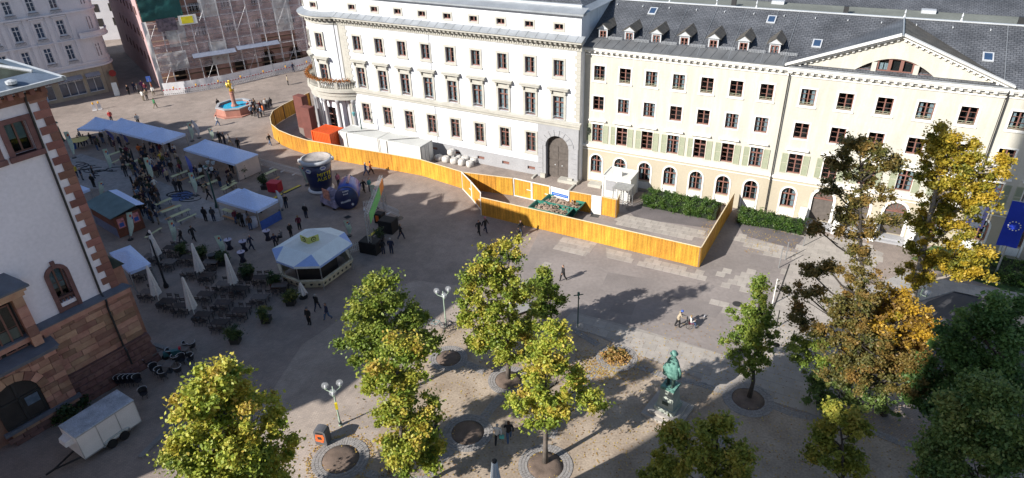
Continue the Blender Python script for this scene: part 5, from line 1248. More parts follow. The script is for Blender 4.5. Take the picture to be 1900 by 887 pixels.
# old stone planters / slabs beside the portal
for (x, y, L_) in ((1055,338,2.4),(1105,345,1.6)):
    c = G(x, y); o = MB().box(-L_/2,L_/2,-.5,.5,0,.35).build('stone_slab', m_stone, loc=c, rot=Y_A); tag(o, 'long mossy stone slab lying before the portal' if L_ > 2 else 'shorter stone slab lying next to the cabin wall', 'stone slab')
for (x, y) in ((998,322),(1065,345)):
    c = G(x, y); tag(MB().box(-.12,.12,-1.6,1.6,0,.18).build('kerb_stone', m_stone, loc=c, rot=Y_A), kind='structure')
# ---------------------------------------------------------------- tents
m_tent = mat('skylight_blue_tent_cloth', (.50,.61,.86), .8, .04, .6); m_tentg = mat('green_grey_roof_cloth', (.10,.16,.17), .7, .15, 1)  # blue of skylit shade put into the colour of the white tent cloth
def tent(name, label, A, B, C, z, n, rise=1.15, m=None, val=.28, group='white party tents', frame_w=.05):
    m = m or m_tent; a, b, c = G(*A, z), G(*B, z), G(*C, z); an = ang(a, b); L = (b-a).length; Wd = (c-b).dot(Vector((-sin(an), cos(an), 0)))
    t = thing(name, label, 'tent', (a.x, a.y, 0), an, group); cw = L/n
    for i in range(n):
        V = []; N = 8; F = []
        for j in range(N+1):
            for k in range(N+1):
                u, v = k/N, j/N; r = min(1, max(abs(u-.5), abs(v-.5))*2); h = (1-r)**1.35
                V.append((i*cw+u*cw, v*Wd, z+rise*h+.03*(1-r)))
        F = [(j*(N+1)+k, j*(N+1)+k+1, (j+1)*(N+1)+k+1, (j+1)*(N+1)+k) for j in range(N) for k in range(N)]
        mb = MB(); mb.add(V, F); mb.build('canopy', m, t, smooth=True)
        for (x0, y0, x1, y1) in ((0,0,cw,0),(0,Wd,cw,Wd)):
            MB().box(i*cw, (i+1)*cw, y0-.02, y0+.02, z-val, z).build('valance', m, t)
    for x in (0, L): MB().box(x-.02, x+.02, 0, Wd, z-val, z).build('valance', m, t)
    for i in range(n+1):
        for y in (0, Wd): MB().box(i*cw-.04, i*cw+.04, y-.04, y+.04, 0, z-.02).build('pole', m_steel, t)
    return t, L, Wd
tent('party_tent', 'small skylight-blue white tent at the far left end of the long tent row', (143,239), (189,241), (213,224), 2.3, 1)
t2, L2, W2 = tent('party_tent', 'long skylight-blue white tent roof of three peaks facing the fountain', (190,237), (301,265), (344,248), 2.3, 3)
t3, L3, W3 = tent('party_tent', 'skylight-blue white tent of two peaks joined to the picket fence', (340,276), (436,304.6), (475,285), 2.3, 2)
MB().box(-.02,.02,.1,W3-.1,.1,2.2).build('side_wall', mat('pinkish_tent_wall', (.50,.42,.38), .9, .06), t3, loc=(L3,0,0))
t4, L4, W4 = tent('party_tent', 'skylight-blue white tent with a blue cloth counter in the middle of the market', (401,369.4), (476,392), (517,370.6), 2.3, 1, 1.3)
m_blue = mat('blue_counter_cloth', (.05,.11,.38), .8, .1, 3)
MB().box(-.03,.03,.1,W4-.1,0,1.0).build('counter_cloth', m_blue, t4, loc=(L4,0,0))
tent('party_tent', 'low grey white tent beside the closed parasols, near the town hall', (203,469), (240,505), (278,488), 2.3, 1, .8)
tent('party_tent', 'tiny lilac tent peeping out beside the town hall quoins', (130,348), (152,356), (166,350), 2.2, 1, .5)
# timber kiosk
ka, kb, kc = G(155.6,375.7,2.7), G(204,403.6,2.7), G(263,380,2.7); kan = ang(ka, kb); KL = (kb-ka).length; KW = (kc-kb).dot(Vector((-sin(kan), cos(kan), 0)))
t = thing('market_hut', 'timber market hut with a dark green grey canopy roof', 'hut', (ka.x, ka.y, 0), kan)
m_hut = mat('reddish_timber', (.17,.06,.035), .7, .2, 2)
for k in range(12): MB().box(0.3,KL-.3,.28,.32,.05+k*.19,.23+k*.19).build('board', m_hut if k > 5 else mat('blue_grey_board',(.16,.18,.26),.8), t)
for k in range(12): MB().box(KL-.32,KL-.28,.3,KW-.3,.05+k*.19,.23+k*.19).build('board', m_hut, t)
MB().box(.35,KL-.35,.35,KW-.3,0,2.35).build('inner_room', m_dark, t)
r = MB(); r.hexa([(-.1,-.1,2.5),(KL+.1,-.1,2.5),(KL+.1,KW*.8,2.95),(-.1,KW*.8,2.95),(-.1,-.1,2.56),(KL+.1,-.1,2.56),(KL+.1,KW*.8,3.02),(-.1,KW*.8,3.02)]); r.build('roof', m_tentg, t)
r = MB(); r.hexa([(-.1,KW*.8,2.95),(KL+.1,KW*.8,2.95),(KL+.1,KW+.2,2.75),(-.1,KW+.2,2.75),(-.1,KW*.8,3.0),(KL+.1,KW*.8,3.0),(KL+.1,KW+.2,2.8),(-.1,KW+.2,2.8)]); r.build('rear_roof_cloth', m_tent, t)
for y in (.9, KW-.9):
    b = MB().box(-.01,.02,-.35,.35,1.0,2.1).build('poster', mat('red_white_poster', (.5,.2,.2), .7, .5, 3), t, loc=(KL-.26,y,0)); MB().box(.02,.03,-.22,.22,1.15,1.6).build('poster_print', m_blue, b)
# ---------------------------------------------------------------- octagonal punch stand
oz = 2.8; OP = [G(x, y, oz) for x, y in [(504.5,461.9),(512.4,483.6),(544.7,495.5),(593.6,493.9),(653.6,452),(639.4,430.8),(613.4,422),(566,425)]]
oc_ = sum(OP, Vector())/8; oc_.z = 0; t = thing('market_stand', 'eight-sided white and blue market stand with two round eyes on its roof', 'market stand', oc_)
Q = [p-oc_ for p in OP]; an = ang(OP[3], OP[4]); ux = Vector((cos(an), sin(an), 0)); uy = Vector((-sin(an), cos(an), 0))
tx = [q.dot(ux) for q in Q]; ty = [q.dot(uy) for q in Q]
hx, hy = (max(tx)-min(tx))/2*.52, (max(ty)-min(ty))/2*.55; cxx, cyy = (max(tx)+min(tx))/2, (max(ty)+min(ty))/2
top = [ux*(cxx+sx*hx)+uy*(cyy+sy*hy)+Vector((0,0,oz+.55)) for sx, sy in ((-1,-1),(1,-1),(1,1),(-1,1))]
MB().add(top, [(0,1,2,3)]).build('upper_roof', mat('warm_white_cloth', (.66,.68,.66), .8, .05), t)
m_pale = mat('pale_blue_white_cloth', (.70,.76,.76), .8, .04); m_bl2 = mat('light_blue_cloth', (.28,.40,.70), .8, .05)
def near(q): return min(top, key=lambda p: (Vector((p.x,p.y,0))-Vector((q.x,q.y,0))).length)
for i in range(8):
    a, b = Q[i], Q[(i+1) % 8]; ta, tb = near(a), near(b)
    if (ta-tb).length < .01: MB().add([a, b, ta], [(0,1,2)]).build('roof_panel', m_bl2, t)
    else: MB().add([a, b, tb, ta], [(0,1,2,3)]).build('roof_panel', m_pale, t)
    MB().add([a, b, b-Vector((0,0,.22)), a-Vector((0,0,.22))], [(0,1,2,3)]).build('valance', m_bl2 if i % 2 else m_pale, t)
    s_ = .86; a2, b2 = Vector((a.x*s_, a.y*s_, 0)), Vector((b.x*s_, b.y*s_, 0)); dn = (b2-a2).normalized(); 
    w = MB().hexa([a2+Vector((0,0,.25)), b2+Vector((0,0,.25)), b2*.96+Vector((0,0,.25)), a2*.96+Vector((0,0,.25)), a2*1.12+Vector((0,0,1.15)), b2*1.12+Vector((0,0,1.15)), b2*1.02+Vector((0,0,1.15)), a2*1.02+Vector((0,0,1.15))]).build('counter_front', mat('cream_painted_panel', (.52,.48,.36), .7, .2, 3), t)
    L = (b2-a2).length; an2 = atan2(dn.y, dn.x)
    for k in range(int(L/.5)):
        p = (a2*1.07).lerp(b2*1.07, (k+.5)/int(L/.5)); o = MB().vprism([(.13*cos(q), .16*sin(q)) for q in np.linspace(0, 2*pi, 7)[:-1]], -.012, .012).build('painted_motif', m_darkm, t, loc=p+Vector((0,0,.72)), rot=(0,random.random(),an2))
    MB().cyl(a2*1.05, a2*1.05+Vector((0,0,oz)), .05).build('post', m_steel, t)
mb = MB(); mb.prism([((p.x*.55), p.y*.55) for p in Q], 0, 2.4); mb.build('bar_core', m_dark, t)
ec = (top[0]+top[1]+top[2]+top[3])/4-ux*.2; ez_ = MB()
for s in (-1, 1):
    b = MB().box(-.52,.52,-.03,.03,0,.62).build('eye_board', mat('yellow_green_board', (.52,.56,.16), .6), t, loc=ec+ux*0+Vector((s*.42,-.12,.05)), rot=s*.65)
    MB().lathe([(.24,0),(.24,.03)], 16).build('eye_ring', m_darkm, b, loc=(0,-.035,.32), rot=(pi/2,0,0)); MB().lathe([(.17,0),(.17,.03)], 16).build('eye_white', MATS['yellow_green_board'], b, loc=(0,-.06,.32), rot=(pi/2,0,0)); MB().lathe([(.07,0),(.07,.03)], 10).build('pupil', m_darkm, b, loc=(0,-.085,.32), rot=(pi/2,0,0))
# ---------------------------------------------------------------- inflatable cup and cap
m_navy = mat('navy_pvc', (.012,.02,.075), .35, .15, 1, spec=.6); m_wpvc = mat('white_pvc', (.58,.58,.58), .4, .06, 1); m_bpvc = mat('blue_pvc', (.02,.06,.32), .35, .1, 1, spec=.6)
cc = G(597,352); t = thing('inflatable_cup', 'giant dark blue inflatable drinking cup with white lid and yellow lettering', 'inflatable', cc)
MB().lathe([(1.25,0),(1.5,.1),(1.5,.3),(1.3,.4)], 32).build('base_ring', m_wpvc, t, smooth=True)
MB().lathe([(1.25,.35),(1.36,1.2),(1.5,2.4),(1.62,3.7)], 32).build('cup_body', m_navy, t, smooth=True)
MB().lathe([(1.55,3.65),(1.8,3.7),(1.85,3.85),(1.78,4.05),(1.6,4.1)], 32, cap=False).build('lid', mat('lid_rim', (.40,.41,.43), .5), t, smooth=True); MB().lathe([(1.6,4.09),(1.5,3.95),(.9,3.8),(.01,3.78)], 32, cap=False).build('lid_hollow', mat('lid_hollow_brown', (.30,.27,.25), .8, .3, 1.2), t, smooth=True)  # lid hollow coloured browner and darker than the rim
MB().lathe([(.15,-.2),(.2,0),(.15,.2)], 10).build('lid_tab', m_wpvc, t, loc=(1.85,.1,3.9)); MB().lathe([(.15,-.2),(.2,0),(.15,.2)], 10).build('lid_tab', m_wpvc, t, loc=(-1.8,-.4,3.9))
m_yel = mat('yellow_print', (.75,.65,.03), .7); ydir = atan2(-cc.y, -cc.x)
def curved(body, size, m, z, a0, R):
    me = text_mesh(body, size, m, .01)
    for v in me.vertices:
        a = a0+v.co.x/R; zz = z+v.co.y; rr = R+.03+v.co.z+(zz-2)*.11; v.co = (rr*cos(a), rr*sin(a), zz)
    return me
put('lettering', curved('MITTE', .62, m_yel, 2.5, ydir+.42, 1.5), t); put('lettering', curved('AUS D', .62, m_yel, 1.9, ydir+.42, 1.45), t)
for a_, z_ in ((ydir-.75, 3.0), (ydir+.35, 3.3)):
    k = MB().vprism([(.34*(1+.1*cos(6*q))*cos(q), .25*(1+.1*cos(6*q))*sin(q)) for q in np.linspace(0, 2*pi, 25)[:-1]], -.05, .05).build('cloud_badge', m_wpvc, t, loc=(1.58*cos(a_), 1.58*sin(a_), z_), rot=a_+pi/2)
    put('badge_lettering', text_mesh('fritz', .2, m_bpvc, .01), k, (0,-.06,0), (pi/2,0,0)) if False else MB().box(-.2,.2,-.065,-.05,-.07,.07).build('badge_print', m_bpvc, k)
cp2 = G(645,378); t = thing('inflatable_stand', 'blue inflatable tube stand with a dark round front beside the giant cup', 'inflatable', cp2, radians(-35))
V = []; N = 10; 
mb = MB(); mb.tube([(.95,-.75,1.3),(.2,.2,1.35),(-.9,1.5,1.4),(-1.4,2.1,1.35)], [1.22,1.25,1.2,.8], 20)
o = mb.build('tube_body', m_bpvc, t, smooth=True)
MB().tube([(.4,.1,2.62),(-.8,1.5,2.64)], [.16,.16], 8).build('pale_stripe', mat('pinkish_stripe', (.45,.3,.32), .6), t, smooth=True)
mb = MB(); mb.lathe([(.01,0),(1.05,.02),(1.15,.18),(1.05,.34),(.01,.36)], 26); o = mb.build('front_disc', m_navy, t, smooth=True, loc=(.9,-.7,1.3), rot=(radians(76),0,radians(38)))
o.scale = (1.15,1.15,1)
lt = MB()
for (x0, y0, n_, h_) in ((-.3,.55,5,.16),(-.25,.3,4,.16),(-.55,-.5,8,.2)):
    for k in range(n_): lt.box(x0+k*.12, x0+k*.12+.08, y0+k*.03, y0+k*.03+h_*random.uniform(.6,1), .36, .372)
lt.build('small_print', m_wpvc, o)
MB().lathe([(.12,0),(.12,.05)],10).build('lamp', m_wpvc, o, loc=(.55,-.6,.37))
mb = MB(); mb.hexa([(-2.4,-1.8,.3),(.3,-2.0,.3),(.3,-.4,.5),(-2.4,-.1,.5),(-2.4,-1.7,1.1),(.2,-1.8,1.0),(.2,-.4,1.5),(-2.4,-.1,1.6)]); mb.build('counter', mat('mauve_grey_panel', (.22,.19,.26), .7, .5, 2), t)
for x in (-2, -.2): MB().box(-.12,.12,-.12,.12,0,.4).build('foot', m_darkm, t, loc=(x,-1.8,0))
MB().box(-.6,.6,-.03,.03,0,1.2).build('picture_panel', mat('orange_picture', (.45,.2,.14), .7, .5, 3), t, loc=(-1.2,-1.75,1.0), rot=-.1)
# ---------------------------------------------------------------- truss arch with green banner
m_gb = mat('green_banner', (.12,.42,.14), .8, .15, 2); a0 = G(686,465); b0 = G(738,420)
a0 = VP(G(684,470), 684, 470); t = thing('truss_arch', 'aluminium truss arch with green banner at the market entrance', 'arch', (0,0,0))
P0, P1 = G(690,470), G(716,392)
P0.z = P1.z = 0
Ht = 4.2
def truss(a, b):
    mb = MB(); d = (b-a).normalized(); up = Vector((0,0,1)) if abs(d.z) < .9 else Vector((P1-P0)).normalized(); s = d.cross(up).normalized()*.14; u = s.cross(d).normalized()*.14
    c4 = [s+u, -s+u, -s-u, s-u]
    for q in c4: mb.cyl(a+q, b+q, .025, n=5)
    n = int((b-a).length/.4); 
    for i in range(n):
        for k in range(4): mb.cyl(a.lerp(b, i/n)+c4[k], a.lerp(b, (i+1)/n)+c4[(k+1) % 4], .012, n=4)
    return mb
truss(P0, P0+Vector((0,0,Ht))).build('truss_leg', m_steel, t); truss(P1, P1+Vector((0,0,Ht))).build('truss_leg', m_steel, t); truss(P0+Vector((0,0,Ht)), P1+Vector((0,0,Ht))).build('truss_beam', m_steel, t)
dd = (P1-P0).normalized(); nn = Vector((dd.y,-dd.x,0))*.2
for s0, s1, m in ((.05,.72,m_gb),(.72,.95,mat('orange_banner', (.62,.22,.05), .8))):
    a = P0.lerp(P1, s0)+nn; b = P0.lerp(P1, s1)+nn; MB().hexa([a+Vector((0,0,Ht-1.15)), b+Vector((0,0,Ht-1.15)), b*1+Vector((0,0,Ht-1.15))+nn*.15, a+Vector((0,0,Ht-1.15))+nn*.15, a+Vector((0,0,Ht)), b+Vector((0,0,Ht)), b+Vector((0,0,Ht))+nn*.15, a+Vector((0,0,Ht))+nn*.15]).build('banner', m, t)
# black ballast boxes
def blk(x, y, a, b, h, lab, rz=-.4):
    c = G(x, y); o = MB().box(-a/2,a/2,-b/2,b/2,0,h).box(-a/2+.05,a/2-.05,-b/2+.05,b/2-.05,h,h+.03).build('ballast_box', m_blk, loc=c, rot=rz); tag(o, lab, 'box', 'black boxes round the truss arch')
blk(690,466,1.9,1.3,1.25,'large black covered box at the near foot of the truss arch'); blk(722,428,1.6,1.3,1.35,'large black covered box at the far foot of the truss arch'); blk(706,412,.9,.8,1.1,'smaller black box with an orange bin behind the far truss foot')
c = G(704,413,0); tag(MB().box(-.28,.28,-.3,-.2,.3,.95).build('orange_sign_plate', mat('orange_plate', (.7,.16,.03), .6), loc=c), 'small orange plate leaning on the black box by the arch', 'sign')
# cable ramps
def ramp(a, b, lab):
    A, B = G(*a), G(*b); an = ang(A, B); L = (B-A).length; t = thing('cable_ramp', lab, 'cable ramp', A, an, 'black and yellow cable ramps')
    n = max(1, round(L/.9))
    for i in range(n): s = put('ramp_segment', cached('rs', lambda: MB().hexa([(0,-.3,0),(.88,-.3,0),(.88,.3,0),(0,.3,0),(0,-.18,.07),(.88,-.18,.07),(.88,.18,.07),(0,.18,.07)]).mesh('ramp_segment', m_darkm)), t, (i*L/n,0,0)); put('yellow_lid', cached('yl', lambda: MB().box(.03,.85,-.15,.15,.071,.085).mesh('yellow_lid', mat('yellow_rubber', (.62,.50,.05), .6))), s)
ramp((526,359), (556,345), 'yellow lidded cable ramp beside the red cooler'); ramp((676,447), (710,420), 'yellow lidded cable ramp across the truss arch'); ramp((505,371), (522,361), 'short cable ramp end left of the red cooler')
# picket fences
m_pick = mat('white_picket', (.6,.6,.6), .6, .05)
def picket(a, b, lab, h=.95):
    A, B = G(*a), G(*b); an = ang(A, B); L = (B-A).length; t = thing('picket_fence', lab, 'fence', A, an, 'white picket fences'); n = int(L/.17); me = cached(('pk', h), lambda: MB().box(-.035,.035,-.012,.012,.05,h).vprism([(-.035,h),(.035,h),(0,h+.07)],-.012,.012).mesh('picket', m_pick))
    for i in range(n): put('picket', me, t, (i*L/n,0,0))
    for z in (.25,.75): MB().box(0,L,.013,.04,z,z+.07).build('rail', m_pick, t)
    for i in range(int(L/2)+1): MB().box(-.1,.1,-.35,.35,0,.05).build('foot', m_pick, t, loc=(min(i*2, L),0,0))
picket((483,307), (576,331), 'long white picket fence from the tent to the giant cup'); picket((676,388), (700,385), 'white picket fence behind the inflatable cap'); picket((700,386), (742,404), 'white picket fence right of the truss arch'); picket((636,474), (672,463), 'white picket fence joined to the market stand')
# ---------------------------------------------------------------- beach flags
def flag(bx, by, tx, ty, col, kind, lab, group='tall market flags'):
    b = G(bx, by); tp = VP(b, tx, ty); h = tp.z; t = thing('beach_flag', lab, 'flag', b, atan2(-b.y, -b.x)+pi/2, group)
    s = 1 if (tp.x-b.x)*1 > 0 else -1
    off = (tp-b); offx = off.dot(Vector((cos(t.rotation_euler.z), sin(t.rotation_euler.z), 0)))
    MB().tube([(0,0,0),(offx*.43,0,h*.5),(offx,0,h)], .025, 5).build('pole', m_steel, t)
    MB().lathe([(.28,0),(.28,.08),(.05,.1)], 12).build('base', m_darkm, t)
    w = .58; N = 8; V = []
    for i in range(N+1):
        f = i/N; z = h*(.14+.86*f); x0 = offx*(z/h)**1.2
        ww = w*(.35+.65*min(1, f*3)) if kind == 'rect' else w*sin(pi*(.12+.78*f))*.9
        V += [(x0, .02*sin(i), z), (x0+ww*.9, .05*sin(i*1.3), z-.03)]
    c = MB().add(V, [(2*i, 2*i+1, 2*i+3, 2*i+2) for i in range(N)]).build('cloth', col, t, smooth=True)
    if kind == 'rect':
        x0 = offx*.85; MB().vprism([(x0+.22,h*.82),(x0+.40,h*.83),(x0+.42,h*.9),(x0+.32,h*.92),(x0+.22,h*.88)], -.06, -.05).build('emblem', mat('red_emblem', (.55,.10,.05), .8), t)
        MB().vprism([(x0+.36,h*.72),(x0+.5,h*.74),(x0+.5,h*.84),(x0+.4,h*.82)], -.06, -.05).build('emblem', m_blue, t)
    return t
m_fg = mat('pale_green_cloth', (.38,.52,.38), .85, .35, .5, col2=(.62,.68,.62)); m_fb = mat('violet_blue_cloth', (.14,.17,.50), .8, .1); m_fw = mat('white_flag_cloth', (.6,.6,.65), .8, .1)
FL = [(138,293,117.6,245,'g','farthest left by the town hall corner'),(205.5,317,189,277,'g','left of the crowd, before the empty bench'),(283,344.5,265.6,293,'g','standing in the thick of the crowd'),(364,363,348,321,'g','on the pale paving beside the blue floor spot'),
 (570.4,344,553.5,308,'g','left of the giant cup at the picket fence'),(651.6,348,642.6,325,'g','right behind the giant cup'),(690,367,685.4,343,'g','behind the inflatable cap by two walkers'),(648,438,637,409.6,'g','rising behind the eight-sided stand'),
 (323.7,454,310.5,410,'g','left of two men walking past the benches'),(414.6,476,397,438,'g','between the black bin and potted bushes'),(242.5,445,234,395,'g','in front of the timber hut'),(186,366,181.6,338,'g','behind the timber hut'),(357,262,346,228,'g','left of the white purple flag at the tent end'),(393.5,262,385,238,'g','right beyond the two-peak tent'),(703,385,687,345,'g','behind the near leg of the truss arch')]
for f in FL: flag(*f[:4], m_fg, 'rect', 'pale green market flag '+f[5])
flag(210,263,194,242,m_fb,'drop','blue feather flag, left of a pair before the long tent'); flag(237,267,219,246,m_fb,'drop','blue feather flag, right of a pair before the long tent'); flag(356,329,342,289,m_fb,'drop','slim blue feather flag left of the white buckets'); flag(521.6,390,511,353,m_fw,'drop','white feather flag at the right corner of the middle tent'); flag(370,256,354,222,m_fw,'drop','white and purple feather flag between two green ones')
MB().lathe([(1.25,0),(1.25,.01)], 28).build('floor_sticker', mat('blue_floor_print', (.05,.09,.22), .6), loc=G(337,364,.012)); tag(bpy.data.objects['floor_sticker'], 'round blue sticker on the pale paving among the chalk rings', 'floor sticker')
# ---------------------------------------------------------------- beer tables and benches
m_bt = mat('yellow_green_bench', (.48,.48,.27), .6, .12, 2); m_bo = mat('orange_wood_bench', (.42,.20,.07), .6, .12, 2)
def biertable(w, h, m):
    t = MB(); t.box(-1.1,1.1,-w/2,w/2,h-.03,h); me = t.mesh('top', m, fixn=True)
    l = MB(); l.bar((0,-w/2+.03,0),(0,-w/2+.03,h-.03),.03); l.bar((0,w/2-.03,0),(0,w/2-.03,h-.03),.03); l.bar((0,-w/2,.2),(0,w/2,.2),.025); return me, l.mesh('leg_frame', m_darkm)
BT = {'table': biertable(.5,.76,m_bt), 'bench': biertable(.26,.46,m_bo), 'gbench': biertable(.26,.46,m_bt)}
def bier(kind, a, b, lab):
    A, B = G(*a, .5), G(*b, .5); c = (A+B)/2; c.z = 0; t = thing('beer_table' if kind == 'table' else 'beer_bench', lab, 'table' if kind == 'table' else 'bench', c, ang(A, B), 'beer tables and benches')
    put('top', BT[kind][0], t); put('leg_frame', BT[kind][1], t, (-.8,0,0)); put('leg_frame', BT[kind][1], t, (.8,0,0))
def z2(x, y): return (240+x/5.545, 260+y/5.545)
L_ = [('table',z2(285,680),z2(405,630),'empty yellow green beer table, rearmost of the near rows'),('bench',z2(295,735),z2(440,675),'orange beer bench behind the middle green table'),('table',z2(325,765),z2(545,685),'yellow green beer table in the middle of the near rows'),('bench',z2(368,810),z2(555,728),'orange beer bench in the near rows, second one'),('table',z2(420,815),z2(635,725),'yellow green beer table, second nearest of the near rows'),('gbench',z2(475,845),z2(705,745),'green beer bench nearest the camera in the near rows'),
 ('table',z2(455,390),z2(590,338),'green beer table behind the flag with the blue feather'),('bench',z2(540,405),z2(600,380),'orange bench tucked behind the pale paving kerb'),('table',z2(668,432),z2(730,400),'green beer table under the white buckets'),('bench',z2(770,445),z2(830,425),'orange bench between two seated groups'),('table',z2(790,480),z2(895,435),'green beer table before the dark green lamp'),('gbench',z2(990,460),z2(1040,432),'green bench by the seated people at the tent'),('table',z2(975,525),z2(1090,460),'long yellow green beer table at the right of the group'),
 ('bench',z2(955,770),z2(1110,820),'orange beer bench before the middle tent'),('table',z2(975,730),z2(1100,770),'green beer table under the middle tent'),('table',(483,331),(516,316),'yellow green beer table by the red cooler'),('bench',(500,338),(514,329),'orange bench by the red cooler'),('table',(200,292),(229,282),'empty green beer table left of the crowd'),('gbench',(206,302),(232,290),'green bench left of the crowd'),('table',(241,307),(256,300),'green table in front of the crowd'),('gbench',(262,444),(305,418),'long green bench behind the parasols'),('table',(395,290),(425,300),'yellow table inside the two-peak tent')]
for k in L_: bier(*k)
# high tables
m_ht = mat('dark_stretch_cover', (.03,.03,.05), .8)
for (x, y, lab) in ((498,445,'upper one of three high tables, nearest the stand'),(454.5,465,'middle one of three high tables with a bottle'),(451.5,485,'lowest one of three high tables'),(427,462,'standing table beside the black bin')):
    c = G(x, y); t = thing('high_table', 'round '+lab, 'table', c, 0, 'round bar tables'); MB().lathe([(.32,0),(.16,.45),(.36,1.06)], 16).build('cover', m_ht, t, smooth=True); MB().lathe([(.38,1.07),(.38,1.11)], 20).build('top', mat('lilac_table_top', (.42,.38,.48), .5), t); MB().lathe([(.035,0),(.035,.16),(.015,.22),(.015,.28)], 8).build('bottle', m_darkm, None, loc=c+Vector((.05,0,1.11))); tag([o for o in bpy.data.objects if o.name.startswith('bottle')][-1], 'dark bottle on the '+lab, 'bottle', 'bottles on the bar tables')
# coolers, counters, small things
o = MB().box(-.7,.7,-.5,.5,.1,1.15).box(-.72,.72,-.52,.52,1.15,1.25).build('red_cooler', mat('red_paint', (.42,.02,.04), .5), loc=G(512,355), rot=-.3); tag(o, 'dark red drinks cooler beside the yellow cable ramp', 'cooler')
for (x, y) in ((455,415),(470,420)): o = MB().lathe([(.5,0),(.55,.4),(.5,.95),(.52,.98),(.0,.98)], 16).build('covered_table', m_fw, loc=G(x, y)); tag(o, 'round cloth covered table '+('left' if x < 460 else 'right')+' of two before the middle tent', 'table', 'round cloth covered tables')
m_buck = mat('white_bucket', (.5,.55,.58), .6)
for i, (x, y) in enumerate(((372,318),(381,313),(393,316),(396,305),(386,304))):
    c = G(x, y, 1.7); t = thing('hanging_bucket', 'pale bucket lampshade hanging at the tent edge, %s' % ['leftmost','second from left','middle low one','rightmost low one','upper rear one'][i], 'lampshade', c, 0, 'pale bucket shades at the tent'); MB().lathe([(.16,0),(.24,.35)], 12, cap=False).build('shade', m_buck, t); MB().cyl((0,0,.35),(0,0,.7),.01).build('cord', m_darkm, t)
tag(MB().lathe([(.02,0),(.02,1.3),(1.15,1.32),(1.2,1.36),(.0,1.5)], 18).build('yellow_sunshade', mat('yellow_shade_cloth', (.55,.42,.15), .8), loc=G(153,276)), 'small yellow sunshade beside the blue barrel at far left', 'sunshade')
tag(MB().lathe([(.3,0),(.35,.5),(.3,.95)], 12).build('blue_barrel', m_blue, loc=G(138,276)), 'blue barrel beside the small yellow sunshade', 'barrel')
# ---------------------------------------------------------------- café: tables, chairs, closed parasols, planters
m_cw = mat('dark_teak', (.05,.036,.032), .7, .25, 3, extra=piece_var(.3, .005)); m_cw2 = mat('grey_teak', (.13,.11,.10), .7, .2, 3)
def slat_table(m):
    t = MB()
    for k in range(6): t.box(-.7,.7,-.38+k*.13,-.27+k*.13,.70,.73)
    return t.mesh('table_top', m)
def folding(m):
    t = MB()
    for k in range(3): t.box(-.22,.22,-.2+k*.14,-.09+k*.14,.43,.45)
    b = MB()
    for k in range(2): b.box(-.22,.22,.2,.22,.6+k*.16,.7+k*.16)
    l = MB()
    for x in (-.2,.2): l.bar((x,-.2,0),(x,.2,.45),.03); l.bar((x,.2,0),(x,-.2,.43),.03); l.bar((x,.2,.4),(x,.24,.9),.03)
    return t.mesh('seat', m), b.mesh('backrest', m), l.mesh('leg_frame', m_darkm)
ST = [slat_table(m_cw), slat_table(m_cw2)]; STL = MB().bar((-.6,-.3,0),(-.6,-.3,.7),.05).bar((-.6,.3,0),(-.6,.3,.7),.05).bar((.6,-.3,0),(.6,-.3,.7),.05).bar((.6,.3,0),(.6,.3,.7),.05).mesh('leg_frame', m_darkm); FC = folding(m_cw)
def z5(x, y): return (180+x/3.41, 400+y/3.41)
CT = [((465,330),1,'under the second parasol from left, with cups'),((290,395),1,'beside the low grey tent'),((340,520),1,'under the leftmost front parasol'),((460,580),0,'heaped with pale cloths between the front parasols'),((550,610),0,'left of the foot of the middle front parasol'),((600,385),1,'behind the middle parasol'),((705,415),0,'right of the tall middle parasol foot'),((730,330),1,'beside the black bin'),((815,470),1,'under the right parasol'),((700,535),0,'in the middle row, second from left'),((810,590),0,'in the middle row, centre'),((915,500),0,'in the middle row right of the parasol foot'),((685,665),0,'nearest row, left one'),((920,640),0,'nearest row, right one before the bushes'),((1045,430),0,'far right next to the flower tubs'),((1040,555),1,'right side by the low bush'),((790,715),0,'nearest row, centre'),((1165,480),1,'rightmost behind the yellowish bush'),((920,385),1,'behind the right parasol by a potted bush'),((480,240),0,'at the back by two walking men'),((590,300),0,'at the back left of the black bin'),((360,290),1,'behind the lamp post by the tent')]
chn = 0
for i, ((x, y), mk, lab) in enumerate(CT):
    c = G(*z5(x, y)); a = radians(-5)+random.uniform(-.12,.12); t = thing('cafe_table', 'slatted wooden café table '+lab, 'table', c, a, 'slatted café tables'); put('table_top', ST[mk], t); put('leg_frame', STL, t)
    for k, (dx, dy, r_) in enumerate(((-.35,-.62,pi),(.35,-.62,pi),(-.35,.62,0),(.35,.62,0))):
        p = c+Vector((cos(a)*dx-sin(a)*dy, sin(a)*dx+cos(a)*dy, 0)); ch = thing('folding_chair', ('rear left','rear right','front left','front right')[k].replace('rear','near').replace('front','far')+' folding chair, café table '+lab, 'chair', p, a+r_+random.uniform(-.15,.15), 'folding chairs round the table '+lab)
        put('seat', FC[0], ch); put('backrest', FC[1], ch); put('leg_frame', FC[2], ch)
m_par = mat('beige_parasol_cloth', (.66,.62,.60), .9, .05, 1)
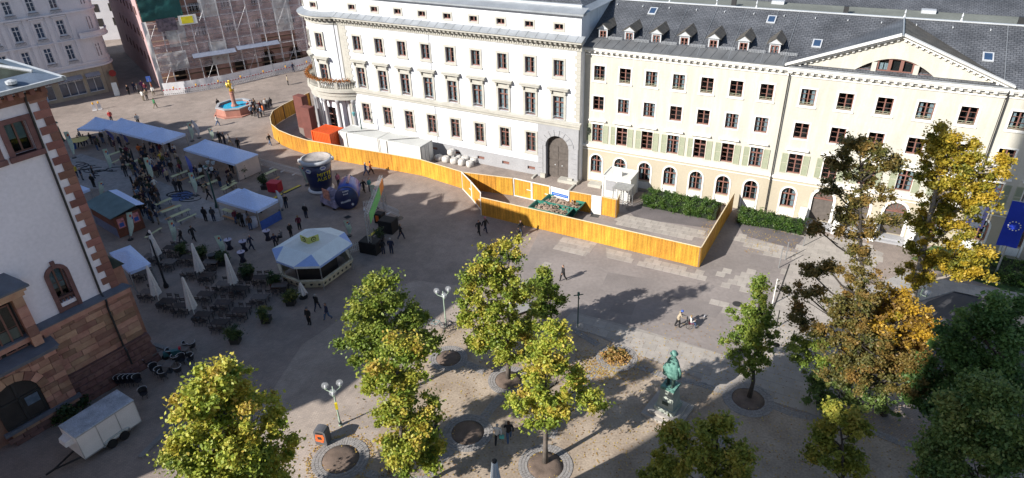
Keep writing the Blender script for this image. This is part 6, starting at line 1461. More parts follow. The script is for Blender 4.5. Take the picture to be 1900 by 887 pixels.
def parasol(b, tpx, lab):
    base = G(*b); h = VP(base, *tpx).z; t = thing('closed_parasol', lab, 'parasol', base, random.random()*6, 'closed beige parasols on the café terrace')
    MB().cyl((0,0,0),(0,0,h),.035).build('pole', m_trim, t); MB().lathe([(.4,0),(.4,.08),(.06,.12)], 10).build('foot', m_darkm, t)
    mb = MB(); n = 16; V = []; prof = [(.05,h),(.1,h-.1),(.16,h*.8),(.24,h*.55),(.32,h*.36),(.36,h*.27)]
    for r, z in prof:
        for i in range(n): q = 2*pi*i/n; rr = r*(1+(.28 if i % 2 else -.12)*min(1, (h-z)/h*2)); V.append((rr*cos(q), rr*sin(q), z+(.1*sin(i*2.1) if z < h*.3 else 0)))
    mb.add(V, [(j*n+i, j*n+(i+1) % n, (j+1)*n+(i+1) % n, (j+1)*n+i) for j in range(5) for i in range(n)]+[tuple(range(n))]).build('cloth', m_par, t)
parasol(z5(400,560), z5(328,312), 'leftmost closed parasol in the front row'); parasol(z5(625,650), z5(557,384), 'middle closed parasol in the front row'); parasol(z5(670,405), z5(597,175), 'closed parasol rising in the centre rear of the terrace'); parasol(z5(880,485), z5(820,238), 'rightmost closed parasol of the terrace'); parasol(z5(400,300), z5(325,92), 'slim closed parasol beside the lamp post at the back'); parasol((563,552), (557,524), 'short closed parasol alone before the eight-sided stand')
# near parasol with black cap at the lower edge
base = G(925,985); hh = VP(base, 927, 853).z; t = thing('tall_parasol', 'closed grey white parasol with a black cap at the lower frame edge', 'parasol', base)
MB().cyl((0,0,0),(0,0,hh),.05).build('pole', m_steel, t)
mb = MB(); V = []; n = 16
for r, z in ((.12,hh-.12),(.2,hh-1.0),(.3,hh-2.0),(.4,hh-2.9)):
    for i in range(n): q = 2*pi*i/n; rr = r*(1+(.25 if i % 2 else -.12)); V.append((rr*cos(q), rr*sin(q), z))
mb.add(V, [(j*n+i, j*n+(i+1) % n, (j+1)*n+(i+1) % n, (j+1)*n+i) for j in range(3) for i in range(n)]).build('cloth', mat('grey_parasol_cloth', (.40,.44,.48), .8), t); MB().lathe([(.14,0),(.15,.1),(.1,.16)], 12).build('cap', m_blk, t, loc=(0,0,hh-.13))
# ---------------------------------------------------------------- leaf clouds
def leaves_mesh(name, centers, rads, n, size, m, seed=0, tint=None, flat=.6, up=.5):
    "centers/rads: arrays of clumps; n leaves in all; each leaf a bent kite"
    r = np.random.default_rng(seed); C = np.asarray(centers, float); R = np.asarray(rads, float); k = len(C)
    w = R[:, 0]**2 if R.ndim > 1 else R**2; idx = r.choice(k, n, p=w/w.sum())
    d = r.normal(size=(n, 3)); d /= np.linalg.norm(d, axis=1)[:, None]; rad = np.where(r.random(n) < .66, r.random(n)**.5, .9+r.random(n)**1.5*1.5)
    RR = R[idx] if R.ndim > 1 else R[idx][:, None]*np.array([[1, 1, flat]])
    P = C[idx]+d*rad[:, None]*RR
    nrm = r.normal(size=(n, 3)); nrm[:, 2] = np.abs(nrm[:, 2])+up; nrm /= np.linalg.norm(nrm, axis=1)[:, None]
    a = np.cross(nrm, r.normal(size=(n, 3))); a /= np.linalg.norm(a, axis=1)[:, None]; b = np.cross(nrm, a)
    s = size*r.uniform(.65, 1.3, n)[:, None]
    V = np.empty((n, 4, 3)); V[:, 0] = P-a*s; V[:, 1] = P-b*s*.62-nrm*s*.12; V[:, 2] = P+a*s; V[:, 3] = P+b*s*.62-nrm*s*.12
    me = bpy.data.meshes.new(name); me.vertices.add(n*4); me.vertices.foreach_set('co', V.reshape(-1))
    me.loops.add(n*4); me.loops.foreach_set('vertex_index', np.arange(n*4)); me.polygons.add(n); me.polygons.foreach_set('loop_start', np.arange(n)*4)
    try: me.polygons.foreach_set('loop_total', np.full(n, 4))
    except Exception: pass
    me.update(calc_edges=True); me.materials.append(m)
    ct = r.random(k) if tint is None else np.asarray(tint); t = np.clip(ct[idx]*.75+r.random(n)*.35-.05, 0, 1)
    at = me.attributes.new('tint', 'FLOAT', 'POINT'); at.data.foreach_set('value', np.repeat(t, 4).astype(np.float32))
    return me
G1 = (.07,.115,.02); G2 = (.11,.15,.025); YG = (.27,.28,.045); Y1 = (.26,.22,.03); Y2 = (.42,.28,.03); OR = (.38,.18,.03); BR = (.14,.075,.03)
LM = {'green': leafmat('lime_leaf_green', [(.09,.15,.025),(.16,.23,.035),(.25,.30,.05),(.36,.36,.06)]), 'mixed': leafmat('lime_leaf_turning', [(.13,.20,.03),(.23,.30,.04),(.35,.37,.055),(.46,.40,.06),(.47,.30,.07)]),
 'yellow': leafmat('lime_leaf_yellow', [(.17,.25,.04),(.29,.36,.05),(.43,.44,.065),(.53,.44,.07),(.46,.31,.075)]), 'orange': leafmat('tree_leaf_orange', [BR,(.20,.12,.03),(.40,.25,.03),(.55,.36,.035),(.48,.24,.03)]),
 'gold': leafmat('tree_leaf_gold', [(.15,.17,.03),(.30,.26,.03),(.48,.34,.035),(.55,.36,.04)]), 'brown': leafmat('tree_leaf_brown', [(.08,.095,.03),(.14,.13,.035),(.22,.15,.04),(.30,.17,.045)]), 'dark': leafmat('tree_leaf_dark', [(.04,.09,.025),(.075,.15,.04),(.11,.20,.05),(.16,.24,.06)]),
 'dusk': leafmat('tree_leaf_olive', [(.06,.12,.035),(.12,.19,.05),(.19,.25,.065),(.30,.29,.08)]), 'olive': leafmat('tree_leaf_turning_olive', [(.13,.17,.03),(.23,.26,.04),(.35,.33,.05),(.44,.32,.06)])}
m_bark = mat('grey_bark', (.12,.10,.085), .95, .25, 3, bump=.7, bs=16); m_barkd = mat('dark_bark', (.05,.042,.036), .95, .25, 3, bump=.7, bs=16); m_barkl = mat('pale_bark', (.24,.21,.18), .95, .3, 2, bump=.6, bs=10)
def tree(label, base, blobs, leaf, n=9000, size=.11, trunk=.16, bark=None, group=None, seed=1, lean=None, clump=.42, depth=.8, name='tree', dens=1.0, top=None):
    """blobs: (px, py, rx_px, ry_px[, depth_offset_m[, leaf key]]) of crown masses on the upright plane through the base"""
    r = random.Random(seed); bark = bark or m_bark; t = thing(name, label, 'tree', base, 0, group); BL = []
    for b in blobs:
        off = b[4] if len(b) > 4 else 0; p = VP(base, b[0], b[1], off); k = pxm(p); BL.append((p-base, b[2]*k, b[3]*k/ max(.45, cos(PITCH)), b[5] if len(b) > 5 else leaf))
    ctr = sorted(BL, key=lambda q: q[0].z); axis = [Vector((0,0,0))]; low = ctr[0][0].z-ctr[0][2]*.6
    tp = max(BL, key=lambda q: q[0].z)[0]
    N = 7; wob = [Vector((r.uniform(-.12,.12), r.uniform(-.12,.12), 0)) for _ in range(N+1)]; axis = []
    for i in range(N+1):
        f = i/N; axis.append(Vector((tp.x*f**1.3, tp.y*f**1.3, tp.z*f))+wob[i]*min(1, i))
    mb = MB(); mb.tube(axis, [trunk*(1.25 if i == 0 else 1)*(1-.85*i/N)+.015 for i in range(N+1)], 8)
    mb.build('trunk', bark, t, smooth=True)
    lb = MB(); C = {}; 
    def axp(z):
        f = max(0, min(.999, z/tp.z))*N; i = int(f); return axis[i].lerp(axis[i+1], f-i)
    for (c, rx, rz_, lk) in BL:
        start = axp(max(low*.7, c.z-rz_*.9-(c.xy-axp(c.z).xy).length*.5)); mid = start.lerp(c, .55)+Vector((r.uniform(-.2,.2), r.uniform(-.2,.2), -.15))
        r0 = trunk*.42*min(1, .6+rx/3); lb.tube([start, mid, c], [r0, r0*.7, r0*.4], 6)
        nc = max(8, int(rx*rx*rz_*6*dens)+8)
        for j in range(nc):
            d = Vector((r.gauss(0,1), r.gauss(0,1), r.gauss(0,1))).normalized(); q = (r.random()**.4)*(.95 if r.random() < .78 else 1.25)
            p = c+Vector((d.x*rx*q, d.y*rx*q*depth, d.z*rz_*q)); cr = clump*r.uniform(.32,.85)
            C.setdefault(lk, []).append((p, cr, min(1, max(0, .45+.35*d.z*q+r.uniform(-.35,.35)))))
            if r.random() < .25:
                s = c.lerp(start, r.random()*.6); m = s.lerp(p, .5)+Vector((r.uniform(-.15,.15), r.uniform(-.15,.15), r.uniform(-.05,.2))); lb.tube([s, m, p], [r0*.3+.01, r0*.18+.008, .008], 4)
    lb.build('limbs', bark, t, smooth=True)
    tot = sum(c[1]**2 for L in C.values() for c in L)
    for lk, L in C.items():
        nn = int(n*sum(c[1]**2 for c in L)/tot)
        put('crown', leaves_mesh('crown', [tuple(c[0]) for c in L], [c[1] for c in L], nn, size, LM[lk], seed, [c[2] for c in L], .75), t)
    return t
K = 'clipped lime trees in stone rings'
def zr4(x, y): return (560+x/1.984, 440+y/1.984)
tree('yellow green tree at the lower left frame edge beside the trailer', G(448,1000), [(405,690,38,26),(380,720,45,28,-.3),(440,715,45,32,.4),(350,755,36,30),(420,765,60,40),(480,770,44,36,.3),(360,810,42,32,.2),(430,830,70,45),(500,830,46,40),(385,875,60,40,0,'mixed'),(470,890,66,40,.2,'mixed'),(340,850,26,20,0,'green'),(450,850,60,30,-.4,'green')], 'yellow', 39900, 0.110, .17, group=K, seed=11, clump=.5)
tree('green tree left of the bicycles lamp, its crown behind another', G(728,735), [(705,520,26,20),(690,545,40,24),(740,555,34,24,.3),(665,580,34,24),(720,585,52,30),(765,600,36,24),(650,625,30,22,.3),(700,630,60,34),(760,640,44,26,-.3),(800,635,22,16),(675,655,40,24)], 'green', 24700, 0.106, .16, group=K, seed=12, clump=.46)
tree('slim turning tree in front of the green one, trunk foot at the lower edge', G(757,915), [(735,650,32,26),(770,655,30,24),(720,690,36,28),(765,700,42,30),(695,712,22,16),(750,745,46,34),(725,770,34,28),(790,765,26,26),(750,800,56,36),(735,830,46,26),(795,820,36,28),(780,850,40,22)], 'mixed', 32300, 0.101, .16, group=K, seed=13, clump=.44)
tree('tall leafy tree right of the bicycles, green with reddish tips', G(943,702), [(905,470,24,20),(945,465,22,20,0,'mixed'),(885,500,34,26),(935,505,42,30),(870,540,28,26),(920,550,50,34),(965,540,26,26,.3),(880,590,36,28),(930,600,56,34),(975,600,34,28,.4),(895,635,32,26),(945,645,44,30),(985,640,24,20)], 'mixed', 32300, 0.101, .16, group=K, seed=14, clump=.44)
tree('small dense dark green tree peeping from behind the tall one', G(1022,622), [(1012,505,16,14),(1010,530,30,20),(1020,558,34,22),(1000,575,26,16)], 'green', 9880, 0.106, .12, group=K, seed=15, clump=.42)
tree('bright yellow tree with thin crown left of the bronze statue', G(1012,858), [(1020,605,16,18),(1040,630,24,20),(1000,640,26,24),(1020,670,46,30),(975,690,32,26),(1060,690,34,24),(1015,715,50,30),(960,745,32,20),(1075,720,36,22),(1000,760,44,26),(1090,745,28,16),(1050,760,34,18),(1012,785,28,16)], 'yellow', 18050, 0.101, .15, group=K, seed=16, clump=.38, dens=.85)
tree('slender dark green tree standing in the ring right of the statue', G(1390,737), [(1410,520,8,14),(1407,545,18,16),(1385,575,26,18),(1418,580,24,18),(1392,610,42,22),(1422,620,26,20),(1372,645,32,20),(1408,655,34,22),(1392,685,30,16),(1400,600,30,60)], 'green', 13680, 0.092, .13, bark=m_barkd, group=K, seed=17, clump=.34, dens=1.5)
tree('shaded olive green tree at the lower edge before the statue', G(1322,990), [(1295,785,34,20),(1330,790,30,18),(1255,808,26,16),(1290,825,46,22),(1345,830,38,18),(1240,850,32,18),(1378,850,22,10),(1300,860,60,22),(1225,880,36,16),(1360,882,34,14)], 'olive', 22800, 0.101, .15, bark=m_barkd, group=K, seed=18, clump=.42)
tree('small thin olive tree beyond the lower right paving strip', G(1560,950), [(1560,765,36,24),(1530,790,30,20),(1590,795,30,22),(1560,825,44,26),(1520,845,26,18),(1575,870,36,20)], 'olive', 13300, 0.097, .13, bark=m_barkd, group=K, seed=19, clump=.4, dens=.8)
# big street trees on the right
tree('large brown tree with bare spidery limbs before the entrance', G(1586,775), [(1592,268,24,16),(1632,276,34,20),(1562,296,28,18),(1652,306,26,18),(1600,315,44,20),(1545,348,26,14),(1614,360,46,22),(1574,395,34,16),(1642,405,22,12),(1592,430,40,14),(1600,470,30,14),(1518,425,14,8),(1535,496,36,14),(1600,510,40,18),(1498,500,22,12),(1494,545,36,16),(1560,555,46,20),(1484,582,30,16),(1590,590,50,24),(1540,605,52,24),(1510,650,56,30,0,'green'),(1530,700,46,30,.6,'dusk'),(1600,640,60,34,-1.1),(1585,690,66,34,-1.2),(1655,700,60,36,-.6),(1555,735,56,28,-.8,'dusk'),(1625,745,50,26,-.8,'dusk'),(1700,690,40,34,-.3),(1590,560,36,26,-.9)], 'brown', 73600, 0.086, .20, bark=m_barkd, group='big street trees by the entrance', seed=21, clump=.42, dens=.75)
tree('glowing orange gold crown in front of the brown tree', G(1640,770), [(1650,548,34,24),(1695,585,36,24),(1612,582,36,24),(1660,600,58,30),(1712,625,28,22),(1605,625,40,24),(1690,660,44,26,0,'brown'),(1635,665,66,28,0,'brown'),(1660,575,40,24,.5,'gold')], 'orange', 37700, 0.100, .2, bark=m_barkd, group='big street trees by the entrance', seed=22, clump=.45)
tree('tall golden tree with pale thick trunk before the violet flag', G(1668,640), [(1760,252,32,18),(1740,285,36,22),(1785,285,40,24),(1728,320,36,24),(1790,330,52,30),(1845,308,38,24),(1745,370,42,26),(1815,372,42,24),(1718,410,36,22),(1770,420,46,22),(1712,450,28,18),(1795,470,52,20),(1740,490,52,20),(1800,500,40,18),(1700,512,36,16)], 'gold', 52200, 0.100, .34, bark=m_barkl, group='big street trees by the entrance', seed=23, clump=.46, dens=.8)
tree('broad dark green tree filling the right edge above the road', G(1850,900), [(1850,570,50,30),(1800,600,50,32),(1880,620,56,36),(1770,650,50,34),(1840,680,70,40),(1750,700,50,34),(1890,720,60,40),(1800,740,70,36),(1730,745,36,24)], 'dark', 63800, 0.108, .3, bark=m_barkd, seed=24, clump=.5, dens=.5)
tree('feathery olive green tree in the lower right corner', G(1850,1120), [(1830,730,60,30),(1880,760,60,36),(1780,775,56,34),(1840,810,80,40),(1750,830,48,32),(1890,850,70,40),(1800,870,80,36),(1740,885,46,26)], 'dusk', 63800, 0.100, .28, bark=m_barkd, seed=25, clump=.45, dens=.6)
# hedges
def hedge(u0, u1, v0, v1, h, lab, m, n=9000):
    t = thing('hedge', lab, 'hedge', Y_O, Y_A, 'clipped hedges along the cream facade'); r = random.Random(int(u0)); C = []; R = []
    for k in range(int((u1-u0)*14)): u = r.uniform(u0+.2, u1-.2); f = r.random(); v, z = (v0+.15, r.uniform(.2, h-.1)) if f < .45 else (r.uniform(v0+.1, v1-.1), h-.12); C.append((u, v, z)); R.append(.24)
    tag(put('leaves', leaves_mesh('leaves', C, R, n, .07, m, 3, None, .8), t), kind='stuff')
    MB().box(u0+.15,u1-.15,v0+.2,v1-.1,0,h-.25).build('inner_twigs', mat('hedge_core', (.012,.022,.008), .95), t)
hm = leafmat('hedge_leaf', [(.02,.05,.01),(.04,.09,.015),(.07,.13,.02),(.10,.15,.03)], .2)
hedge(6.7, 14.8, -3.9, -1.2, 1.25, 'rough green hedge between the cabin and the orange hoarding', hm, 15000)
hedge(16.6, 23.2, -3.4, -1.4, 1.1, 'neat green hedge right of the orange hoarding, leading to the doors', hm, 13000)
hedge(34.4, 48, -5.2, -1.8, 1.1, 'shaded hedge below the blue star flag', hm, 15000)
sheet('grass_verge', [(1690,480),(1735,500),(1900,548),(2100,600),(2100,480),(1900,470),(1830,455),(1740,450)], .006, mat('grass', (.05,.09,.025), .95, .3, 2, bump=.8, bs=20))
def bush(label, base, h, rx, m, n, pot=None, group=None, seed=0, size=.08, name='potted_bush', cat='plant'):
    t = thing(name, label, cat, base, 0, group); z0 = 0
    if pot: MB().box(-.36,.36,-.36,.36,0,.42).box(-.39,.39,-.39,.39,.42,.48).build('planter', pot, t); z0 = .45
    r = random.Random(seed); C = []; 
    for k in range(16): a = r.random()*6.28; q = r.random()**.5*rx; C.append((q*cos(a), q*sin(a), z0+h*r.uniform(.2,1)*(1-.4*q/rx)))
    st = MB(); [st.tube([(0,0,z0*.8), (c[0]*.5,c[1]*.5,(z0+c[2])/2), c], [.025,.015,.006], 4) for c in C[:8]]; st.build('stems', m_barkd, t)
    put('foliage', leaves_mesh('foliage', C, [.24]*16, n, size, m, seed), t); return t
bm1 = leafmat('bush_leaf', [(.015,.035,.012),(.03,.06,.02),(.05,.09,.025),(.12,.14,.03)], .2); bm2 = leafmat('bush_leaf_yellow', [(.03,.06,.02),(.06,.1,.03),(.18,.18,.04),(.35,.3,.05)], .2)
m_pot = mat('dark_planter', (.03,.03,.03), .7); m_pot2 = mat('rusty_planter', (.14,.06,.04), .8)
for i, (x, y, m, pt, lab) in enumerate(((555,255,bm1,m_pot,'behind the back tables'),(665,280,bm1,m_pot,'left of the black bin'),(800,310,bm1,m_pot,'right of the black bin below a market flag'),(960,400,bm1,m_pot,'behind the right end of the tables'),(1130,450,bm1,m_pot2,'in a rusty tub at the far right'),(1230,560,bm2,m_pot,'with yellow tips at the far right corner'),(1075,670,bm2,m_pot,'with yellow tips at the right of the nearest rows'),(880,800,bm1,m_pot,'nearest the camera at the terrace front'))):
    bush('dark leafy bush in a tub '+lab, G(*z5(x, y)), 1.25, .5, m, 1500, pt, 'potted bushes round the café terrace', i)
bush('olive tree in a tub beside the red cooler', G(492,350), 1.5, .5, bm1, 900, m_pot, None, 33); bush('slim grey green potted tree at the tent wall', G(452,330), 2.0, .45, bm1, 1200, m_pot, None, 34); bush('slim potted plant beside the near truss foot', G(706,446), 1.1, .35, bm1, 500, m_pot, None, 35)
bush('round ring bed planted with rusty orange autumn plants', G(1144,664), .22, .95, leafmat('ring_plants', [(.10,.12,.03),(.25,.16,.04),(.38,.20,.06),(.42,.28,.10)], .2), 2600, None, None, 40, .09, 'flower_bed', 'flower bed')
bush('dark climbing bush in the corner behind the white trailer', G(128,770), 1.3, 1.2, bm1, 4500, None, None, 41, .1, 'shrub', 'shrub')
bush('small leafless twiggy shrub at the lower edge by the ring', G(722,880), .8, .4, LM['brown'], 90, None, None, 42, .06, 'shrub', 'shrub')
# ---------------------------------------------------------------- terrace with striped round chairs
cv = [G(*p) for p in [(285,640),(330,655),(368,690),(372,720),(350,760),(300,810),(260,850)]]
for a, b in zip(cv, cv[1:]): tag(MB().bar(a+Vector((0,0,.06)), b+Vector((0,0,.06)), .35, .12).build('kerb', mat('terrace_kerb', (.20,.20,.20), .85, .1, 1)), kind='structure')
m_wick = mat('black_wicker', (.02,.02,.025), .6, .2, 4); m_wh = mat('white_piping', (.55,.55,.58), .5)
def zt(x, y): return (200+x/4.435, 560+y/4.435)
def rchair(x, y, rz_, lab, grp='black wicker chairs with white rims'):
    c = G(*zt(x, y)); t = thing('wicker_chair', lab, 'chair', c, rz_, grp)
    put('seat', cached('rc1', lambda: MB().lathe([(.0,.40),(.26,.40),(.28,.44),(.0,.47)], 14).mesh('seat', m_wick)), t)
    put('backrest', cached('rc2', lambda: MB().lathe([(.27,.42),(.33,.85),(.31,.86),(.25,.42)], 12, a0=0, a1=pi, cap=False).mesh('backrest', m_wick)), t)
    put('rim', cached('rc3', lambda: MB().tube([(.32*cos(q), .32*sin(q), .87) for q in np.linspace(-.1, pi+.1, 12)], .017, 5).mesh('rim', m_wh)), t)
    for q in (.8,2.3,3.9,5.4): put('leg', cached('rc4', lambda: MB().cyl((.18,0,.4),(.24,0,0),.018,n=4).mesh('leg', m_darkm)), t, (0,0,0), q)
for i, (x, y, lab) in enumerate(((400,470,'beside the stacked chairs'),(650,435,'at the rounded end of the terrace'),(515,570,'in the middle of the terrace'))):
    c = G(*zt(x, y)); t = thing('bistro_table', 'square wooden bistro table '+lab, 'table', c, -.5+i*.2, 'bistro tables on the kerbed terrace'); MB().box(-.4,.4,-.4,.4,.7,.74).build('top', m_cw2, t); MB().cyl((0,0,.05),(0,0,.7),.04).build('column', m_darkm, t); MB().box(-.25,.25,-.25,.25,0,.05).build('foot', m_darkm, t)
for (x, y, r_, lab) in ((325,475,2.4,'left of the first bistro table'),(345,530,1.2,'near left corner of the first bistro table'),(395,590,1.0,'left of the middle bistro table, rear'),(440,620,1.2,'left of the middle bistro table, front'),(470,640,2.5,'in front of the middle bistro table'),(590,600,4.2,'right of the middle bistro table'),(530,460,2.2,'between the tables, rear one'),(575,510,2.8,'behind the middle bistro table'),(620,510,.4,'below the rear bistro table'),(690,505,5.6,'right below the rear bistro table'),(665,400,2.4,'behind the rear bistro table, left'),(705,400,4.0,'behind the rear bistro table, right'),(310,790,.5,'alone by the kerb near the trailer')): rchair(x, y, r_, 'black wicker chair with white rim '+lab)
for k in range(5): rchair(110+k*38, 690-k*2, 1.0, ['leftmost','second','middle','fourth','rightmost'][k]+' of five wicker chairs stacked along the town hall wall', 'row of stacked wicker chairs'); 
# parked scooter like bundle on the terrace
t = thing('scooter', 'small teal scooter with red tail light parked at the terrace edge', 'scooter', G(325,664), .3); MB().box(-.7,.6,-.16,.16,.35,.75).build('body', mat('teal_paint', (.03,.12,.13), .4), t); MB().box(.45,.6,-.1,.1,.7,.95).build('tail_light', MATS['red_paint'], t)
for x in (-.65,.6): MB().lathe([(.12,-.05),(.25,-.04),(.25,.04),(.12,.05)], 14).build('wheel', m_blk, t, loc=(x,0,.25), rot=(pi/2,0,0))
MB().tube([(-.6,-.25,1.0),(-.6,0,1.02),(-.6,.25,1.0)], .02, 5).build('handlebar', m_darkm, t)
# ---------------------------------------------------------------- trailer
ta = G(163,862); tz = radians(56.5); t = thing('box_trailer', 'white two-axle box trailer parked along the town hall wall', 'trailer', ta, tz)
m_tr = mat('trailer_white', (.68,.66,.66), .5, .06, 1, fine=.04); m_trr = mat('trailer_roof', (.36,.40,.46), .6, .2, 1.5, fine=.15); L, Wd, H0, H1 = 3.95, 1.98, .45, 2.45
MB().box(0,L,0,Wd,H0,H1-.05).build('body', m_tr, t)
MB().hexa([(-.03,-.03,H1-.05),(L+.03,-.03,H1-.05),(L+.03,Wd+.03,H1-.05),(-.03,Wd+.03,H1-.05),(.0,0,H1),(L,0,H1),(L,Wd,H1),(0,Wd,H1)]).build('roof', m_trr, t)
for k in range(20): MB().box(.3+k*.17,.38+k*.17,.1,Wd-.1,H1+.001,H1+.012).build('roof_rib', m_trr, t)
MB().hexa([(-.5,.55,H1-.75),(0,.45,H1-.75),(0,1.5,H1-.75),(-.5,1.4,H1-.75),(-.45,.6,H1-.4),(0,.5,H1-.3),(0,1.45,H1-.3),(-.45,1.35,H1-.4)]).build('front_locker', m_tr, t)
for y, s in ((-.02,-1),(Wd+.02,1)):
    for x in (1.75, 2.6):
        w_ = MB().lathe([(.17,-.1),(.31,-.09),(.33,0),(.31,.09),(.17,.1)], 18).build('wheel', m_blk, t, loc=(x,y+s*.02,.33), rot=(pi/2,0,0)); MB().lathe([(.02,-.1),(.16,-.08),(.16,.08)], 12).build('rim', m_steel, w_)
    mb = MB(); mb.tube([(1.28,y,.45),(1.32,y,.68),(1.7,y,.78),(2.6,y,.78),(3.0,y,.68),(3.05,y,.45)], .07, 6); mb.build('mudguard', m_steel, t)
MB().bar((0,.5,.42),(-1.5,Wd/2,.42),.09).bar((0,Wd-.5,.42),(-1.5,Wd/2,.42),.09).bar((-1.5,Wd/2,.42),(-2.0,Wd/2,.42),.1).build('drawbar', m_darkm, t)
for x in (.02,1.3,2.6,L-.02): MB().box(x-.02,x+.02,-.012,0,H0,H1-.06).build('panel_seam', m_steel, t)
MB().box(0,L,-.02,0,H0,H0+.08).build('lower_rail', m_steel, t); MB().box(0,L,-.02,0,H1-.13,H1-.05).build('upper_rail', m_steel, t)
MB().box(L,L+.02,.06,.97,H0+.08,H1-.12).build('rear_door', m_tr, t); MB().box(L,L+.02,1.01,Wd-.06,H0+.08,H1-.12).build('rear_door', m_tr, t); MB().bar((L+.05,.85,H0+.1),(L+.05,.85,H1-.15),.03).build('lock_rod', m_steel, t)
MB().box(L,L+.05,.1,.3,.5,.7).build('tail_light', MATS['red_paint'], t); MB().box(L,L+.05,Wd-.3,Wd-.1,.5,.7).build('tail_light', MATS['red_paint'], t)
# car nose just entering the frame
t = thing('parked_car', 'dark car whose rear just enters the lower left corner behind the trailer', 'car', G(30,960), radians(56)); m_cp = mat('dark_grey_paint', (.03,.03,.035), .25, .1, 1, spec=.8)
MB().hexa([(-2.1,-.85,.3),(2.1,-.85,.3),(2.1,.85,.3),(-2.1,.85,.3),(-2.1,-.8,.85),(2.1,-.8,.9),(2.1,.8,.9),(-2.1,.8,.85)]).build('body', m_cp, t); MB().hexa([(-1.2,-.75,.85),(1.6,-.75,.88),(1.6,.75,.88),(-1.2,.75,.85),(-.6,-.6,1.42),(1.1,-.6,1.42),(1.1,.6,1.42),(-.6,.6,1.42)]).build('cabin', mat('dark_car_glass', (.02,.02,.025), .08, .1, 1, spec=.9), t); MB().box(-.5,1.0,-.58,.58,1.42,1.46).build('roof', m_cp, t)
for x in (-1.35,1.35):
    for y in (-.82,.82): MB().lathe([(.18,-.09),(.31,-.09),(.31,.09),(.18,.09)], 16).build('wheel', m_blk, t, loc=(x,y,.31), rot=(pi/2,0,0))
# ---------------------------------------------------------------- lamps, bins, bicycles
m_gl = mat('pale_green_enamel', (.30,.38,.30), .5, .1, 3); m_gd = mat('dark_green_enamel', (.02,.07,.06), .45, .1, 3)
def gm():
    m = bpy.data.materials.new('globe_glass'); m.use_nodes = True; n = m.node_tree; b = n.nodes['Principled BSDF']; b.inputs['Base Color'].default_value = (.85,.88,.9,1); b.inputs['Roughness'].default_value = .08; b.inputs['Alpha'].default_value = .14; return m
m_globe = gm()
def globe_lamp(base, h, lab):
    t = thing('globe_lamp', lab, 'street lamp', base, radians(15), 'three-globe lamps'); MB().lathe([(.13,0),(.13,.1),(.07,.2),(.055,1.2),(.05,h-.55),(.03,h-.2)], 12).build('post', m_gl, t, smooth=True)
    MB().lathe([(.1,0),(.12,.3),(.08,.35)], 10).build('post_foot', m_darkm, t)
    for k in range(3):
        a = k*2*pi/3+.5; e = (.55*cos(a), .55*sin(a)) if k < 3 else (0,0)
        ar = MB().tube([(0,0,h-.75),(e[0]*.5,e[1]*.5,h-.72),(e[0],e[1],h-.62)], .03, 6).build('arm', m_gl, t); MB().lathe([(.02,-.12),(.09,-.02),(.09,.03)], 10, (e[0],e[1],h-.5)).build('cup', m_gl, ar)
        MB().lathe([(.04,-.23),(.15,-.18),(.22,-.08),(.24,.02),(.2,.14),(.12,.21),(.01,.24)], 16, (e[0],e[1],h-.25)).build('globe', m_globe, t, smooth=True); MB().lathe([(.03,-.2),(.07,-.15),(.07,.0),(.03,.05)], 8, (e[0],e[1],h-.28)).build('bulb', m_wh, t)
    return t
tl = globe_lamp(G(632,789), 3.75, 'pale green lamp with three glass globes and a yellow box, by the bin'); MB().box(-.09,.09,-.16,-.05,1.6,2.15).build('yellow_box', mat('yellow_box_paint', (.65,.50,.02), .5), tl)
globe_lamp(G(828,606), 3.75, 'pale green lamp with three glass globes, bicycles leaning at its foot'); globe_lamp(G(1690,600), 3.6, 'pale green globe lamp half hidden behind the golden tree')
def lantern(bx, by, tx, ty, lab, m=m_gd):
    b = G(bx, by); h = VP(b, tx, ty).z; t = thing('lantern_post', lab, 'street lamp', b, 0, 'old style lantern posts'); MB().lathe([(.22,0),(.22,.25),(.13,.5),(.09,1.0),(.07,h-.9),(.05,h-.6)], 12).build('post', m, t, smooth=True); MB().lathe([(.06,h-.6),(.2,h-.15),(.22,h-.12)], 6, cap=False).build('glass', m_globe, t); MB().lathe([(.24,h-.12),(.1,h),(.03,h+.15)], 8).build('lamp_hat', m, t)
lantern(403,385,384,307,'dark green lantern post on the pale kerb circle in the market'); lantern(309,533,279,432,'tall dark lamp post among the café parasols', m_blk); lantern(118,262,107,226,'small lantern peeping beside the town hall wall')
b = G(676,273); h = 5.9; t = thing('arched_street_lamp', 'tall green street lamp with hooked arm behind the orange hoarding', 'street lamp', b, radians(-30))
MB().lathe([(.12,0),(.1,1),(.06,h-.8)], 10).build('post', m_gd, t); MB().tube([(0,0,h-.9)]+[(-.5+.5*cos(q), 0, h-.8+.6*sin(q)) for q in np.linspace(0, pi, 9)]+[(-1.0,0,h-1.1)], .035, 6).build('arm', m_gd, t); MB().lathe([(.05,0),(.25,-.15),(.2,-.3),(.12,-.6),(.02,-.65)], 10).build('lantern', mat('teal_lantern_glass', (.10,.28,.30), .2), t, loc=(-1.0,0,h-1.1))
b = G(1072,607); h = VP(b, 1074, 545).z; t = thing('sign_post', 'dark post with small crossed arms beside the planted ring', 'post', b, .2); MB().cyl((0,0,0),(0,0,h),.05).build('post', m_gd, t); MB().bar((-.4,0,h-.12),(.4,0,h-.12),.06).bar((0,-.3,h-.3),(0,.3,h-.3),.05).build('cross_arm', m_gd, t); MB().box(-.08,.08,-.08,.08,h-.15,h+.12).build('cap', m_gd, t)
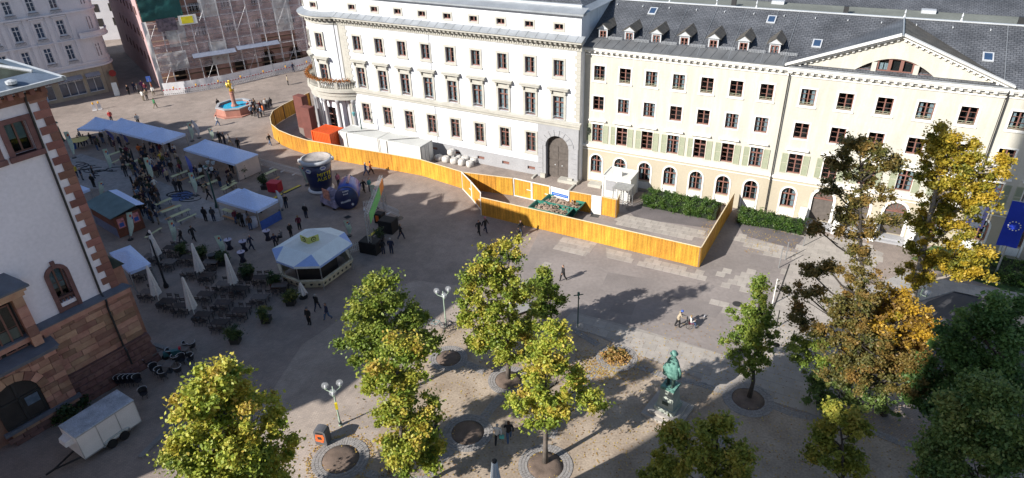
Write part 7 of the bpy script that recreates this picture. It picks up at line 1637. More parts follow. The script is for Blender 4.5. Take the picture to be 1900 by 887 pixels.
for (x, y, tx, ty, lab, m) in ((1433,565,1440,508,'thin white post at the edge of the asphalt',m_trim),(1440,608,1445,575,'dark post beside the slender tree on the forecourt',m_darkm),(1490,457,1494,420,'tall grey post at the hedge end',m_steel),(1457,482,1460,449,'short grey bollard, upper one of two at the kerb',m_steel),(1445,497,1456,458,'short grey bollard, lower one of two at the kerb',m_steel),(1500,740,1505,700,'dark post left of the litter bin',m_darkm),(1468,640,1470,612,'small dark bollard near the big tree',m_darkm)):
    b = G(x, y); h = min(2.6, VP(b, tx, ty).z); o = MB().lathe([(.06,0),(.05,.1),(.045,h-.05),(.02,h)], 8).build('post', m, loc=b); tag(o, lab, 'post', 'single posts near the entrance')
# litter bins
b = G(601,820); t = thing('litter_bin', 'grey litter bin with rounded top and an orange print', 'bin', b, radians(-14)); m_bin = mat('bin_grey', (.13,.13,.14), .4, .1, 2, metal=.3)
P = [(-.42,0),(.42,0),(.42,1.15)]+[(.42*cos(q), 1.15+.18*sin(q)) for q in np.linspace(.2, pi-.2, 7)]+[(-.42,1.15)]
MB().vprism(P, -.32, .32).build('body', m_bin, t); pf = MB().vprism([(-.36,.35),(.2,.3),(.33,.75),(.25,1.0),(-.3,.95)], -.335, -.322).build('orange_print', mat('orange_print', (.60,.12,.03), .6, .3, 4), t); MB().box(-.16,.12,-.345,-.336,.55,.8).build('print_motif', m_darkm, pf); MB().box(-.25,.25,-.336,-.322,1.02,1.14).build('slot', m_blk, t)
b = G(1522,752); t = thing('litter_bin', 'dark litter bin standing in the shade of the brown tree', 'bin', b, 0); MB().lathe([(.3,0),(.34,.9),(.36,.92),(.36,1.0),(.2,1.06)], 14).build('body', m_blk, t); MB().lathe([(.37,.93),(.37,.98)], 14).build('rim', m_darkm, t)
b = G(*z5(740,305)); t = thing('litter_bin', 'round black bin among the potted bushes', 'bin', b, 0); MB().lathe([(.32,0),(.36,1.0)], 14).build('body', m_blk, t); MB().lathe([(.38,1.0),(.38,1.06),(.28,1.06)], 14).build('rim', m_darkm, t)
def bicycle(base, rz_, m, lab, lean=.12):
    t = thing('bicycle', lab, 'bicycle', base, 0, 'bicycles at the lamp'); t.rotation_euler = (lean, 0, rz_)
    for x in (-.52,.52):
        w_ = put('wheel', cached('bw', lambda: MB().tube([(.33*cos(q), 0, .33*sin(q)) for q in np.linspace(0, 2*pi, 21)], .02, 5).mesh('wheel', m_blk)), t, (x,0,.35))
        put('spokes', cached('bs', lambda: (lambda b: ([b.bar((0,0,0),(.33*cos(q),0,.33*sin(q)),.006) for q in np.linspace(0, 2*pi, 13)[:-1]], b)[-1])(MB()).mesh('spokes', m_steel)), w_)
    f = MB(); A = (-.52,0,.35); B = (-.12,0,.33); C_ = (-.22,0,.85); D = (.32,0,.85); E = (.52,0,.35); [f.cyl(p, q, .018, n=6) for p, q in ((A,B),(A,C_),(B,C_),(C_,D),(B,D),(D,E))]; f.build('frame', m, t)
    MB().tube([(.30,-.26,1.0),(.38,-.1,1.02),(.32,0,1.0),(.38,.1,1.02),(.30,.26,1.0)], .014, 5).cyl((.32,0,.85),(.32,0,1.0),.014).build('handlebar', m_darkm, t); MB().hexa([(-.36,-.07,.9),(-.1,-.02,.92),(-.1,.02,.92),(-.36,.07,.9),(-.36,-.08,.96),(-.1,-.02,.95),(-.1,.02,.95),(-.36,.08,.96)]).build('saddle', m_blk, t); MB().cyl((-.22,0,.85),(-.24,0,.92),.014).bar((-.2,-.1,.3),(-.05,.1,.36),.02).build('pedals', m_darkm, t)
bicycle(G(812,608), radians(-20), mat('teal_frame', (.10,.24,.26), .4), 'pale teal bicycle, left of the lamp with a basket'); bicycle(G(845,612), radians(20), m_blk, 'black bicycle with thick tyres, right of the lamp'); bicycle(G(826,615), radians(75), m_darkm, 'dark bicycle seen end on, in front of the lamp')
# ---------------------------------------------------------------- statue
SB = G(1238,760); sr = radians(-38); t = thing('bronze_statue', 'green bronze statue of a cloaked man with wide hat on a pale stone pedestal', 'statue', (10.35,34.0,0), sr)
m_ped = mat('pale_green_stone', (.24,.28,.24), .85, .15, 2, bump=.2, col2=(.40,.42,.37)); m_ver = mat('verdigris_bronze', (.04,.12,.10), .6, .25, 4, bump=.3, bs=8, col2=(.17,.34,.28)); m_verd = mat('dark_bronze', (.035,.06,.05), .5, .2, 4); m_stp = mat('step_stone', (.34,.31,.28), .9, .1, 1.5)
MB().box(-1.35,1.35,-1.35,1.35,0,.2).build('step', m_stp, t); MB().box(-1.05,1.05,-1.05,1.05,.2,.42).build('step', m_stp, t)
MB().hexa([(-.72,-.72,.42),(.72,-.72,.42),(.72,.72,.42),(-.72,.72,.42),(-.72,-.72,.75),(.72,-.72,.75),(.72,.72,.75),(-.72,.72,.75)]).build('pedestal_foot', m_ped, t)
MB().hexa([(-.6,-.6,.75),(.6,-.6,.75),(.6,.6,.75),(-.6,.6,.75),(-.44,-.44,2.25),(.44,-.44,2.25),(.44,.44,2.25),(-.44,.44,2.25)]).build('pedestal', m_ped, t); MB().box(-.5,.5,-.5,.5,2.25,2.45).build('pedestal_cap', m_ver, t); MB().box(-.22,.22,-.60,-.56,1.05,1.3).build('plaque', m_verd, t)
n = 22; V = []; prof = [(.40,.12,3.15),(.62,.38,3.3),(.56,.38,3.75),(.44,.30,4.25),(.33,.22,4.62),(.14,.13,4.85),(.12,.12,4.95)]
for rx, ry, z in prof:
    for i in range(n): q = 2*pi*i/n; k = 1+(.10*sin(7*q)+.05*sin(11*q))*min(1, (4.9-z)/1.2); V.append((rx*k*cos(q), ry*k*sin(q), z-(.18*abs(sin(q*1.5+.6)) if z < 3.2 else 0)))
MB().add(V, [(j*n+i, j*n+(i+1) % n, (j+1)*n+(i+1) % n, (j+1)*n+i) for j in range(len(prof)-1) for i in range(n)]).build('cloak', m_ver, t, smooth=True)
MB().tube([(-.16,.05,3.4),(-.17,-.02,2.95),(-.18,0,2.5)], [.15,.12,.09], 8).tube([(.16,-.02,3.4),(.2,-.1,2.95),(.2,-.12,2.5)], [.15,.12,.09], 8).box(-.26,-.1,-.2,.12,2.45,2.55).box(.12,.28,-.32,0,2.45,2.55).build('legs', m_verd, t, smooth=True)
MB().lathe([(.05,-.15),(.12,-.1),(.15,.02),(.14,.12),(.08,.2)], 12, (0,-.02,5.02)).build('head', m_ver, t, smooth=True); MB().lathe([(.26,.0),(.28,.03),(.16,.06),(.17,.2),(.10,.25),(.01,.26)], 16, (0,-.02,5.1)).build('hat', m_ver, t, smooth=True)
MB().tube([(-.4,-.08,4.15),(-.56,-.05,3.75),(-.5,-.2,3.45)], [.10,.11,.06], 8).build('sleeve', m_ver, t, smooth=True); MB().tube([(.4,-.05,4.15),(.54,.05,3.7),(.5,-.05,3.3)], [.11,.12,.08], 8).build('sleeve', m_ver, t, smooth=True)
# ---------------------------------------------------------------- fountain
fc = Vector((-41.9,100.2,0)); t = thing('fountain', 'octagonal red sandstone fountain with blue basin and golden lion column', 'fountain', fc, .2)
m_fst = mat('fountain_sandstone', (.36,.17,.13), .85, .12, 1.5); m_gold = mat('gilding', (.62,.42,.06), .35, .15, 3, metal=.6)
def octo(r): return [(r*cos(pi/8+k*pi/4), r*sin(pi/8+k*pi/4)) for k in range(8)]
MB().prism(octo(3.3), 0, .15).build('step', m_fst, t)
for k in range(8):
    a, b = octo(2.75)[k], octo(2.75)[(k+1) % 8]; c_, d_ = octo(2.45)[k], octo(2.45)[(k+1) % 8]
    MB().hexa([(*a,.15),(*b,.15),(*d_,.15),(*c_,.15),(*a,1.15),(*b,1.15),(*d_,1.15),(*c_,1.15)]).build('side_panel', m_fst, t); a, b, c_, d_ = octo(2.85)[k], octo(2.85)[(k+1) % 8], octo(2.4)[k], octo(2.4)[(k+1) % 8]; MB().hexa([(*a,1.15),(*b,1.15),(*d_,1.15),(*c_,1.15),(*a,1.3),(*b,1.3),(*d_,1.3),(*c_,1.3)]).build('rim_stone', m_grey, t)
MB().prism(octo(2.43), .2, .95).build('water', mat('turquoise_water', (.01,.30,.52), .08, .2, 1.2, spec=.8, col2=(.03,.42,.62)), t)
MB().lathe([(.55,.2),(.5,1.1),(.34,1.3),(.3,2.0),(.34,3.0),(.26,3.1),(.38,3.25)], 10).build('column', m_fst, t); 
MB().lathe([(.30,3.25),(.36,3.5),(.22,3.8),(.36,4.3),(.30,4.6)], 9).lathe([(.1,-.2),(.26,0),(.2,.22),(.02,.3)], 8, (.05,-.1,4.75)).tube([(-.25,0,3.9),(-.6,-.1,4.2),(-.55,-.15,4.7)], [.12,.14,.06], 7).tube([(.2,0,3.5),(.5,.2,3.4),(.45,.3,3.1)], [.12,.1,.08], 6).box(-.65,-.15,-.3,-.22,3.9,4.5).build('golden_lion', m_gold, t, smooth=True).scale = (.75, .75, 1)
# ---------------------------------------------------------------- site barriers at the scaffold
m_rw = mat('barrier_white', (.62,.60,.60), .6); m_rd = mat('barrier_red', (.42,.03,.05), .6); m_lamp = mat('yellow_lamp', (.7,.35,.02), .4)
bp_ = [(305,178),(346,174),(388,167),(428,160),(470,150),(512,140),(552,132),(590,122)]
for i, (a, b) in enumerate(zip(bp_, bp_[1:])):
    A, B = G(*a), G(*b); an = ang(A, B); L = (B-A).length; N_ = ['first','second','third','fourth','fifth','sixth','seventh'][i]
    t = thing('site_barrier', 'red and white barrier before the scaffold, %s from the alley' % N_, 'barrier', A, an, 'red and white barriers along the scaffold')
    n = int(L/.3)
    for k in range(n): put('upright', cached('bu', lambda: MB().box(-.06,.06,-.02,.02,.1,.85).mesh('upright', m_rw)), t, (k*L/n+.1,0,0))
    mb = MB(); mb.box(0,L,-.03,.03,.05,.15); mb.box(0,L,-.03,.03,.85,1.05); mb.build('bar', m_rw, t)
    for k in range(int(L/.5)): MB().box(k*.5,k*.5+.25,-.036,.036,.87,1.03).build('red_field', m_rd, t)
    MB().lathe([(.05,1.05),(.12,1.15),(.12,1.35),(.04,1.4)], 8).build('warning_lamp', m_lamp, t, loc=(L*.5,0,0))
    off = Vector((-sin(an), cos(an), 0))*.6; t2_ = thing('fence_panel', 'pale sheet covered fence panel behind the %s barrier' % N_, 'fence', A+off, an, 'sheeted fence panels at the scaffold')
    V = [(L*k/8, random.uniform(-.06,.06), z) for z in (.1, 1.0, 1.95) for k in range(9)]; MB().add(V, [(j*9+k, j*9+k+1, (j+1)*9+k+1, (j+1)*9+k) for j in range(2) for k in range(8)]).build('sheeting', mat('grey_sheeting', (.66,.65,.66), .8, .1, .6), t2_, smooth=True); MB().cyl((0,.05,0),(0,.05,2.05),.03).cyl((L,.05,0),(L,.05,2.05),.03).build('post', m_steel, t2_)
c = G(330,150,0)
t = thing('blue_road_sign', 'small blue round sign at the mouth of the alley', 'sign', G(283,172), radians(20)); MB().cyl((0,0,0),(0,0,2.5),.04).build('post', m_steel, t); MB().box(-.35,.35,-.03,.03,1.9,2.8).build('plate', m_blue, t)
t = thing('sandwich_board', 'white folding board in front of the shop corner', 'sign', G(218,176), .4); MB().hexa([(-.4,-.5,0),(.4,-.5,0),(.4,-.44,0),(-.4,-.44,0),(-.4,-.03,2.1),(.4,-.03,2.1),(.4,.03,2.1),(-.4,.03,2.1)]).build('front_board', m_trim, t); MB().hexa([(-.4,.44,0),(.4,.44,0),(.4,.5,0),(-.4,.5,0),(-.4,-.03,2.1),(.4,-.03,2.1),(.4,.03,2.1),(-.4,.03,2.1)]).build('rear_board', m_trim, t)
for (x, y, l_) in ((176,205,'left'),(186,203,'right')): t = thing('warning_beacon', 'white barrier stand with yellow lamp before the shop, %s one' % l_, 'barrier', G(x, y), .5, 'yellow lamp stands before the shop'); MB().box(-.25,.25,-.04,.04,.1,.95).box(-.3,.3,-.3,.3,0,.1).build('board', m_rw, t); MB().lathe([(.05,0),(.12,.1),(.12,.3),(.04,.36)], 8).build('lamp', m_lamp, t, loc=(0,0,.95))
# ---------------------------------------------------------------- flags at the right
m_eu = mat('deep_blue_flag', (.008,.03,.33), .8, .05); m_star = mat('flag_star', (.75,.72,.5), .7)
b = G(1842,520); h = 9.1; t = thing('flag_pole', 'steel flag pole with a hanging blue flag bearing a ring of stars', 'flag', b, Y_A); MB().lathe([(.09,0),(.05,h+.1)], 10).build('pole', m_steel, t); MB().cyl((-.86,-.2,7.78),(.72,-.2,7.78),.03).build('cross_arm', m_steel, t); MB().box(-.5,.5,-.4,.4,0,.15).build('footing', m_grey, t)
def fy(u, z): return -.26+.08*sin(u*5+z*.6)+.05*sin(z*1.7)
V = []; nu, nz = 12, 22; w_f, h_f = 1.5, 4.15
for j in range(nz+1):
    for i in range(nu+1): u = -.82+w_f*i/nu; z = 7.75-h_f*j/nz; V.append((u, fy(u, z), z))
fl_ = MB().add(V, [(j*(nu+1)+i, j*(nu+1)+i+1, (j+1)*(nu+1)+i+1, (j+1)*(nu+1)+i) for j in range(nz) for i in range(nu)]).build('flag_cloth', m_eu, t, smooth=True)
for k in range(12):
    a = k*pi/6; u, z = -.05+.42*cos(a), 5.55+.42*sin(a); MB().vprism([(u+(.075 if q % 2 == 0 else .03)*sin(q*pi/5), z+(.075 if q % 2 == 0 else .03)*cos(q*pi/5)) for q in range(10)], fy(u, z)-.02, fy(u, z)-.008).build('star', m_star, t)
b = G(1760,500); h = 9.0; t = thing('flag_pole', 'flag pole with a hanging white and violet striped flag behind the golden tree', 'flag', b, Y_A); MB().lathe([(.09,0),(.05,h+.1)], 10).build('pole', m_steel, t)
for s0, s1, m in ((0,.3,mat('violet_flag', (.25,.24,.50), .8)),(.3,1.0,mat('white_flag', (.62,.62,.66), .8)),(1.0,1.3,MATS['violet_flag'])):
    V = [(s0+(s1-s0)*i/4, fy(s0+(s1-s0)*i/4, z), z) for z in np.linspace(h-4.4, h-.2, 16) for i in range(5)]; MB().add(V, [(j*5+i, j*5+i+1, (j+1)*5+i+1, (j+1)*5+i) for j in range(15) for i in range(4)]).build('flag_cloth', m, t, smooth=True)
# entrance stones
for k, u in enumerate((22.6, 25.8, 29.0, 32.2)):
    p = Y_O+Vector((cos(Y_A)*u+sin(Y_A)*1.3*1, sin(Y_A)*u-cos(Y_A)*1.3, 0)); t = thing('entrance_pier', 'white stone pier flanking the arched doors, number %s from the hedge' % ('one','two','three','four')[k], 'pier', p, Y_A, 'white piers at the arched doors')
    MB().box(-.3,.3,-.5,.9,0,1.5).build('shaft', m_trim, t); MB().box(-.36,.36,-.56,.96,1.5,1.65).build('cap', m_trim, t)
tag(MB().box(21.5,33.4,-1.6,-.2,0,.17).box(22,33,-1.2,-.2,.17,.34).build('entrance_steps', m_grey, loc=Y_O, rot=Y_A), kind='structure')

c = G(962,578); t = thing('covered_cart', 'small cart under a white sheet, glimpsed through the tall leafy tree', 'cart', c, .5); MB().hexa([(-.9,-.6,.3),(.9,-.6,.3),(.9,.6,.3),(-.9,.6,.3),(-.6,-.35,1.35),(.6,-.35,1.3),(.6,.35,1.35),(-.6,.35,1.4)]).build('sheet', m_wpvc, t)
for x in (-.6,.6): MB().lathe([(.1,-.05),(.22,-.05),(.22,.05),(.1,.05)], 14).build('wheel', m_blk, t, loc=(x,-.5,.22), rot=(pi/2,0,0))
# ================================================================ people
SKEL = {}
def skel(pose):
    "joints (x right, y back, z up; faces -y), height 1.75"
    J = {'pel': (0,0,.95,.17), 'waist': (0,.0,1.08,.165), 'chest': (0,-.01,1.30,.18), 'neck': (0,.0,1.47,.07), 'headb': (0,-.02,1.56,.09), 'head': (0,-.02,1.66,.115), 'top': (0,-.01,1.72,.075),
         'shl': (-.19,0,1.42,.09), 'ell': (-.25,.02,1.16,.066), 'wrl': (-.235,-.05,.93,.05), 'hal': (-.235,-.08,.85,.04), 'shr': (.19,0,1.42,.09), 'elr': (.25,.02,1.16,.066), 'wrr': (.235,-.05,.93,.05), 'har': (.235,-.08,.85,.04),
         'hil': (-.09,0,.90,.13), 'knl': (-.10,-.02,.50,.088), 'anl': (-.10,.02,.09,.062), 'tol': (-.10,-.13,.04,.06), 'hir': (.09,0,.90,.13), 'knr': (.10,-.02,.50,.088), 'anr': (.10,.02,.09,.062), 'tor': (.10,-.13,.04,.06)}
    if pose == 'walk': J.update({'knl': (-.1,-.20,.52,.088), 'anl': (-.1,-.26,.10,.06), 'tol': (-.1,-.40,.08,.04), 'knr': (.1,.08,.50,.088), 'anr': (.1,.34,.14,.06), 'tor': (.1,.24,.04,.04), 'ell': (-.25,.14,1.18,.066), 'wrl': (-.24,.12,.95,.05), 'hal': (-.24,.10,.88,.04), 'elr': (.25,-.08,1.17,.066), 'wrr': (.23,-.24,1.0,.05), 'har': (.23,-.30,.96,.04)})
    if pose == 'sit': 
        for k in ('pel','waist','chest','neck','headb','head','top','shl','shr','ell','elr','hil','hir'): x, y, z, r = J[k]; J[k] = (x, y, z-.43, r)
        J.update({'knl': (-.12,-.42,.50,.07), 'anl': (-.12,-.42,.09,.06), 'tol': (-.12,-.56,.04,.04), 'knr': (.12,-.42,.50,.07), 'anr': (.12,-.40,.09,.06), 'tor': (.12,-.54,.04,.04), 'wrl': (-.17,-.28,.76,.05), 'hal': (-.14,-.35,.78,.04), 'wrr': (.17,-.28,.76,.05), 'har': (.14,-.35,.78,.04)})
    if pose == 'arms': J.update({'ell': (-.24,-.10,1.18,.066), 'wrl': (-.10,-.24,1.18,.05), 'hal': (-.05,-.28,1.2,.04), 'elr': (.24,-.10,1.18,.066), 'wrr': (.14,-.28,1.15,.05), 'har': (.10,-.33,1.16,.04)})
    if pose == 'push': J.update({'chest': (0,-.10,1.27,.16), 'neck': (0,-.17,1.42,.062), 'headb': (0,-.22,1.49,.085), 'head': (0,-.25,1.58,.105), 'top': (0,-.26,1.64,.07), 'shl': (-.18,-.12,1.38,.075), 'shr': (.18,-.12,1.38,.075), 'ell': (-.24,-.22,1.15,.05), 'elr': (.24,-.22,1.15,.05), 'wrl': (-.2,-.45,1.05,.05), 'wrr': (.2,-.45,1.05,.05), 'hal': (-.2,-.52,1.04,.04), 'har': (.2,-.52,1.04,.04), 'knl': (-.1,-.12,.5,.088), 'anl': (-.1,-.1,.09,.06), 'tol': (-.1,-.24,.04,.04), 'anr': (.1,.22,.12,.06), 'tor': (.1,.1,.04,.04), 'knr': (.1,.06,.5,.088)})
    for s in 'lr':
        h = Vector(J['ha'+s][:3]); w = Vector(J['wr'+s][:3]); d = (h-w).normalized(); sx = Vector((0,1,0)) if abs(d.y) < .8 else Vector((1,0,0)); sx = (sx-d*sx.dot(d)).normalized()
        for i, (o, l) in enumerate(((-.030,.055),(-.010,.068),(.010,.064),(.030,.05))): p = h+sx*o+d*l; J['f%d%s' % (i, s)] = (*p, .0095)
        p = h+sx*(-.045)+d*.015; J['th'+s] = (*p, .011)
    E_ = [('pel','waist','top'),('waist','chest','top'),('chest','neck','top'),('neck','headb','skin'),('headb','head','skin'),('head','top','hair'),('pel','hil','leg'),('pel','hir','leg')]
    for s in 'lr': E_ += [('chest','sh'+s,'top'),('sh'+s,'el'+s,'top'),('el'+s,'wr'+s,'top'),('wr'+s,'ha'+s,'skin'),('hi'+s,'kn'+s,'leg'),('kn'+s,'an'+s,'leg'),('an'+s,'to'+s,'shoe')]+[('ha'+s,'f%d%s' % (i, s),'skin') for i in range(4)]+[('ha'+s,'th'+s,'skin')]
    return J, E_
SLOT = {'skin': 0, 'top': 1, 'leg': 2, 'shoe': 3, 'hair': 4}
def person_mesh(pose):
    J, E_ = skel(pose); names = list(J); me = bpy.data.meshes.new('person_'+pose); me.from_pydata([J[n][:3] for n in names], [(names.index(a), names.index(b)) for a, b, _ in E_], [])
    o = bpy.data.objects.new('tmp', me); COL.objects.link(o); sk = o.modifiers.new('s', 'SKIN'); sk.use_smooth_shade = True; sk.branch_smoothing = .6
    for i, n in enumerate(names): v = me.skin_vertices[0].data[i]; v.radius = (J[n][3], J[n][3]*(.72 if n in ('chest','waist','pel') else 1)); v.use_root = (n == 'pel')
    ss = o.modifiers.new('ss', 'SUBSURF'); ss.levels = 1; ss.render_levels = 1
    dg = bpy.context.evaluated_depsgraph_get(); out = bpy.data.meshes.new_from_object(o.evaluated_get(dg)); bpy.data.objects.remove(o)
    out.name = 'person_'+pose; out.materials.clear()
    for k in range(5): out.materials.append(None)
    A = [Vector(J[a][:3]) for a, b, _ in E_]; B = [Vector(J[b][:3]) for a, b, _ in E_]; H = Vector(J['head'][:3])
    for p in out.polygons:
        c = p.center; best = (9e9, 0)
        for k in range(len(E_)):
            ab = B[k]-A[k]; t_ = max(0, min(1, (c-A[k]).dot(ab)/max(1e-9, ab.length_squared))); d = (c-(A[k]+ab*t_)).length-min(J[E_[k][0]][3], J[E_[k][1]][3])*.6
            if d < best[0]: best = (d, k)
        s = E_[best[1]][2]
        if s in ('skin', 'hair') and c.z > H.z-.16: s = 'hair' if (c.z > H.z+.035 or c.y > H.y+.025) else 'skin'
        if s == 'top' and E_[best[1]][0] in ('waist','pel') and c.z < J['pel'][2]-.12: s = 'leg'
        if s == 'leg' and pose != 'sit' and c.z > J['pel'][2]-.10: s = 'top'
        p.material_index = SLOT[s]
    return out
PM = {k: person_mesh(k) for k in ('stand', 'walk', 'sit', 'arms', 'push')}
def cm(name, c, r=.8): return mat('cloth_'+name, c, r, .12, 6)
CLR = {'charcoal': (.02,.02,.023), 'dark blue': (.012,.02,.05), 'dark brown': (.035,.02,.013), 'dark green': (.014,.028,.018), 'plum': (.035,.01,.025), 'black': (.012,.012,.014), 'navy': (.015,.02,.05), 'grey': (.10,.10,.11), 'dark grey': (.035,.035,.04), 'white': (.55,.54,.52), 'beige': (.38,.31,.22), 'red': (.38,.025,.025), 'blue': (.02,.10,.36), 'olive': (.07,.08,.035), 'brown': (.10,.055,.03), 'teal': (.03,.18,.19), 'pink': (.45,.15,.20), 'orange': (.55,.13,.03), 'green': (.03,.15,.06), 'yellow': (.55,.38,.04), 'purple': (.10,.03,.12), 'light blue': (.22,.32,.45), 'wine': (.12,.015,.03)}
TR = {'dark jeans': (.02,.028,.055), 'black trousers': (.012,.012,.014), 'grey trousers': (.08,.08,.085), 'blue jeans': (.06,.10,.19), 'beige trousers': (.22,.18,.13)}
HR = [(.02,.012,.008), (.08,.04,.02), (.25,.17,.08), (.35,.34,.32), (.012,.01,.01)]; SKN = [(.50,.30,.21), (.45,.26,.18), (.30,.16,.10)]
used_lab = {}
def person(x, y, pose, top, leg, where, face=None, h=1.0, group=None, hair=None, extra=None, z=0.0, base=None):
    p = G(x, y, z) if base is None else base; o = bpy.data.objects.new('person', PM[pose]); COL.objects.link(o)
    o.location = (p.x, p.y, 0); o.rotation_euler = (0, 0, random.random()*6.28 if face is None else face); s = h*random.uniform(.96, 1.05); o.scale = (s*random.uniform(.95,1.1), s, s)
    hi = random.randrange(5) if hair is None else hair
    for k, m in enumerate((cm('skin%d' % (random.randrange(3)), SKN[random.randrange(3)], .6), cm(top, CLR[top]), cm(leg, TR[leg]), cm('shoe', (.02,.02,.02)), cm('hair%d' % hi, HR[hi]))):
        o.material_slots[k].link = 'OBJECT'; o.material_slots[k].material = m
    act = {'stand': 'standing', 'walk': 'walking', 'sit': 'seated', 'arms': 'standing', 'push': 'pushing a wheelchair'}[pose]
    lab = 'person in %s jacket and %s %s %s' % (top, leg, act, where); lab = lab if len(lab.split()) < 17 else lab.replace(' and '+leg, ''); 
    o['label'] = lab; o['category'] = 'person'
    if group: o['group'] = group
    used_lab[lab] = used_lab.get(lab, 0)+1
    return o
def hold(o, mb, name, m, lab, cat, loc):
    q = mb.build(name, m); q.matrix_world = Matrix.Translation(o.location)@Matrix.Rotation(o.rotation_euler.z, 4, 'Z')@Matrix.Translation(loc); tag(q, lab, cat); return q
# walkers and small groups, placed one by one
W = [(502,270,'walk','black','blue jeans','alone before the curved hoarding',1.2),(410,266,'stand','black','black trousers','left of three people near the white purple flag',.3),(418,268,'stand','dark grey','dark jeans','in the middle of three people near the flag',2.5),(428,271,'walk','grey','beige trousers','right of three people near the flag, in a cap',2.2),
 (405,234,'walk','white','blue jeans','left below the fountain',1.9),(407,203,'stand','black','dark jeans','close beside the fountain rim on the left',4),(434,173,'walk','white','beige trousers','behind the golden lion column',1.0),(535,158,'stand','beige','black trousers','alone on the sunny square, photographing',2),(545,134,'walk','navy','dark jeans','at the far barrier under the net',1.2),(444,278,'stand','black','black trousers','behind the two-peak tent roof',.2),
 (289,201,'walk','green','beige trousers','on the sunny square before the alley',2.8),(267,187,'stand','white','beige trousers','just out of the alley mouth',2.8),(274,186,'stand','beige','grey trousers','beside the white one at the alley mouth',.8),(286,178,'walk','white','beige trousers','near the blue road sign',.3),(284,171,'stand','orange','beige trousers','near the blue road sign, rear one',2.2),(240,176,'stand','black','black trousers','at the corner of the shop bay',1.2),(251,170,'walk','navy','dark jeans','in the dark alley, leftmost',.3),(258,174,'stand','grey','black trousers','in the dark alley, second',2),(266,168,'walk','purple','dark jeans','in the dark alley, third',1),(272,172,'stand','wine','dark jeans','in the dark alley, right',.3),(92,200,'stand','light blue','grey trousers','by the shop door, half hidden by the town hall',.6),
 (258,232,'walk','white','black trousers','behind the long tent roof',.5),(208,226,'stand','red','dark jeans','behind the gap between two tents',.5),
 (680,326,'walk','blue','blue jeans','left of a pair by the long hoarding',2.0),(689,324,'walk','orange','black trousers','right of a pair by the long hoarding',2.0),(676,357,'walk','black','black trousers','near the flag behind the cap stand',.9),(687,355,'stand','teal','grey trousers','beside the black-clad walker by the fence',1.2),(629,345,'stand','pink','dark jeans','right behind the giant cup',.8),(569,330,'stand','black','black trousers','peeping left of the cup lid',.6),
 (569,405,'stand','black','dark jeans','alone in the open shade of the market',2.9),(745,444,'walk','black','dark jeans','with a rucksack right of the black boxes',2.0),(712,472,'stand','black','dark jeans','left of two at the near black box',3.3),(727,471,'stand','navy','dark jeans','right of two at the near black box, with yellow bag',3.0),
 (889,436,'walk','black','black trousers','left of a couple before the hoarding, carrying a white bag',.7),(901,431,'walk','black','dark jeans','right of a couple before the hoarding, in a pink beanie',.9),(966,437,'walk','black','dark jeans','alone with rucksack at the hoarding shadow edge',1.0),(1045,521,'walk','black','black trousers','alone in the sun with a backpack and long hair',5.2),
 (575,602,'stand','black','black trousers','lower left of three on the open paving, in a cap',5.9),(590,576,'walk','black','dark jeans','upper middle of three on the open paving',2.8),(609,593,'walk','navy','blue jeans','right of three on the open paving',5.4),(340,452,'walk','black','grey trousers','left of two men behind the parasols',5.2),(361,447,'walk','black','black trousers','right of two walking behind the parasols',1.2),(468,464,'walk','navy','dark jeans','with a bag beside the bar tables',1.5),
 (383,411,'stand','black','black trousers','left of two at the lantern post kerb',3),(398,411,'stand','dark grey','dark jeans','right of two at the lantern post kerb',3.2),(389,371,'walk','black','black trousers','passing the lantern post',2.2),(484,395,'stand','black','black trousers','at the right corner of the middle tent',2),(532,386,'stand','black','dark jeans','behind the white feather flag',.3),(466,427,'stand','brown','blue jeans','in ochre top between the cloth covered tables',0.2),(328,356,'stand','dark grey','grey trousers','left of two on the blue floor spot',2.9),(337,357,'stand','black','black trousers','right of two on the blue floor spot',3.4),
 (541,440,'stand','black','black trousers','left of two leaning at the market stand',.9),(557,427,'stand','wine','black trousers','right of two leaning at the market stand',3.5),(144,330,'stand','yellow','dark jeans','at the town hall corner in the shade',1),(154,334,'stand','navy','grey trousers','next to the yellow jacket at the corner',2),(176,348,'stand','black','black trousers','by the flag behind the timber hut',3),(176,331,'stand','black','dark jeans','behind the one by the hut flag',2),
 (797,806,'walk','black','black trousers','left of two half hidden behind the slim tree',4.5),(812,803,'walk','black','dark jeans','right of two half hidden behind the slim tree',4.3)]
for (x, y, po, tp, lg, wh, f) in W: person(x, y, po, tp, lg, wh, f)
o = person(924,822,'walk','white','black trousers','left of two at the lower edge, carrying a turquoise bag',3.0); hold(o, MB().box(-.16,.16,-.06,.06,-.28,0).tube([(-.08,0,0),(0,0,.12),(.08,0,0)],.01,4), 'tote_bag', mat('turquoise_bag', (.10,.42,.38), .7), 'turquoise tote bag carried by the light-clad walker', 'bag', (-.28,.05,.80))
o = person(945,818,'walk','black','blue jeans','right of two at the lower edge of the photo',3.2)
# hats, bags
for (x, y, c, l_) in ((901,431,'pink','pink beanie worn before the hoarding'),(575,602,'grey','grey cap worn on the open paving')):
    b = G(x, y); tag(MB().lathe([(.118,0),(.12,.05),(.09,.11),(.01,.13)], 10).build('hat', cm(c, CLR[c]), loc=(b.x, b.y, 1.68)), l_, 'hat')
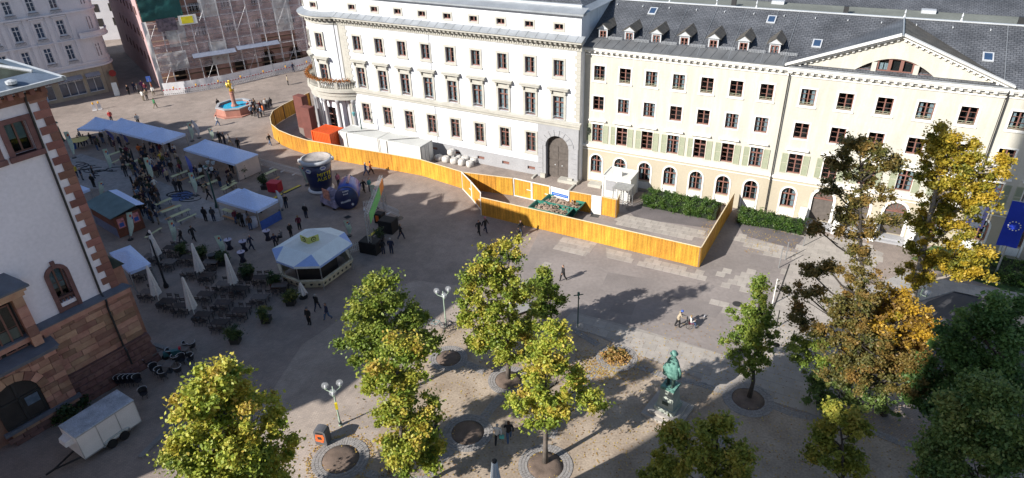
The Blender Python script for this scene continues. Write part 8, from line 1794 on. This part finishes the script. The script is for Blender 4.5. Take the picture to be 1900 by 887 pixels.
# person with wheelchair
dr = ang(G(1257,607), G(1280,607)); o = person(1257,607,'push','beige','black trousers','in blue cap on the sunny square', dr+pi/2, 1.0)
b = G(1257,607); tag(MB().lathe([(.118,0),(.12,.05),(.09,.11),(.01,.13)], 10).build('hat', m_blue, loc=(b.x+cos(dr)*.25, b.y+sin(dr)*.25, 1.57)), 'blue cap of the person pushing the wheelchair', 'hat')
wp = b+Vector((cos(dr), sin(dr), 0))*1.0; t = thing('wheelchair', 'small wheelchair with red fittings pushed across the square', 'wheelchair', wp, dr); 
for y in (-.28,.28): MB().tube([(.28*cos(q), y, .30+.28*sin(q)) for q in np.linspace(0, 2*pi, 17)], .018, 5).build('wheel', m_blk, t, loc=(-.1,0,0)); MB().tube([(.45+.09*cos(q), y*.8, .1+.09*sin(q)) for q in np.linspace(0, 2*pi, 9)], .015, 4).build('caster', m_blk, t)
MB().box(-.25,.22,-.22,.22,.46,.50).build('seat', MATS['red_paint'], t); MB().box(-.28,-.24,-.22,.22,.5,.95).build('backrest', m_blk, t); MB().tube([(-.26,-.24,.3),(-.26,-.24,.98),(-.42,-.24,1.02)], .015, 5).tube([(-.26,.24,.3),(-.26,.24,.98),(-.42,.24,1.02)], .015, 5).bar((.22,-.2,.46),(.45,-.2,.14),.02).bar((.22,.2,.46),(.45,.2,.14),.02).build('tube_frame', m_steel, t)
person(0,0,'sit','white','blue jeans','in the wheelchair on the sunny square', dr+pi/2, .95, base=wp)
t = thing('pigeon', 'pale pigeon on the paving right of the wheelchair', 'bird', G(1307,589), 1.0); MB().tube([(-.16,0,.09),(-.06,0,.12),(.06,0,.14),(.11,0,.2),(.15,0,.22)], [.015,.06,.055,.03,.02], 8).tube([(.15,0,.22),(.18,0,.215)], [.01,.003], 4).build('body', mat('pigeon_grey', (.35,.35,.37), .8), t, smooth=True); MB().cyl((0,.02,0),(0,.02,.08),.005,n=4).cyl((0,-.02,0),(0,-.02,.08),.005,n=4).build('legs', MATS['red_paint'], t)
# the cluster at the fountain
cols_ = list(CLR); legs_ = list(TR)
F_ = [(463,207,'red'),(468,215,'light blue'),(474,216,'black'),(480,219,'dark grey'),(486,217,'light blue'),(490,214,'orange'),(470,206,'navy'),(477,207,'black'),(484,207,'wine'),(489,206,'grey'),(495,203,'white'),(500,203,'black'),(504,200,'dark grey'),(481,211,'grey'),(474,202,'brown')]
for i, (x, y, c) in enumerate(F_): person(x, y, 'stand', c, legs_[i % 3], 'in the tour group by the fountain, %s' % ['at its left edge','front left','front, third from left','front middle','front, fifth','foremost right','second row left','second row middle','second row, third','second row right','rear in the light','right side','rightmost','in the centre','rear left'][i], None, group='tour group at the fountain')
# the crowd in the market
def poly_in(P, x, y):
    c = False; j = len(P)-1
    for i in range(len(P)):
        if (P[i][1] > y) != (P[j][1] > y) and x < (P[j][0]-P[i][0])*(y-P[i][1])/(P[j][1]-P[i][1])+P[i][0]: c = not c
        j = i
    return c
ZN = [([(250,285),(300,268),(340,300),(340,330),(290,345),(240,330),(215,300)], 58, 'in the crowd before the long tent'), ([(232,325),(290,345),(305,392),(262,398),(245,350)], 32, 'behind the timber hut'), ([(255,392),(300,395),(300,425),(262,430)], 9, 'right of the timber hut'), ([(345,322),(420,320),(440,352),(398,360),(350,345)], 18, 'at the benches under the buckets'), ([(150,262),(235,262),(230,282),(150,280)], 12, 'under the far left tents'), ([(425,312),(470,320),(460,335),(420,330)], 6, 'inside the two-peak tent'), ([(415,398),(480,402),(470,425),(425,420)], 4, 'at the middle tent')]
ords = ['leftmost','second from left','third from left','fourth from left','fifth from left','sixth from left']
for P, n, wh in ZN:
    pts = []; tries = 0
    while len(pts) < n and tries < 4000:
        tries += 1; x = random.uniform(min(p[0] for p in P), max(p[0] for p in P)); y = random.uniform(min(p[1] for p in P), max(p[1] for p in P))
        if not poly_in(P, x, y): continue
        g_ = G(x, y)
        if all((g_-q[2]).length > .55 for q in pts): pts.append((x, y, g_))
    pts.sort(); k = 0; combos = [(a, b) for a in cols_ for b in legs_]; random.shuffle(combos)
    wts = {'charcoal': 10, 'dark blue': 8, 'dark brown': 6, 'dark green': 4, 'plum': 3, 'beige': .7, 'orange': .08, 'yellow': .12, 'green': .1, 'pink': .2, 'teal': .2, 'red': .3, 'blue': .7, 'purple': .6, 'black': 12, 'navy': 8, 'dark grey': 8, 'grey': 4, 'olive': 2, 'brown': 2, 'light blue': 1.5, 'white': 2, 'wine': 1.5}
    seen = set()
    for x, y, g_ in pts:
        for _ in range(60):
            c = random.choices(cols_, [wts.get(q, 1) for q in cols_])[0]; l = random.choice(legs_)
            if (c, l) not in seen: break
        seen.add((c, l)); person(x, y, random.choice(['stand','stand','arms','walk'] if 'bench' not in wh else ['sit','sit','stand']), c, l, wh, None, base=g_, group='market crowd '+wh)
for (x, y, c, wh) in (((1115),(178),'black','')[:0],) if False else (): pass
for i, (zx, zy, c) in enumerate(((1130,185,'navy'),(1175,160,'grey'))): x, y = z5(zx, zy); person(x, y, 'sit', c, 'black trousers', 'left of the market stand, %s' % ('nearer the bar table' if i == 0 else 'nearer the roof edge'))
print('PEOPLE', len([o for o in bpy.data.objects if o.name.startswith('person')]))
